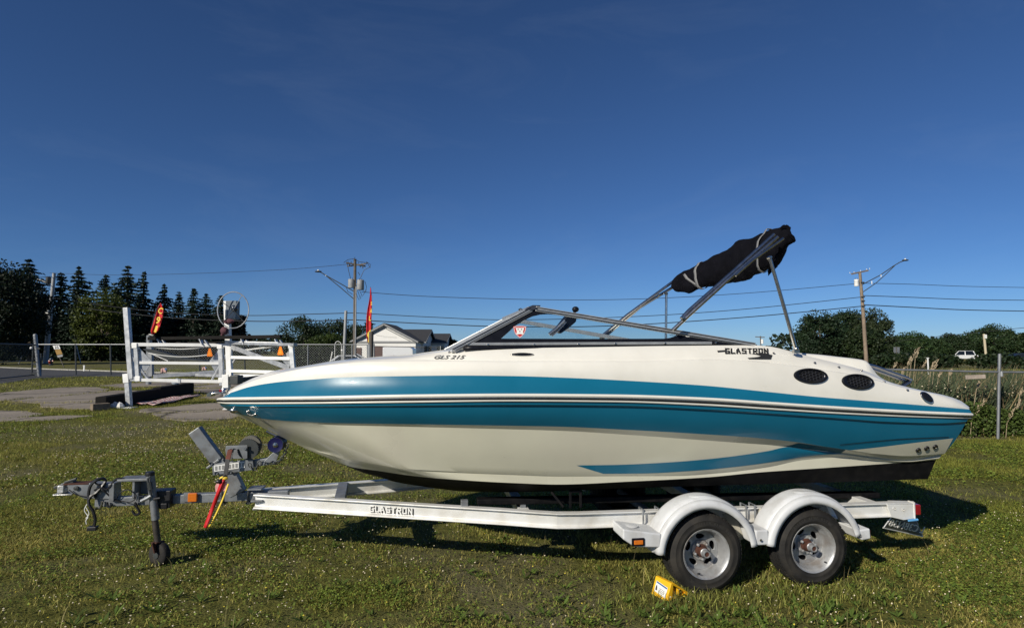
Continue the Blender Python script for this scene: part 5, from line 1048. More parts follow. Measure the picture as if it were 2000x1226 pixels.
# windshield ------------------------------------------------------
def bW(py): return .975 - .0019 * (680 - py)
def W(px, py, o=0.0): return P(px, py, bW(py) + o)
def mir(p): return Vector((p.x, -p.y, p.z))
WS = MB(); A0 = W(890, 683); T0 = W(1040, 604); E0 = W(1476, 674.5)
ws = None
def barboth(mb, p, q, w, h, both=True, up=(0, 0, 1)):
    mb.bar(p, q, w, h, up)
    if both: mb.bar(mir(p), mir(q), w, h, up)
mb = MB()
barboth(mb, W(886, 684.5), W(1038, 604.5), .03, .036)
barboth(mb, W(1046, 603), W(1474, 674), .035, .042)
barboth(mb, W(905, 672, .006), W(1390, 669.5, .006), .02, .024)
mb.bar(W(1036, 603), mir(W(1036, 603)), .045, .04); mb.bar(W(884, 686), mir(W(884, 686)), .02, .022)
ws = mb.build('windshield', M['alu'], BOAT, False, .004)
for a_, b_, w_, h_ in ((W(884, 682.2, .02), W(1037, 601.5, .02), .006, .007), (W(1047, 600.5, .02), W(1474, 671.2, .02), .006, .008), (W(1047, 604.5, .02), W(1474, 676, .02), .004, .005), (W(891, 684.2, .02), W(1041, 605, .02), .004, .004)):
    for f_ in (lambda p: p, mir):
        mb = MB(); mb.bar(f_(a_), f_(b_), w_, h_); mb.build('frame_groove', M['gasket'], ws)
mb = MB(); rows = []
for px in np.linspace(905, 1478, 30):
    y = float(L_D3.fy(px)); rows.append([W(px, 673.5, .004), W(px, y + 1.5, .010)])
for sg in (0, 1): mb = MB(); mb.grid([[mir(p) if sg else p for p in r] for r in rows]); mb.build('base_gasket', M['gasket'], ws, True, solid=.012)
# black surround with the window opening
outer = [(900, 681), (1034, 608), (1044, 604.5), (1060, 605), (1250, 636), (1462, 673), (1300, 673.5), (1100, 673.5)]
inner = [(978, 661.5), (988, 653), (1006, 636.5), (1022, 626), (1040, 617.5), (1055, 614), (1070, 613), (1100, 615), (1170, 625), (1240, 636.5), (1300, 646.5), (1317, 650.5), (1321, 653.5), (1317, 657), (1308, 660), (1296, 661.5), (1150, 662)]
U0 = W(900, 681); UX = (W(1400, 681) - U0).normalized(); VY = W(1040, 604) - U0; VY = (VY - UX * VY.dot(UX)).normalized()
MW = frame4(U0, UX, VY); MWi = MW.inverted()
def to2(px, py): q = MWi @ W(px, py); return (q.x, q.y)
surr = plate_mesh([to2(*p) for p in outer], [[to2(*p) for p in inner]], .008, MW, 'surround', M['gasket'], ws)
gl = plate_mesh([to2(*p) for p in inner], [], .004, MW, 'glass_pane', M['glass'], ws)
MF = Matrix.Diagonal((1, -1, 1, 1)) @ MW
plate_mesh([to2(*p) for p in outer], [[to2(*p) for p in inner]], .008, MF, 'surround', M['gasket'], ws)
plate_mesh([to2(*p) for p in inner], [], .004, MF, 'glass_pane', M['glass'], ws)
mb = MB(); mb.poly([W(884, 684), W(1036, 605), mir(W(1036, 605)), mir(W(884, 684))], (0, 0, .004)); mb.build('front_pane', M['glass'], ws)
for y in (-.3, .3):
    mb = MB(); a = W(884, 684); c = W(1036, 605); mb.bar((a.x, y, a.z), (c.x, y, c.z), .03, .03); mb.build('centre_post', M['alu'], ws)
mb = MB(); mb.poly([W(1026, 604.5, .022), W(1032, 599, .022), W(1041, 595.5, .022), W(1057, 596, .022), W(1050, 603.5, .022), W(1038, 606, .022)], (0, .06, 0)); mb.build('corner_cap', pm('dark grey cap', (.035, .04, .055), .3, var=.1), ws, False, .006)
mb = MB(); mb.tube([W(1016, 606), W(1013, 604.5), W(1017, 602.5), W(1020, 605)], .006, 6); mb.build('latch', M['chrome'], ws, True)
for px, py in ((953, 673.5), (1043, 673.3), (1130, 672.5), (1202, 671.5), (1299, 670.5), (1398, 669.5)):
    m2 = MB(); c = W(px, py, .017); m2.lathe([(.001, .006), (.008, .005), (.010, .002), (.010, -.004)], frame4(c, (1, 0, 0), (0, 0, 1)), 10); m2.build('snap', M['chrome'], ws, True)
mb = MB(); e = [(1344 + 5 * math.cos(t), 655 + 2.4 * math.sin(t)) for t in np.linspace(0, 6.283, 20, endpoint=False)]; mb.tube([W(x, y, .007) for x, y in e] + [W(*e[0], .007)], .003, 5); mb.build('oval_emblem', M['label'], ws)
mb = MB(); mb.bar(W(1308, 654.5, .007), W(1322, 655.5, .007), .003, .006); mb.build('pane_latch', M['chrome'], ws)
# shield shaped sticker on the pane
sh = [(1002.5, 637.5), (1009, 636.3), (1015, 636), (1022, 636.3), (1028, 637.5), (1027, 645), (1024, 652), (1020, 656.5), (1015.5, 660), (1011, 656.5), (1006, 651.5), (1003.5, 645)]
mb = MB(); mb.poly([W(x, y, .010) for x, y in sh], (0, .002, 0)); st = mb.build('shield_sticker', M['redink'], ws)
sc = lambda k, o: [W(1015.2 + (x - 1015.2) * k, 646.5 + (y - 646.5) * k, o) for x, y in sh]
mb = MB(); q = sc(.94, .0115); q2 = sc(.86, .0115); mb.grid([q + [q[0]], q2 + [q2[0]]]); mb.build('sticker_edge', M['label'], st)
mb = MB(); mb.poly([W(x, y, .0125) for x, y in ((1007, 640), (1024, 640), (1021.5, 647), (1022.5, 653), (1015.3, 652), (1008.5, 653), (1009.5, 647))], (0, .001, 0)); mb.build('sticker_centre', M['label'], st)
mb = MB()
for x, y in ((1012, 643), (1018.5, 643), (1015.3, 647.2)):
    mb.lathe([(.0005, 0), (.0055, 0)], frame4(W(x, y, .0145), (1, 0, 0), (0, 0, 1)), 8)
mb.build('sticker_dots', pm('brown ink', (.12, .07, .06), .6), st)
# rear view mirror arm beyond the pane
mr = MB(); mr.poly([P(1088, 640, .15), P(1107, 616, .15), P(1127, 618, .15), P(1126, 628, .15), P(1112, 640, .15), P(1095, 652, .15)], (0, .12, 0)); mo = mr.build('ski_mirror', M['gasket'], BOAT, False, .015, seg=3)
mr = MB(); mr.tube([P(1073, 653, .17), P(1088, 641, .17), P(1103, 626, .17)], .018, 8); mr.tube([P(1078, 656, .17), P(1092, 644, .17), P(1106, 629, .17)], .008, 8); mr.build('mirror_arm', M['chrome'], mo, True)
mr = MB(); mr.ball(P(1124, 604, .10), .032, 12, 8, (1.1, 1, .9)); mr.tube([P(1124, 604, .1), P(1118, 622, .12)], .014, 6); mr.build('mirror_knob', M['gasket'], mo, True)

# bimini top ------------------------------------------------------
BI = MB(); nb = 1.035
BI.tube([P(1314, 645, nb - .03), P(1345, 616, nb - .012), P(1420, 548, nb), P(1519, 463, nb)], .0165, 8)
bim = BI.build('bimini_top', M['chrome'], BOAT, True)
q = MB(); q.tube([P(1331, 622, nb - .03), P(1345, 607, nb - .03), P(1430, 532, nb - .03), P(1512, 458, nb - .03)], .0165, 8)
q.tube([P(1436, 538, nb + .03), P(1470, 508, nb + .03), P(1530, 466, nb - .0)], .013, 8); q.build('pole', M['chrome'], bim, True)
q = MB(); q.tube([P(1555, 684, nb), P(1530, 595, nb), P(1503, 503, nb)], .0155, 8); o = q.build('strut', M['chrome'], bim, True)
q2 = MB(); q2.box(P(1554.5, 686, nb), (.05, .03, .03)); q2.ball(P(1555, 681, nb), .02); q2.build('mount', M['chrome'], o, True)
fb = -1.035
q = MB(); q.tube([P(1172, 659, fb), P(1225, 615, fb), P(1321, 545, fb)], .0165, 8); q.tube([P(1176, 661.5, fb - .04), P(1250, 600, fb - .04), P(1322, 556, fb - .04)], .0165, 8); q.build('pole', M['chrome'], bim, True)
q = MB(); q.tube([P(1300.5, 664, fb), P(1301.5, 574, fb)], .0155, 8); q.build('strut', M['chrome'], bim, True)
q = MB()
for px, py, b in ((1483, 498, nb), (1490, 493, nb), (1333, 620, nb), (1287, 576, fb), (1503, 503, nb), (1301.5, 574, fb), (1174, 660, fb)): q.box(P(px, py, b), (.03, .045, .022), Matrix.Rotation(-.7, 3, 'Y'))
q.build('clamp', M['chrome'], bim, False, .005)
# rolled canvas: sections from the far end to the near end
sec = [(1317, 556, 1317, 562), (1319, 541, 1318, 571), (1332, 533, 1333, 573), (1346, 525, 1346, 573), (1358, 520, 1357, 567), (1370, 514, 1370, 562), (1385, 505, 1386, 562), (1400, 496, 1401, 558), (1420, 490, 1420, 553), (1433, 482, 1432, 551), (1443, 470, 1444, 550), (1458, 467, 1456, 546), (1475, 463, 1470, 541), (1490, 457, 1482, 532), (1505, 452, 1494, 527), (1518, 447, 1510, 524), (1529, 442, 1522, 508), (1538, 444, 1528, 490), (1545, 456, 1538, 472), (1547, 463, 1545, 466)]
rows = []; NS = len(sec); NC = 22
for i, (x0, y0, x1, y1) in enumerate(sec):
    t = (x0 - 1317) / (1547 - 1317); b = -1.02 + 2.0 * t ** 1.15
    a = P(x0, y0, b); c = P(x1, y1, b); m = (a + c) / 2; h = (a - c).length / 2; up = (a - c).normalized(); sx = Vector((1, 0.25, 0)); sx = (sx - up * sx.dot(up)).normalized()
    row = []
    for k in range(NC):
        th = 2 * math.pi * k / NC; w = 1 + .05 * math.sin(5 * th + i * 1.3) + .04 * math.sin(9 * th - i * 2.1)
        if abs(math.sin(th)) > .93: w = 1.0
        row.append(m + up * (h * math.sin(th) * w) + sx * (max(.05, h * .62) * math.cos(th) * w))
    rows.append(row)
q = MB(); q.grid(rows, True); q.add(rows[0], [tuple(range(NC))]); q.add(rows[-1], [tuple(range(NC))])
cv = q.build('canvas', M['canvas'], bim, True, angle=180); mo = cv.modifiers.new('sub', 'SUBSURF'); mo.levels = 1; mo.render_levels = 2
tx = bpy.data.textures.new('folds', 'CLOUDS'); tx.noise_scale = .16; tx.noise_depth = 2; dm = cv.modifiers.new('folds', 'DISPLACE'); dm.texture = tx; dm.strength = .05; dm.texture_coords = 'LOCAL'
# loose flap at the near end and a tail hanging behind the strut
q = MB(); q.grid([[P(x + dx * .5, y + .2 * dx, .90 - .012 * k) for k, dx in enumerate(np.linspace(-5, 5, 4))] for x, y in ((1500, 505), (1508, 515), (1516, 519), (1506, 528), (1502, 531))]); q.grid([[P(1500 + 40 * u, 528 - 70 * u + 4 * math.sin(9 * u), .86 + .03 * math.sin(7 * u + v)) - Vector((0, 0, .05 * v)) for u in np.linspace(0, 1, 9)] for v in np.linspace(0, 1, 4)])
q.build('canvas_tail', M['canvas'], bim, True, solid=.012)
q = MB()
for k in range(5):
    q.tube([P(1524 + 2 * k, 446, .9), P(1529 + 2.5 * k, 441 - k % 2, .9), P(1535 + 2 * k, 444, .9), P(1541, 452 + k, .9), P(1540, 460 + k, .92)], .008, 5)
q.build('cord', M['canvas'], bim, True)
def strap(i0, i1, w, k0=0, k1=None):
    q = MB(); r = []
    k1 = k1 if k1 is not None else NC
    f = i0; a = rows[int(f)]; ctr = sum(a, Vector()) / NC
    for k in range(k0, k1 + 1):
        kk = k % NC; fr = f + (i1 - i0) * (k - k0) / max(1, k1 - k0); i = min(int(fr), NS - 2); p = rows[i][kk].lerp(rows[i + 1][kk], fr - i); cc = (sum(rows[i], Vector()) / NC).lerp(sum(rows[i + 1], Vector()) / NC, fr - i)
        d = (sum(rows[min(i + 2, NS - 1)], Vector()) / NC - sum(rows[max(i - 1, 0)], Vector()) / NC).normalized(); p = cc + (p - cc) * 1.10 
        r.append([p - d * w / 2, p + d * w / 2])
    q.grid(r); q.build('strap', M['strap'], bim, True, solid=.004)
strap(4.9, 5.2, .038); strap(14.2, 13.6, .034); strap(3.0, 5.0, .038, 9, 14)
# ================================================================== BOAT TRAILER
TR = fthing('boat_trailer', 'silver tandem axle boat trailer with white fenders carrying the motorboat', 'boat trailer', (0, 0, 0))
def L3(x, y, z): return Vector((x, y, z))
def ibeam(sg, name='frame_rail'):
    path = [(-3.68, .10, .507), (-1.55, .748, .462), (-1.28, .828, .453), (-1.12, .866, .447), (-.95, .88, .445), (1.95, .88, .421)]
    h = .122; fw = .075; tw = .010
    prof = [(-fw / 2, 0), (fw / 2, 0), (fw / 2, tw), (.006, tw + .012), (.006, h - tw - .008), (fw / 2, h - tw), (fw / 2, h), (-fw / 2, h), (-fw / 2, h - tw), (-.006, h - tw - .008), (-.006, tw + .012), (-fw / 2, tw)]
    rows = []
    for i, (x, b, z) in enumerate(path):
        p = Vector((x, -b)); a = Vector(path[max(0, i - 1)][:2]); c = Vector(path[min(len(path) - 1, i + 1)][:2])
        d = Vector((c.x - a.x, -(c.y - a.y))).normalized(); n = Vector((d.y, -d.x))      # n points outward (towards -y)
        if n.y > 0: n = -n
        rows.append([Vector((p.x + n.x * u, (p.y + n.y * u) * sg, z + w)) for u, w in prof])
    mb = MB(); mb.grid(rows, True); mb.add(rows[0], [tuple(range(12))]); mb.add(rows[-1], [tuple(range(12))])
    return mb.build(name, M['railalu'], TR, False, .0025)
near_rail = ibeam(1); ibeam(-1)
# raised brand letters on the near rail
d = (Vector((-1.55, -.748, .462)) - Vector((-3.68, -.10, .507))).normalized()
def onrail(px, k): # point on the web of the front run
    a = Vector((-3.68, -.10, .507)); best = None
    for i in range(400):
        q = a + d * (i / 400 * 2.2); w = ROOT + AX * q.x + AY * q.y + Vector((0, 0, q.z + k)); X = 1000 + F * w.x / (w.y * math.cos(PITCH) + (w.z - CAM_H) * math.sin(PITCH))
        if best is None or abs(X - px) < best[0]: best = (abs(X - px), q)
    return best[1]
pa = onrail(723, .06); pb = onrail(806, .06); nrm = Vector((d.y, -d.x, 0)).normalized()
if nrm.y > 0: nrm = -nrm
block_text('letter_shadow', M['ink'], near_rail, pa + nrm * .008 + Vector((0, 0, .026)) + d * .010, d * (pb - pa).length, Vector((0, 0, .054)), .003)
block_text('brand_lettering', M['label'], near_rail, pa + nrm * .013 + Vector((0, 0, .033)), d * (pb - pa).length, Vector((0, 0, .054)), .004)
# tongue
mb = MB(); mb.bar((-5.02, 0, .585), (-3.42, 0, .595), .076, .076); mb.build('tongue', M['galv'], TR, False, .005)
mb = MB(); mb.box((-3.66, 0, .575), (.10, .30, .018)); mb.box((-3.62, 0, .50), (.16, .26, .012)); mb.box((-3.70, 0, .66), (.12, .16, .012)); mb.build('tongue_plate', M['galv'], TR, False, .004)
for x in (-3.98, -3.76):
    mb = MB(); mb.tube([(x, -.045, .53), (x, -.045, .66), (x, .045, .66), (x, .045, .53), (x, -.045, .53)], .009, 6); mb.box((x, 0, .537), (.04, .10, .016)); mb.build('u_bolt', M['darkfence'], TR, True)
# coupler and brake actuator
mb = MB()
mb.poly([P(131, 946, .05), P(172, 943, .05), P(226, 945, .05), P(226, 975, .05), P(166, 974, .05), P(133, 960, .05)], (0, .10, 0)); mb.build('actuator', M['galv'], TR, False, .006)
mb = MB(); mb.box(P(155, 942.5, .0), (.20, .106, .012)); mb.build('actuator_top', M['rust'], TR, False, .003)
mb = MB(); mb.ball(P(125, 955, 0), .050, 10, 7, (1.05, .8, .75)); mb.box(P(121, 954, .03), (.05, .05, .06)); mb.box(P(128, 963.5, 0), (.15, .10, .012)); mb.bar(P(122, 948, 0), P(138, 944, 0), .04, .04); mb.build('coupler', pm('worn zinc', (.52, .52, .50), .35, .5, var=.3, scale=25, bump=.3, bscale=40), TR, True, .004)
mb = MB(); mb.bar(P(108, 952, 0), P(146, 938, .0), .05, .025); mb.bar(P(126, 942, .02), P(150, 934, .02), .02, .018); mb.build('coupler_latch', M['darkfence'], TR, False, .004)
mb = MB(); mb.poly([P(228, 936, .06), P(287, 934, .06), P(287, 939, .06), P(228, 941, .06)], (0, .16, 0))
mb.box(P(224, 958, .02), (.04, .11, .15)); mb.box(P(268, 950, -.02), (.02, .14, .17)); mb.box(P(280, 949, -.08), (.12, .02, .14)); mb.build('bracket', M['galv'], TR, False, .004)
mb = MB(); mb.lathe([(.001, -.012), (.018, -.012), (.02, 0), (.001, .004)], frame4(P(148, 953, .065), (1, 0, 0), (0, 0, 1)), 10); mb.lathe([(.001, -.01), (.013, -.01), (.013, 0)], frame4(P(186, 969, .065), (1, 0, 0), (0, 0, 1)), 8); mb.build('bolt', M['darkfence'], TR, True)
# wiring and hooks
def cable(name, pts, r, m=None):
    mb = MB(); P3 = [P(*p) if len(p) == 3 else p for p in pts]; n = len(P3); out = []
    for i in range(n - 1):                                     # Catmull-Rom
        a, b, c, e = P3[max(i - 1, 0)], P3[i], P3[i + 1], P3[min(i + 2, n - 1)]
        for k in range(6):
            t = k / 6; out.append(.5 * ((2 * b) + (c - a) * t + (2 * a - 5 * b + 4 * c - e) * t * t + (3 * b - a - 3 * c + e) * t ** 3))
    out.append(P3[-1]); mb.tube(out, r, 6); return mb.build(name, m or M['black'], TR, True)
w1 = cable('wiring', [(182, 1032, .10), (186, 1016, .10), (182, 998, .10), (174, 985, .10), (173, 965, .09), (177, 948, .09), (187, 938, .08), (200, 934, .06), (206, 939, .05), (199, 950, .07), (188, 962, .08), (178, 968, .09), (174, 975, .095)], .013)
mb = MB(); mb.box(P(181, 1031, .10), (.075, .05, .035)); mb.build('plug', M['black'], w1, False, .006)
cable('wiring', [(185, 942, .075), (196, 949, .075), (207, 955, .075), (216, 948, .075), (223, 938, .06), (232, 934, .05), (243, 935, .04)], .008)
cable('wiring', [(184, 957, .08), (196, 952, .08), (203, 958, .08), (212, 966, .07), (222, 975, .06), (236, 980, .06)], .008)
cable('breakaway_cable', [(228, 972, .06), (234, 962, .07), (250, 956, .08), (262, 963, .08), (264, 974, .08), (252, 980, .08), (236, 977, .07)], .004)
cable('breakaway_cable', [(135, 956, .07), (148, 965, .07), (164, 969, .07), (172, 970, .07)], .004)
cable('safety_hook', [(264, 980, .06), (267, 988, .06), (263, 984, .06), (271, 996, .06), (272, 1002, .06), (264, 1004, .06), (258, 996, .06)], .011)
cable('safety_hook', [(209, 980, .06), (211, 988, .06), (215, 989, .06), (217, 984, .06)], .010)
cable('shackle', [(184, 994, .06), (195, 991, .06), (199, 982, .06), (198, 978, .06)], .010, M['chrome'])
cable('zip_tie', [(170, 984, .07), (165, 996, .07), (172, 1008, .07), (168, 1016, .07), (169, 1023, .07)], .004, M['label'])
cable('zip_tie', [(168, 990, .07), (174, 1002, .07), (168, 1012, .07)], .004, M['label'])
# jack
jx = P(300, 990, .12)
mb = MB(); mb.tube([P(293, 924, .11), P(300, 975, .11), P(304, 1014, .11)], .032, 14); jk = mb.build('jack_tube', M['galv'], TR, True)
mb = MB(); mb.tube([P(302, 1008, .11), P(308, 1058, .11)], .026, 12); mb.build('inner_tube', pm('dirty steel', (.075, .065, .055), .55, .5, var=.3, scale=14), jk, True)
mb = MB(); mb.lathe([(.001, .016), (.034, .014), (.037, 0), (.036, -.018)], frame4(P(293, 924, .11), (1, 0, 0), (0, 1, 0)), 16); mb.build('cap', M['black'], jk, True)
mb = MB(); mb.tube([P(294, 930, .15), P(289, 934, .16), P(290, 950, .16), P(295, 966, .16)], .010, 8); mb.tube([P(292, 941, .16), P(295, 955, .16)], .017, 8); mb.build('crank', M['darkfence'], jk, True)
mb = MB(); mb.tube([P(296, 967, .15), P(288, 972, .15), P(276, 978, .14)], .016, 8); mb.tube([P(268, 962, .06), P(270, 980, .06)], .014, 8); mb.build('swivel_pin', M['galv'], jk, True)
mb = MB(); mb.box(P(318, 972, .03), (.17, .13, .15)); mb.box(P(326, 984, .03), (.06, .15, .05)); mb.tube([P(300, 974, .15), P(313, 972, .15)], .012, 6); mb.build('clamp', M['black'], jk, False, .008)
mb = MB(); mb.box(P(314, 986, .08), (.075, .01, .055)); mb.build('warning_label', pm('red brown label', (.22, .07, .055), .6), jk)
cw = P(312, 1076, .10); cw.z = max(cw.z, .095)
mb = MB(); mb.bar(P(300, 1060, .15), P(318, 1056, .05), .055, .012); mb.bar(P(299, 1059, .155), P(304, 1079, .155), .05, .010); mb.build('fork', M['rust'], jk, False, .003)
ca = Matrix.Rotation(math.radians(-28), 4, 'Z')
MWc = Matrix.Translation((cw.x, cw.y, .148)) @ ca @ Matrix.Rotation(math.pi / 2, 4, 'X')
mb = MB(); mb.lathe([(.03, -.035), (.07, -.037), (.092, -.03), (.100, -.018), (.101, 0), (.100, .018), (.092, .03), (.07, .037), (.03, .035)], MWc, 26); cwh = mb.build('jack_wheel', M['tyre'], jk, True)
mb = MB(); mb.lathe([(.001, .044), (.03, .042), (.032, .03)], MWc, 14); mb.lathe([(.001, -.044), (.03, -.042), (.032, -.03)], MWc, 14); mb.build('wheel_hub', M['darkfence'], cwh, True)
# amber side marker
mb = MB(); mb.box(P(376.5, 970.5, .055), (.075, .03, .075)); mk = mb.build('side_marker', M['amber'], TR, False, .006)
mb = MB(); mb.box(P(365, 970, .042), (.05, .012, .078)); mb.build('marker_bracket', M['galv'], mk)
# winch post
mb = MB(); mb.bar(P(466, 963, 0), P(438, 906, 0), .085, .135, (1, 0, .6)); mb.bar(P(432, 908, 0), P(381, 839, 0), .085, .105, (1, 0, .6)); wp = mb.build('winch_post', M['galv'], TR, False, .006)
mb = MB(); mb.bar(P(415, 917, .055), P(495, 906, .055), .012, .10); mb.bar(P(415, 917, -.055), P(495, 906, -.055), .012, .10); mb.bar(P(408, 912, 0), P(432, 895, 0), .12, .02); mb.bar(P(490, 905, 0), P(528, 899, 0), .07, .06); mb.build('winch_bracket', M['galv'], wp, False, .004)
mb = MB(); mb.bar(P(418, 914.5, .064), P(478, 906.5, .064), .003, .055); lb = mb.build('warning_label', M['label'], wp)
mb = MB()
for k in range(9):
    x = 421 + k * 6.6; y = 914 - (x - 418) * .133
    if k in (3,): continue
    for j in range(5): mb.box(P(x + 1.2, y - 3 + j * 1.7, .0675), (.016 if k % 2 else .02, .001, .0035))
mb.build('label_print', M['ink'], lb)
mb = MB()
for px, py in ((412, 905), (433, 896), (422, 924), (449, 922), (514, 903), (533, 902)): mb.lathe([(.001, -.010), (.013, -.010), (.014, 0)], frame4(P(px, py, .072), (1, 0, 0), (0, 0, 1)), 6)
mb.build('bolt', M['galv'], wp)
def disc(mb, px, py, b, r, w, n=26, hole=0):
    mb.lathe([(.001, -w / 2), (r, -w / 2), (r, w / 2), (.001, w / 2)], Matrix.Translation(P(px, py, b)) @ Matrix.Rotation(math.pi / 2, 4, 'X'), n)
mb = MB(); disc(mb, 487, 876, 0, .088, .10); wn = mb.build('winch', M['darkfence'], TR, True)
mb = MB(); c = P(484, 877, .07)
prof = []
for k in range(72):
    a = 2 * math.pi * k / 72; r = .094 if k % 2 else .085; prof.append(Vector((c.x + r * math.cos(a), c.y, c.z + r * math.sin(a))))
mb.poly(prof, (0, .012, 0)); mb.build('gear', M['darkfence'], wn)
mb = MB(); disc(mb, 490, 870, -.02, .092, .05); mb.build('strap_roll', pm('winch strap', (.13, .125, .11), .85), wn, True)
mb = MB(); mb.poly([P(441, 870.5, .095), P(483, 869, .095), P(483, 895, .095), P(475, 896, .095), P(467, 877, .095), P(457, 877.5, .095), P(452, 897, .095), P(443, 897, .095), P(440, 880, .095)], (0, .008, 0)); mb.build('winch_frame', M['galv'], wn, False, .002); mb = MB(); mb.poly([P(441, 871, -.06), P(480, 869.5, -.06), P(483, 895, -.06), P(441, 896, -.06)], (0, .008, 0)); mb.build('winch_frame', M['galv'], wn, False, .002)
mb = MB(); mb.tube([P(452, 875, .12), P(445, 877, .13)], .015, 8); mb.tube([P(478, 876, .12), P(478, 876, .08)], .012, 8); mb.build('shaft', M['galv'], wn, True)
mb = MB(); mb.bar(P(450, 877, .135), P(445, 897, .145), .010, .04, (1, 0, 0)); mb.build('crank_arm', pm('red brown paint', (.14, .035, .02), .6, var=.3, scale=20), wn, False, .003)
mb = MB(); mb.bar(P(445, 896, .145), P(440, 931, .155), .010, .036, (1, 0, 0)); mb.build('crank_lever', pm('dull steel', (.12, .115, .11), .45, .6), wn, False, .003)
mb = MB(); mb.tube([P(500, 866, -.02), P(530, 869, -.0), P(545, 862, .0)], .009, 6, flat=.3); mb.build('winch_strap', M['strap'], wn, True)
# bow roller
mb = MB(); mb.poly([P(513, 903, .05), P(530, 886, .05), P(541, 878, .05), P(548, 878, .05), P(540, 899, .05), P(536, 903, .05)], (0, .012, 0)); mb.poly([P(513, 903, -.05), P(530, 886, -.05), P(541, 878, -.05), P(548, 878, -.05), P(540, 899, -.05), P(536, 903, -.05)], (0, .012, 0)); ar = mb.build('roller_arm', M['galv'], TR, False, .003)
mb = MB(); mx_ = Matrix.Translation(P(542, 866, 0)) @ Matrix.Rotation(math.pi / 2, 4, 'X')
mb.lathe([(.022, .085), (.045, .083), (.066, .088), (.068, .07), (.05, .03), (.048, 0), (.05, -.03), (.068, -.07), (.066, -.088), (.045, -.083), (.022, -.085)], mx_, 28); rl = mb.build('bow_roller', M['roller'], ar, True)
mb = MB(); mb.lathe([(.001, .10), (.014, .098), (.016, .085), (.026, .084), (.026, .078)], mx_, 14); mb.build('roller_bolt', M['chrome'], ar, True)
# safety chain of separate links
ch = [(561, 868), (560, 874), (557, 880), (556, 886), (553, 891), (549, 897), (544, 901), (539, 904.5), (534, 904)]
ch2 = [(487, 905), (490, 911), (494, 916), (500, 914), (504, 908)]
def links(pts):
    for i, (x, y) in enumerate(pts):
        p = P(x, y, .06); q = P(*pts[min(i + 1, len(pts) - 1)], .06) if i < len(pts) - 1 else p + (p - P(*pts[i - 1], .06))
        dd = (q - p).normalized(); s = Vector((0, 1, 0)) if i % 2 else dd.cross(Vector((0, 1, 0))); c = (p + q) / 2
        mb = MB(); mb.tube([c + dd * .024 * math.cos(t) * 1.0 + s * .013 * math.sin(t) for t in np.linspace(0, 2 * math.pi, 11)], .0045, 5, False); mb.build('chain_link', M['darkfence'], wp, True)
links(ch); links(ch2)
# crossmembers, bunks, axles
mb = MB(); mb.bar((-2.93, -.31, .572), (-2.98, .30, .572), .09, .10); mb.build('crossmember', M['galv'], TR, False, .004)
for x in (-1.35, .30, 1.80):
    mb = MB(); w_ = .74 if x < -1 else .87; mb.bar((x, -w_, .50), (x, w_, .50), .09, .075); mb.build('crossmember', M['railalu'], TR, False, .004)
for sg in (1, -1):
    mb = MB(); mb.bar((-1.75, -.52 * sg, .60), (2.05, -.58 * sg, .535), .10, .05); bu = mb.build('bunk', M['bottom'], TR, False, .008)
    for x in (-1.35, .30, 1.80):
        mb = MB(); mb.bar((x, -.54 * sg, .43), (x, -.54 * sg, .58 - .017 * x), .05, .05, (1, 0, 0)); mb.build('bunk_post', M['galv'], bu, False, .004)
mb = MB(); a, c = P(907, 985, .62), P(907, 962, .62); mb.bar((a.x, a.y, .56), (a.x, a.y, .64), .05, .06, (1, 0, 0)); mb.build('bunk_post', M['galv'], TR, False, .004)
mb = MB()
for x in (-.97, -.88): mb.bar((x, -.72, .56), (x, -.72, .70), .02, .02, (1, 0, 0))
mb.bar((-.97, -.72, .70), (-.88, -.72, .70), .02, .02); mb.bar((-1.13, -.70, .70), (-1.03, -.72, .575), .035, .02); mb.build('bunk_bracket', M['bottom'], TR, False, .003)  # bracket coloured black to stand for the shade under the boat
WX = [0.042, 0.982]; WZ = .270
for x in WX:
    mb = MB(); mb.tube([(x, -.98, WZ), (x, .98, WZ)], .035, 10); mb.build('axle', M['galv'], TR, True)
# u-bolts holding the axles to the rail
for x in (-.40, -.26, .52, .60):
    mb = MB(); y = -.88 - .045; mb.tube([(x, y, .40), (x, y, .580), (x, y + .09, .580), (x, y + .09, .40)], .008, 6); mb.build('u_bolt', M['galv'], TR, True)
mb = MB(); mb.box((-.33, -.90, .405), (.24, .12, .014)); mb.build('u_bolt_plate', M['galv'], TR, False, .003)
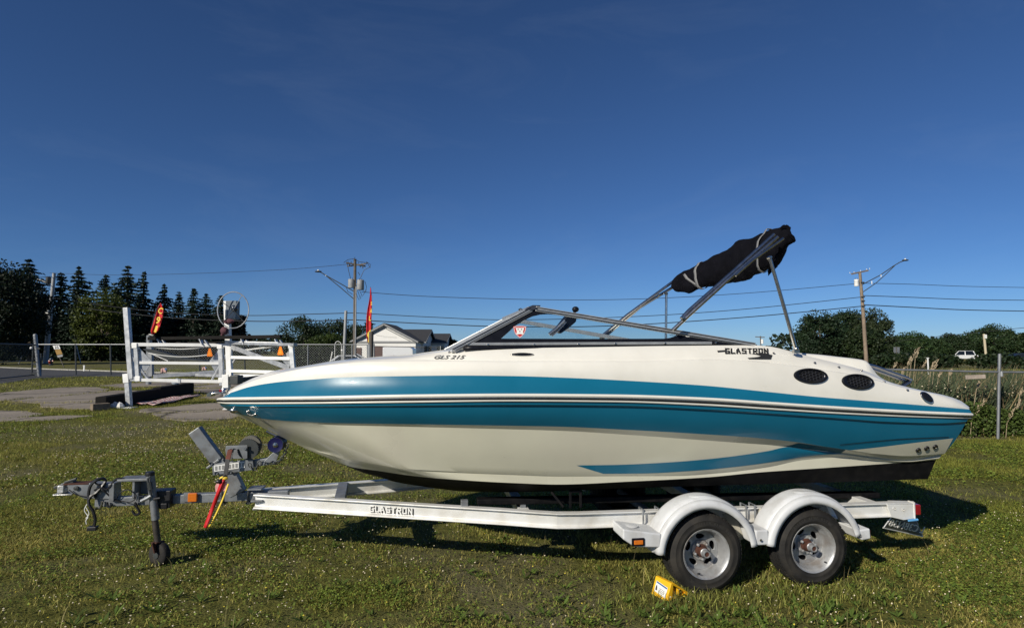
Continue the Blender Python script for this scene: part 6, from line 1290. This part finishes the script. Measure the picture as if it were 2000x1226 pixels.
# wheels
def make_wheel(x, sg=1, spin=0.0):
    MX = Matrix.Translation((x, -1.055 * sg, WZ)) @ Matrix.Rotation(math.pi / 2 if sg > 0 else -math.pi / 2, 4, 'X') @ Matrix.Rotation(spin, 4, 'Z')   # local z points outward
    prof = [(.196, .070), (.199, .090), (.206, .098), (.222, .103), (.226, .1045), (.230, .103), (.262, .102), (.266, .1035), (.270, .101), (.288, .093), (.299, .084), (.306, .072), (.3085, .055)]
    tread = [(.309, .048), (.3015, .046), (.3015, .040), (.309, .038), (.310, .016), (.3025, .014), (.3025, .008), (.310, .006)]
    full = prof + tread; full = full + [(r, -z) for r, z in reversed(full)]
    mb = MB(); mb.lathe(full, MX, 72); w = mb.build('wheel', M['tyre'], TR, True, angle=50)
    # shoulder lugs
    mb = MB()
    for k in range(60):
        a = 2 * math.pi * k / 60
        for z in (.066, -.066, .027, -.027):
            R = Matrix.Rotation(a + (.05 if z > 0 else 0), 4, 'Z'); mb.box(MX @ R @ Vector((.3085, 0, z)), (.012, .022, .017), (MX @ R).to_3x3())
    mb.build('tread_lug', M['tyre'], w)['kind'] = 'stuff'
    rim = MB(); rim.lathe([(.192, .080), (.200, .094), (.198, .0985), (.191, .096), (.187, .088), (.181, .083), (.178, .060), (.171, .050), (.168, .022), (.160, .010), (.156, -.026), (.150, -.030)], MX, 56)
    ro = rim.build('rim', M['rim'], w, True, angle=45)
    ring = lambda R, n: [(R * math.cos(t), R * math.sin(t)) for t in np.linspace(0, 2 * math.pi, n, endpoint=False)]
    holes = []
    for k in range(5):
        a = 2 * math.pi * k / 5 + .3; hole = []
        for t in np.linspace(0, 2 * math.pi, 18, endpoint=False):
            u = .024 * math.cos(t) * (1 + .25 * math.sin(t)); v_ = .041 * math.sin(t)
            r_ = .110 + u; hole.append(((r_) * math.cos(a) - v_ * math.sin(a), (r_) * math.sin(a) + v_ * math.cos(a)))
        holes.append(hole)
    plate_mesh(ring(.153, 56), holes + [ring(.040, 24)], .008, MX @ Matrix.Translation((0, 0, -.025)), 'wheel_disc', M['rim'], w, .003)
    bk = MB(); bk.lathe([(.001, -.06), (.165, -.06)], MX, 32); bk.build('brake_drum', M['bottom'], w)
    rg = MB()                                             # raised ridge round the hub and spokes
    rg.lathe([(.040, -.02), (.050, -.004), (.078, -.004), (.088, -.022)], MX, 40); rg.build('disc_ridge', M['rim'], w, True)
    hb = MB(); hb.lathe([(.052, -.01), (.050, .006), (.040, .012), (.038, .046), (.031, .052)], MX, 28); ho = hb.build('hub', M['rust'], w, True)
    cp = MB(); cp.lathe([(.031, .046), (.0335, .056), (.0285, .060), (.0285, .100), (.027, .104), (.021, .104), (.019, .096)], MX, 24); cp.build('grease_cap', M['rim'], ho, True)
    rb = MB(); rb.lathe([(.0195, .097), (.001, .096)], MX, 16); rb.build('rubber_plug', M['rust'], ho)
    for k in range(5):
        nu = MB(); a = 2 * math.pi * k / 5 - .33; nu.lathe([(.015, -.005), (.0125, .008), (.0115, .030), (.006, .034), (.001, .034)], MX @ Matrix.Translation((.064 * math.cos(a), .064 * math.sin(a), 0)), 8); nu.build('lug_nut', M['rim'], w, True)
    return w, MX
def arc_text(body, MX, w, a_mid, r, h, step):
    mb = MB(); n = len(body)
    for i, chx in enumerate(body):
        if chx == ' ': continue
        a = a_mid - (i - (n - 1) / 2) * step
        e = Vector((math.cos(a), math.sin(a), 0)); u = Vector((math.sin(a), -math.cos(a), 0))
        org = MX @ (e * r - u * step * r * .42 + Vector((0, 0, .1028))); R = MX.to_3x3()
        t = text_part('raised_letter', chx, M['tyretext'], w, org, R @ u, R @ e, step * r * (.80 if chx != 'I' else .22), h, .0012)
w0, MX0 = make_wheel(WX[0], 1, 0.0); w1_, MX1 = make_wheel(WX[1], 1, .38)
arc_text('TRAILER KING RST', MX0, w0, 1.30, .236, .020, .092); arc_text('TRAILER KING RST', MX1, w1_, 1.75 - .38, .236, .020, .092)
for MXq, wq, a0 in ((MX0, w0, -2.2), (MX1, w1_, .85 - .38)):   # chequered band beside the lettering
    mb = MB()
    for i in range(6):
        for j in range(3):
            if (i + j) % 2: continue
            a = a0 + i * .026; r = .234 + j * .008; mb.box(MXq @ Vector((r * math.cos(a), r * math.sin(a), .1035)), (.008, .006, .0016), (MXq @ Matrix.Rotation(a, 4, 'Z')).to_3x3())
    mb.build('chequer_mark', M['tyretext'], wq)
for MXq, wq, a_ in ((MX0, w0, -1.95), (MX1, w1_, -1.2)):
    mb = MB(); q = MXq @ Vector((.172 * math.cos(a_), .172 * math.sin(a_), .062)); mb.tube([q, MXq @ Vector((.160 * math.cos(a_), .160 * math.sin(a_), .092))], .006, 6); mb.build('valve_stem', M['black'], wq, True)
make_wheel(WX[0], -1); make_wheel(WX[1], -1, .6)
# fenders
FO, FI = -1.185, -.93
def fender_arc(mb, xc, a0, a1, sg=1):
    prof = [(.370, FO), (.395, FO - .004), (.416, FO), (.426, FO + .012), (.430, FO + .045), (.428, FO + .055), (.442, FO + .068), (.446, FO + .10), (.446, FI - .05), (.440, FI - .02), (.430, FI)]
    rows = []
    for k in range(45):
        a = a0 + (a1 - a0) * k / 44; rows.append([Vector((xc + r * math.cos(a), y * sg, WZ - .003 + r * math.sin(a))) for r, y in prof])
    mb.grid(rows)
def fender(sg):
    mb = MB(); fender_arc(mb, WX[0], math.radians(176), math.radians(8), sg); fender_arc(mb, WX[1], math.radians(173), math.radians(14), sg)
    return mb.build('fender', M['fender'], TR, True, solid=.008, angle=50)
fe = fender(1); ff = fender(-1)
for x in WX:                                                  # oval pads on the crowns
    mb = MB(); c = Vector((x, (FO + FI) / 2, WZ - .003 + .4475)); e = lambda k, h: [c + Vector((.10 * k * math.cos(t), .055 * k * math.sin(t), h - .5 * (.10 * k * math.cos(t)) ** 2 / .45)) for t in np.linspace(0, 6.2832, 28, endpoint=False)]
    mb.grid([e(1.0, -.004), e(.97, .005), e(.9, .006), e(.5, .004), e(.01, .004)], True); mb.build('pad', M['fender'], fe, True)
    pass
# front step, middle joint and tail piece
def blockp(pts, depth, name, bev=.012):
    mb = MB(); mb.poly(pts, (0, depth, 0)); return mb.build(name, M['fender'], fe, False, bev, seg=3)
zb = .285
a = P(1216, 1034, 1.185).x; a2 = P(1241, 1062, 1.185).x; e_ = WX[0] - .405
f_ = lambda x, y: P(x, y, 1.185)
blockp([f_(1217, 1033), f_(1292, 1042), f_(1290, 1069), f_(1240, 1068), f_(1217, 1053)], FI - FO, 'step')
c = f_(1246, 1057.5) + Vector((0, -.004, 0)); mb = MB(); mb.box(c, (.105, .016, .062)); smk = mb.build('side_marker', M['gasket'], fe, False, .012, seg=3)
mb = MB(); mb.box(c + Vector((0, -.010, 0)), (.072, .012, .032)); mb.build('amber_lens', M['amber'], smk, False, .004)
mb = MB(); q = f_(1243, 1036); mb.lathe([(.001, .004), (.05, .004), (.058, 0)], frame4((q.x, (FO + FI) / 2, q.z + .002), (1, 0, 0), (0, 1, 0)), 24); mb.build('pad', M['fender'], fe, True)
xm = (WX[0] + WX[1]) / 2
blockp([(xm - .055, FO + .012, .445), (xm + .055, FO + .012, .445), (xm + .06, FO + .012, .325), (xm - .06, FO + .012, .325)], .20, 'joint')
mb = MB(); mb.poly([(xm - .22, FI - .02, .52), (xm - .12, FI - .02, .56), (xm - .03, FI - .02, .31), (xm - .07, FI - .02, .30)], (0, .01, 0)); mb.poly([(xm + .20, FI - .02, .52), (xm + .12, FI - .02, .56), (xm + .05, FI - .02, .31), (xm + .08, FI - .02, .30)], (0, .01, 0)); mb.build('inner_bracket', pm('beige bracket', (.42, .40, .34), .6), fe)
b1 = WX[1] + .405
blockp([(b1 - .02, FO, .41), (b1 + .09, FO, .42), (b1 + .095, FO, .335), (b1 + .01, FO, .325)], FI - FO, 'tail')
mb = MB(); mb.poly([(b1 - .20, FI, .52), (b1 - .12, FI, .545), (b1, FI, .32), (b1 - .06, FI, .34)], (0, .01, 0)); mb.build('inner_bracket', M['fender'], fe)
mb = MB(); mb.box((b1 + .105, FO + .05, .37), (.02, .05, .05)); mb.build('red_marker', M['red'], fe, False, .004)
mb = MB(); mb.lathe([(.001, -.006), (.012, -.006), (.013, 0)], frame4((b1 - .005, FO - .004, .365), (1, 0, 0), (0, 0, 1)), 10); mb.lathe([(.001, -.006), (.010, -.006), (.011, 0)], frame4((xm - .02, FO - .004, .37), (1, 0, 0), (0, 0, 1)), 10); mb.build('bolt', M['chrome'], fe)
# rear light bracket, tail light and hanging licence plate
def rearbox(sg):
    mb = MB(); mb.poly([(1.86, -.93 * sg, .535), (2.13, -.93 * sg, .530), (2.13, -.93 * sg, .405), (2.02, -.93 * sg, .395), (1.90, -.93 * sg, .425)], (0, .012 * sg, 0)); mb.poly([(1.86, -.932 * sg, .537), (2.13, -.932 * sg, .533), (2.19, -.86 * sg, .533), (1.96, -.82 * sg, .537)], (0, 0, .006)); mb.box((2.13, -.90 * sg, .475), (.014, .07, .145)); o = mb.build('light_bracket', M['railalu'], TR, False, .003)
    mb = MB(); mb.box((2.170, -.895 * sg, .478), (.058, .07, .090)); o2 = mb.build('tail_light', M['red'], o, False, .008)
    return o
lbk = rearbox(1); rearbox(-1)
mb = MB()
for x, z in ((1.93, .50), (2.02, .485)): mb.lathe([(.001, -.010), (.010, -.010), (.011, 0)], frame4((x, -.937, z), (1, 0, 0), (0, 0, 1)), 8)
mb.build('bolt', M['chrome'], lbk)
mb = MB(); mb.tube([(2.05, -.95, .395), (2.14, -.95, .400)], .010, 6); mb.build('blue_tie', pm('blue cable tie', (.12, .38, .72), .5), lbk, True)
# licence plate: hangs tilted under the bracket, its embossed back towards the front
pw = [P(1741, 1009, .86), P(1788, 1013, .60), P(1802, 1047, .60), P(1725, 1030, .86)]
mb = MB(); mb.add(pw, [(0, 1, 2, 3)]); pl = mb.build('licence_plate', M['plate'], TR, solid=.004)
u = (pw[2] - pw[3]); v = (pw[0] - pw[3])
text_part('plate_number', 'L C3BN38', M['railalu'], pl, pw[3] + u * .06 + v * .26 - u.cross(v).normalized() * -.004, u, v, u.length * .86, v.length * .55, .004, mirror=True)
mb = MB(); mb.tube([pw[0], pw[1], pw[2], pw[3], pw[0]], .006, 5); mb.build('plate_rim', M['railalu'], pl, True)
mb = MB(); mb.bar(pw[0] + Vector((.03, 0, .0)), pw[0] + Vector((.03, .0, .10)), .03, .02, (1, 0, 0)); mb.bar(pw[1] + Vector((-.02, 0, 0)), Vector((2.12, -.86, .40)), .02, .02); mb.build('plate_hanger', M['galv'], pl)

# ------------------------------------------------------------------ things on and beside the trailer
tg = fthing('warning_tag', 'red and yellow warning streamer hanging from the winch crank lever', 'warning tag', P(440, 934, .17))
mb = MB(); g = []
for k in range(15):
    t = k / 14; x = 437 - 36 * t; y = 936 + 94 * t; w_ = 4.8 - 1.2 * t
    g.append([P(x - w_, y - 1, .17 + .01 * math.sin(6 * t)), P(x, y, .175 + .01 * math.sin(6 * t + 1)), P(x + w_ * .75, y + 1, .17 + .01 * math.sin(6 * t + 2))])
mb.grid(g); rb_ = mb.build('red_ribbon', M['redink'], tg, True, solid=.003)
mb = MB(); g = []
for k in range(12):
    t = k / 11; x = 446 - 38 * t + 3 * math.sin(3 * t); y = 944 + 84 * t; g.append([P(x - 1.6, y, .178), P(x + 2.0, y + .8, .178)])
mb.grid(g); mb.build('yellow_ribbon', M['yellowink'], tg, True, solid=.003)
mb = MB(); mb.poly([P(420, 948, .165), P(428, 938, .165), P(443, 940, .165), P(441, 958, .165), P(421, 960, .165)], (0, .004, 0)); mb.build('card', pm('pink card', (.72, .34, .33), .6, var=.2, scale=30), tg)
mb = MB(); mb.ball(P(437, 933.5, .165), .033, 10, 6, (1.1, .5, .6)); mb.build('yellow_clip', M['yellowink'], tg, True)
mb = MB(); mb.ball(P(427, 940, .185), .022, 8, 6, (1.3, .6, .8)); mb.tube([P(427, 940, .18), P(436, 932, .17), P(441, 928, .165)], .010, 6); mb.build('black_clasp', M['black'], tg, True)
for k in range(4):
    t = .25 + .17 * k; p = P(437 - 36 * t + 3, 936 + 94 * t + 5, .182); d_ = (P(401, 1030, .17) - P(437, 936, .17)).normalized()
    for j in range(3): mb = MB(); mb.bar(p + d_ * (.018 * j), p + d_ * (.018 * j + .008) + Vector((.006, 0, 0)), .003, .020, Vector((1, 0, .3))); mb.build('print_mark', M['ink'], rb_)
def chock(px0, py, b, rz, label):
    o = P(px0, py, b); wq_ = ROOT + AX * o.x + AY * o.y; o.z = float(gz(wq_.x, wq_.y))
    t = fthing('wheel_chock', label, 'wheel chock', o); R = Matrix.Rotation(rz, 3, 'Z')
    T = lambda x, y, z: o + R @ Vector((x, y, z))
    mb = MB(); h = .130; l = .24; w = .175
    back = lambda x, z: T(x, 0, z)
    mb.poly([T(0, 0, 0), T(.05, 0, h), T(.075, 0, h), T(.055, 0, .0)], R @ Vector((0, w, 0)))
    mb.poly([T(.075, 0, h), T(.060, 0, h - .012), T(l - .01, 0, .012), T(l, 0, .02)], R @ Vector((0, w, 0)))
    mb.poly([T(.02, .012, 0), T(l, .012, 0), T(l, .012, .022), T(.05, .012, .014)], R @ Vector((0, w - .024, 0)))
    mb.poly([T(.075, .03, .02), T(.12, .03, .02), T(.10, .03, .085), T(.08, .03, .105)], R @ Vector((0, .012, 0))); mb.poly([T(.16, .03, .02), T(.20, .03, .02), T(.17, .03, .04), T(.14, .03, .065)], R @ Vector((0, .012, 0)))
    mb.poly([T(.12, .0, .0), T(.132, .0, .0), T(.132, .0, .065), T(.12, .0, .075)], R @ Vector((0, w, 0)))
    body = mb.build('body', M['yellow'], t, False, .003)
    n_ = (R @ Vector((-h, 0, .05))).normalized()
    q = lambda y, f: T(.05 * f, y, h * f) + n_ * .004
    mb = MB(); mb.add([q(.02, .12), q(.15, .22), q(.15, .80), q(.02, .70)], [(0, 1, 2, 3)]); lb = mb.build('sticker', M['label'], t)
    q = lambda y, f: T(.05 * f, y, h * f) + n_ * .006
    mb = MB(); mb.add([q(.025, .60), q(.145, .70), q(.145, .78), q(.025, .68)], [(0, 1, 2, 3)]); mb.build('sticker_band', M['blueink'], lb)
    mb = MB(); mb.add([q(.12, .30), q(.14, .32), q(.14, .55), q(.13, .58)], [(0, 1, 2, 3)])
    for k in range(3): mb.add([q(.04, .26 + .08 * k), q(.10, .31 + .08 * k), q(.10, .33 + .08 * k), q(.04, .28 + .08 * k)], [(0, 1, 2, 3)])
    mb.build('sticker_print', M['ink'], lb)
chock(1302, 1159, 1.24, math.radians(20), 'yellow plastic wheel chock with a white sticker against the front tyre')
# ================================================================== GRASS, WEEDS, REEDS
def inside(px, py, poly):
    r = np.zeros(len(px), bool); n = len(poly)
    for i in range(n):
        x0, y0 = poly[i].x, poly[i].y; x1, y1 = poly[(i + 1) % n].x, poly[(i + 1) % n].y
        if y0 == y1: continue
        c = ((y0 > py) != (y1 > py)) & (px < (x1 - x0) * (py - y0) / (y1 - y0) + x0); r ^= c
    return r
roadL = [G(*p) for p in kl] + [G(*p) for p in reversed(nl)]
def scatter(n, d0, d1, seed, margin=1.42, keep=None, edge=0):
    g = np.random.default_rng(seed); y = np.sqrt(d0 ** 2 + (d1 ** 2 - d0 ** 2) * g.random(n)); x = (g.random(n) - .5) * 2 * y * (1000 / F) * margin
    ok = np.ones(n, bool)
    for pl in SLAB_W: ok &= ~inside(x, y, pl)
    ok &= ~inside(x, y, roadL)
    if keep is not None: ok &= keep(x, y, g)
    return x[ok], y[ok], g
def bare(x, y): return np.clip((fbm(x * .62 + 3, y * .85 + 9, 21) - .465) * 9, 0, 1) * (.75 + .25 * np.clip((fbm(x * 4, y * 4, 23) - .3) * 4, 0, 1))     # worn soil patches
def dry(x, y): return np.clip((fbm(x * .33 + 40, y * .33, 31) - .36) * 3.2, 0, 1)
def blades(name, x, y, g, h, w, lean, c_g, c_d, segs, vary=.6):
    n = len(x); a = g.random(n) * 6.283; hh = h * (.45 + .9 * g.random(n)) * (.45 + 1.1 * fbm(x * 2.3, y * 2.3, 61)); dr = np.clip(dry(x, y) * .75 + .3 * g.random(n) ** 2 + .25 * bare(x, y), 0, 1)
    ln = hh * lean * (.3 + g.random(n)); b = g.random(n) * 6.283
    dx, dy = np.cos(b) * ln, np.sin(b) * ln; sx, sy = np.cos(a) * w / 2, np.sin(a) * w / 2
    wv = .7 + .6 * g.random(n); sx *= wv; sy *= wv
    gr = gz(x, y); z0 = gr - .004; hh = hh + gr * 0
    if segs == 2:
        V = np.stack([np.stack([x - sx, y - sy, z0], 1), np.stack([x + sx, y + sy, z0], 1), np.stack([x + dx * .35 + sx * .8, y + dy * .35 + sy * .8, gr + hh * .6], 1), np.stack([x + dx * .35 - sx * .8, y + dy * .35 - sy * .8, gr + hh * .6], 1), np.stack([x + dx, y + dy, gr + hh], 1)], 1)
        k = 5; tri = np.array([0, 1, 2, 0, 2, 3, 3, 2, 4])
    else:
        V = np.stack([np.stack([x - sx, y - sy, z0], 1), np.stack([x + sx, y + sy, z0], 1), np.stack([x + dx, y + dy, gr + hh], 1)], 1); k = 3; tri = np.array([0, 1, 2])
    V = V.reshape(-1, 3).astype(np.float32); idx = (np.arange(n)[:, None] * k + tri[None]).ravel().astype(np.int32); nt_ = len(idx) // 3
    me = bpy.data.meshes.new(name); me.vertices.add(len(V)); me.vertices.foreach_set('co', V.ravel()); me.loops.add(len(idx)); me.loops.foreach_set('vertex_index', idx); me.polygons.add(nt_); me.polygons.foreach_set('loop_start', np.arange(0, 3 * nt_, 3, dtype=np.int32)); me.polygons.foreach_set('loop_total', np.full(nt_, 3, np.int32))
    c = (np.outer(1 - dr, c_g) + np.outer(dr, c_d)) * (1 - vary + 2 * vary * g.random(n) ** 1.4)[:, None] * (.62 + .85 * fbm(x * 9, y * 9, 67))[:, None]
    a_ = me.color_attributes.new('tint', 'FLOAT_COLOR', 'POINT'); a_.data.foreach_set('color', np.concatenate([np.repeat(c, k, 0), np.ones((n * k, 1))], 1).ravel().astype(np.float32))
    me.materials.append(M['blade']); me.update(); o = bpy.data.objects.new(name, me); COL.objects.link(o); o['kind'] = 'stuff'; return o
GC, GD = (.200, .222, .030), (.365, .320, .090)
kp = lambda x, y, g: g.random(len(x)) > bare(x, y) * .97
x, y, g = scatter(440000, 3.6, 7.0, 1, keep=kp); blades('grass', x, y, g, .034, .0052, .9, GC, GD, 2)
x, y, g = scatter(400000, 7.0, 13.0, 2, keep=kp); blades('grass', x, y, g, .045, .0080, .9, GC, GD, 1)
x, y, g = scatter(340000, 13.0, 26.0, 3, keep=kp); blades('grass', x, y, g, .06, .014, .9, GC, GD, 1)
x, y, g = scatter(210000, 26.0, 60.0, 4, keep=lambda x, y, g: g.random(len(x)) > bare(x, y) * .4); blades('grass', x, y, g, .08, .035, 1.0, (.185, .210, .030), (.30, .28, .065), 1)
# longer tufts round the tyres, the chock and the jack
gt = np.random.default_rng(19); tx = []; 
for cx_, cy_, sx_, sy_, k_ in ((ROOT.x + .2, ROOT.y - 1.30, .45, .10, 700), (ROOT.x + 1.15, ROOT.y - 1.15, .42, .10, 700), (ROOT.x + .7, ROOT.y - .9, .6, .25, 600), (-3.15, 5.35, .16, .12, 200), (1.0, 4.6, .25, .10, 120)): tx.append(np.stack([cx_ + sx_ * gt.normal(size=k_), cy_ + sy_ * gt.normal(size=k_)], 1))
tx = np.concatenate(tx); blades('tall_grass', tx[:, 0], tx[:, 1], gt, .065, .0055, .8, (.16, .21, .034), (.24, .25, .06), 2)
g_ = np.random.default_rng(20); k_ = 500; xs_ = (g_.random(k_) - .5) * 9; ys_ = 3.8 + 4.2 * g_.random(k_); blades('seed_stalks', xs_, ys_, g_, .16, .0028, .5, (.30, .26, .11), (.38, .31, .14), 2)
# tufts along the cracks and edges of the apron
ex = []; ge = np.random.default_rng(8)
for pl in SLAB_W:
    for i in range(len(pl)):
        a, c = pl[i], pl[(i + 1) % len(pl)]
        for k in range(int((c - a).length * 45)): t = ge.random(); p = a.lerp(c, t); ex.append((p.x + ge.normal() * .13, p.y + ge.normal() * .13))
ex = np.array(ex); blades('edge_grass', ex[:, 0], ex[:, 1], ge, .065, .016, .9, (.13, .15, .026), GD, 1)
# clover and other flat leaves
def flat_leaves(name, x, y, g, z, size, col, cvar=.6):
    n = len(x); c = np.stack([x, y, gz(x, y) + z * (.3 + g.random(n))], 1); nr = np.stack([g.normal(size=n) * .45, g.normal(size=n) * .45, np.ones(n)], 1); up = g.normal(size=(n, 3))
    s = size * (.6 + .8 * g.random(n)); K = np.outer(1 - cvar + 2 * cvar * g.random(n), col)
    o = leaf_quads(name, c, nr, up, s, s * 1.25, K, M['blade'], None); o['kind'] = 'stuff'; return o
lush = lambda x, y, g: g.random(len(x)) < np.clip((fbm(x * .8 + 11, y * .8 + 5, 55) - .40) * 5, 0.12, 1) * (1 - bare(x, y) * .93)
x, y, g = scatter(560000, 3.6, 8.0, 11, keep=lush); flat_leaves('clover', x, y, g, .040, .014, (.160, .212, .034))
x, y, g = scatter(345000, 8.0, 18.0, 12, keep=lush); flat_leaves('clover', x, y, g, .045, .025, (.155, .205, .033))
# rosettes of broad leaves near the wheels
ro_ = np.random.default_rng(14); C = []; N = []; U = []; Wd = []; Hh = []; K = []
cx = list(zip(ro_.random(260) * 9 - 3.2, 3.8 + ro_.random(260) * 3.2)) + [(1.5 + ro_.normal() * .7, 4.35 + ro_.normal() * .22) for _ in range(45)] + [(ROOT.x + 1.0 + ro_.normal() * .9, ROOT.y - 1.45 + ro_.normal() * .2) for _ in range(60)]
for x0, y0 in cx:
    for k in range(int(7 + 6 * ro_.random())):
        a = ro_.random() * 6.283; l = .035 + .05 * ro_.random(); el = .25 + .6 * ro_.random()
        C.append((x0 + math.cos(a) * l * .55, y0 + math.sin(a) * l * .55, float(gz(x0, y0)) + .012 + l * .5 * el)); U.append((math.cos(a), math.sin(a), el)); N.append((-math.cos(a) * el, -math.sin(a) * el, 1)); Wd.append(l * .30); Hh.append(l * 1.2); K.append(np.array([.105, .160, .030]) * (.7 + .6 * ro_.random()))
U = np.array(U); N = np.array(N); wq = leaf_quads('broadleaf_weeds', np.array(C), N, np.cross(N, np.cross(U, N)), np.array(Wd), np.array(Hh), np.array(K), M['blade'], None); wq['kind'] = 'stuff'
def blossoms(name, x, y, g, r, mat, z):
    mb = MB(); oc = [(1, 0, 0), (-1, 0, 0), (0, 1, 0), (0, -1, 0), (0, 0, 1), (0, 0, -1)]; of = [(0, 2, 4), (2, 1, 4), (1, 3, 4), (3, 0, 4), (2, 0, 5), (1, 2, 5), (3, 1, 5), (0, 3, 5)]
    n = len(x); rr_ = r * (.55 + .9 * g.random(n)); zz = gz(x, y) + z * (.5 + g.random(n)); base = np.stack([x, y, zz], 1); V = (base[:, None, :] + np.array(oc)[None] * rr_[:, None, None] * np.array([1, 1, .85])).reshape(-1, 3)
    Fc = (np.arange(n)[:, None, None] * 6 + np.array(of)[None]).reshape(-1, 3); me = bpy.data.meshes.new(name); me.from_pydata(V.tolist(), [], Fc.tolist()); me.materials.append(mat); o = bpy.data.objects.new(name, me); COL.objects.link(o); o['kind'] = 'stuff'
fl_ = lambda x, y, g: g.random(len(x)) < np.clip((fbm(x * .45 + 70, y * .45, 77) - .38) * 3, .05, 1)
x, y, g = scatter(4200, 3.8, 7.5, 21, keep=fl_); blossoms('clover_blossoms', x, y, g, .0058, M['flower'], .045)
x, y, g = scatter(8600, 7.5, 15, 22, keep=fl_); k = x < 1.5; blossoms('clover_blossoms', x[k], y[k], g, .0088, M['flower'], .05)
x, y, g = scatter(420, 3.8, 7.5, 23); blossoms('yellow_blossoms', x, y, g, .0055, M['yflower'], .06)
# reed bed and weeds behind the pipe fence
rg_ = np.random.default_rng(33); n = 8600
yy = DR + .5 + 11 * rg_.random(n) ** 1.3; x = (660 + 760 * rg_.random(n)) * yy / F
def long_leaves(name, x, y, h0, h1, w, col, lean, g, mat):
    n = len(x); h = h0 + (h1 - h0) * g.random(n); b = g.random(n) * 6.283; b = np.where(g.random(n) < .7, .2 + .5 * g.normal(size=n), b); ln = h * lean * (.3 + g.random(n)); V = []; k = 4
    ts = np.array([0, .4, .75, 1.0]); ws = np.array([.7, 1, .65, .03]); a = b + 1.57 + g.normal(size=n) * .6
    L = []
    for t, wv in zip(ts, ws):
        cx_ = x + np.cos(b) * ln * t ** 2.2; cy_ = y + np.sin(b) * ln * t ** 2.2; cz = h * (t - .22 * lean * t ** 3); sx = np.cos(a) * w * wv / 2; sy = np.sin(a) * w * wv / 2
        L += [np.stack([cx_ - sx, cy_ - sy, cz], 1), np.stack([cx_ + sx, cy_ + sy, cz], 1)]
    V = np.stack(L, 1).reshape(-1, 3).astype(np.float32); q = np.array([0, 1, 3, 2, 2, 3, 5, 4, 4, 5, 7, 6]); idx = (np.arange(n)[:, None] * 8 + q[None]).ravel().astype(np.int32); m = len(idx) // 4
    me = bpy.data.meshes.new(name); me.vertices.add(len(V)); me.vertices.foreach_set('co', V.ravel()); me.loops.add(len(idx)); me.loops.foreach_set('vertex_index', idx); me.polygons.add(m); me.polygons.foreach_set('loop_start', np.arange(0, 4 * m, 4, dtype=np.int32)); me.polygons.foreach_set('loop_total', np.full(m, 4, np.int32))
    c = np.outer(.65 + .7 * g.random(n), col); a_ = me.color_attributes.new('tint', 'FLOAT_COLOR', 'POINT'); a_.data.foreach_set('color', np.concatenate([np.repeat(c, 8, 0), np.ones((n * 8, 1))], 1).ravel().astype(np.float32)); me.materials.append(mat); me.update(); o = bpy.data.objects.new(name, me); COL.objects.link(o); o['kind'] = 'stuff'; return o
long_leaves('reeds', x, yy, .85, 1.65, .034, (.085, .110, .055), .75, rg_, M['blade'])
n = 1500; yy = DR + .3 + 9 * rg_.random(n); x = (690 + 420 * rg_.random(n)) * yy / F; long_leaves('dry_reeds', x, yy, .7, 1.7, .014, (.30, .23, .12), .45, rg_, M['blade'])
# weeds at the foot of the reeds
n = 56000; yy = DR + .15 + 3.0 * rg_.random(n) ** 1.5; x = (660 + 760 * rg_.random(n)) * yy / F; top = .30 + .75 * fbm(x * .9, yy * .9, 91); c = np.stack([x, yy, top * rg_.random(n) ** .7], 1)
wdd = leaf_quads('roadside_weeds', c, rand_unit(n) + np.array([0, -.3, .8]), rand_unit(n), .028 + .035 * rg_.random(n), .045 + .05 * rg_.random(n), np.outer(.65 + .7 * rg_.random(n), (.080, .120, .026)), M['blade'], None); wdd['kind'] = 'stuff'
n = 260; yy = DR + .2 + 2.2 * rg_.random(n); x = (700 + 380 * rg_.random(n)) * yy / F; blossoms('weed_blossoms', x, yy, rg_, .016, M['flower'], .75)
# reed plumes one can tell apart
PL = [(1778, 706, 16), (1786, 696, 22), (1793, 690, 18), (1806, 712, 14), (1822, 716, 14), (1829, 712, 16), (1765, 724, 10), (1857, 728, 12), (1911, 752, 12), (1836, 732, 12), (1748, 715, 12), (1990, 790, 14), (1978, 806, 16), (1972, 815, 14), (1995, 768, 12), (1909, 800, 18), (1919, 790, 16)]
PLW = ['beside the stern grab rail', 'tall one near the stern grab rail', 'leaning one with the highest tip', 'short one before the marker post', 'left of a close pair', 'right of a close pair', 'low one by the grab rail end', 'under the middle of the pipe rail', 'below the blank board', 'drooping one right of the marker post', 'small one furthest toward the boat deck', 'right edge, middle of three', 'right edge, lowest but one', 'right edge, lowest', 'right edge, topmost', 'pale one low behind the boat corner', 'pale one right behind the boat corner']
for (px, py, l), wtxt in zip(PL, PLW):
    D = DR + .6 + 3.5 * rg_.random() if py < 740 else DR + .15 + .2 * rg_.random(); top = at(px + 2, py - l / 2, D); bot = at(px - l * .3, py + l / 2, D); b0 = Vector((bot.x - .12, D, 0)); t = wthing('reed_plume', 'dry tan reed plume, ' + wtxt, 'reed', b0, 'reed plumes behind the pipe fence')
    mb = MB(); mb.tube([b0, b0.lerp(bot, .6) + Vector((-.03, 0, .05)), bot], .006, 5); mb.build('stalk', M['plume'], t, True)
    mb = MB(); d = top - bot
    for k in range(22):
        f = k / 21; p = bot + d * f + Vector((rg_.normal(), rg_.normal(), rg_.normal())) * .012; q = p + (d.normalized() + Vector((rg_.normal(), rg_.normal(), rg_.normal())) * .35) * (.04 + .03 * (1 - f)); mb.tube([p, p.lerp(q, .5), q], [.005, .007, .002], 4)
    mb.build('plume', M['plume'], t, True)
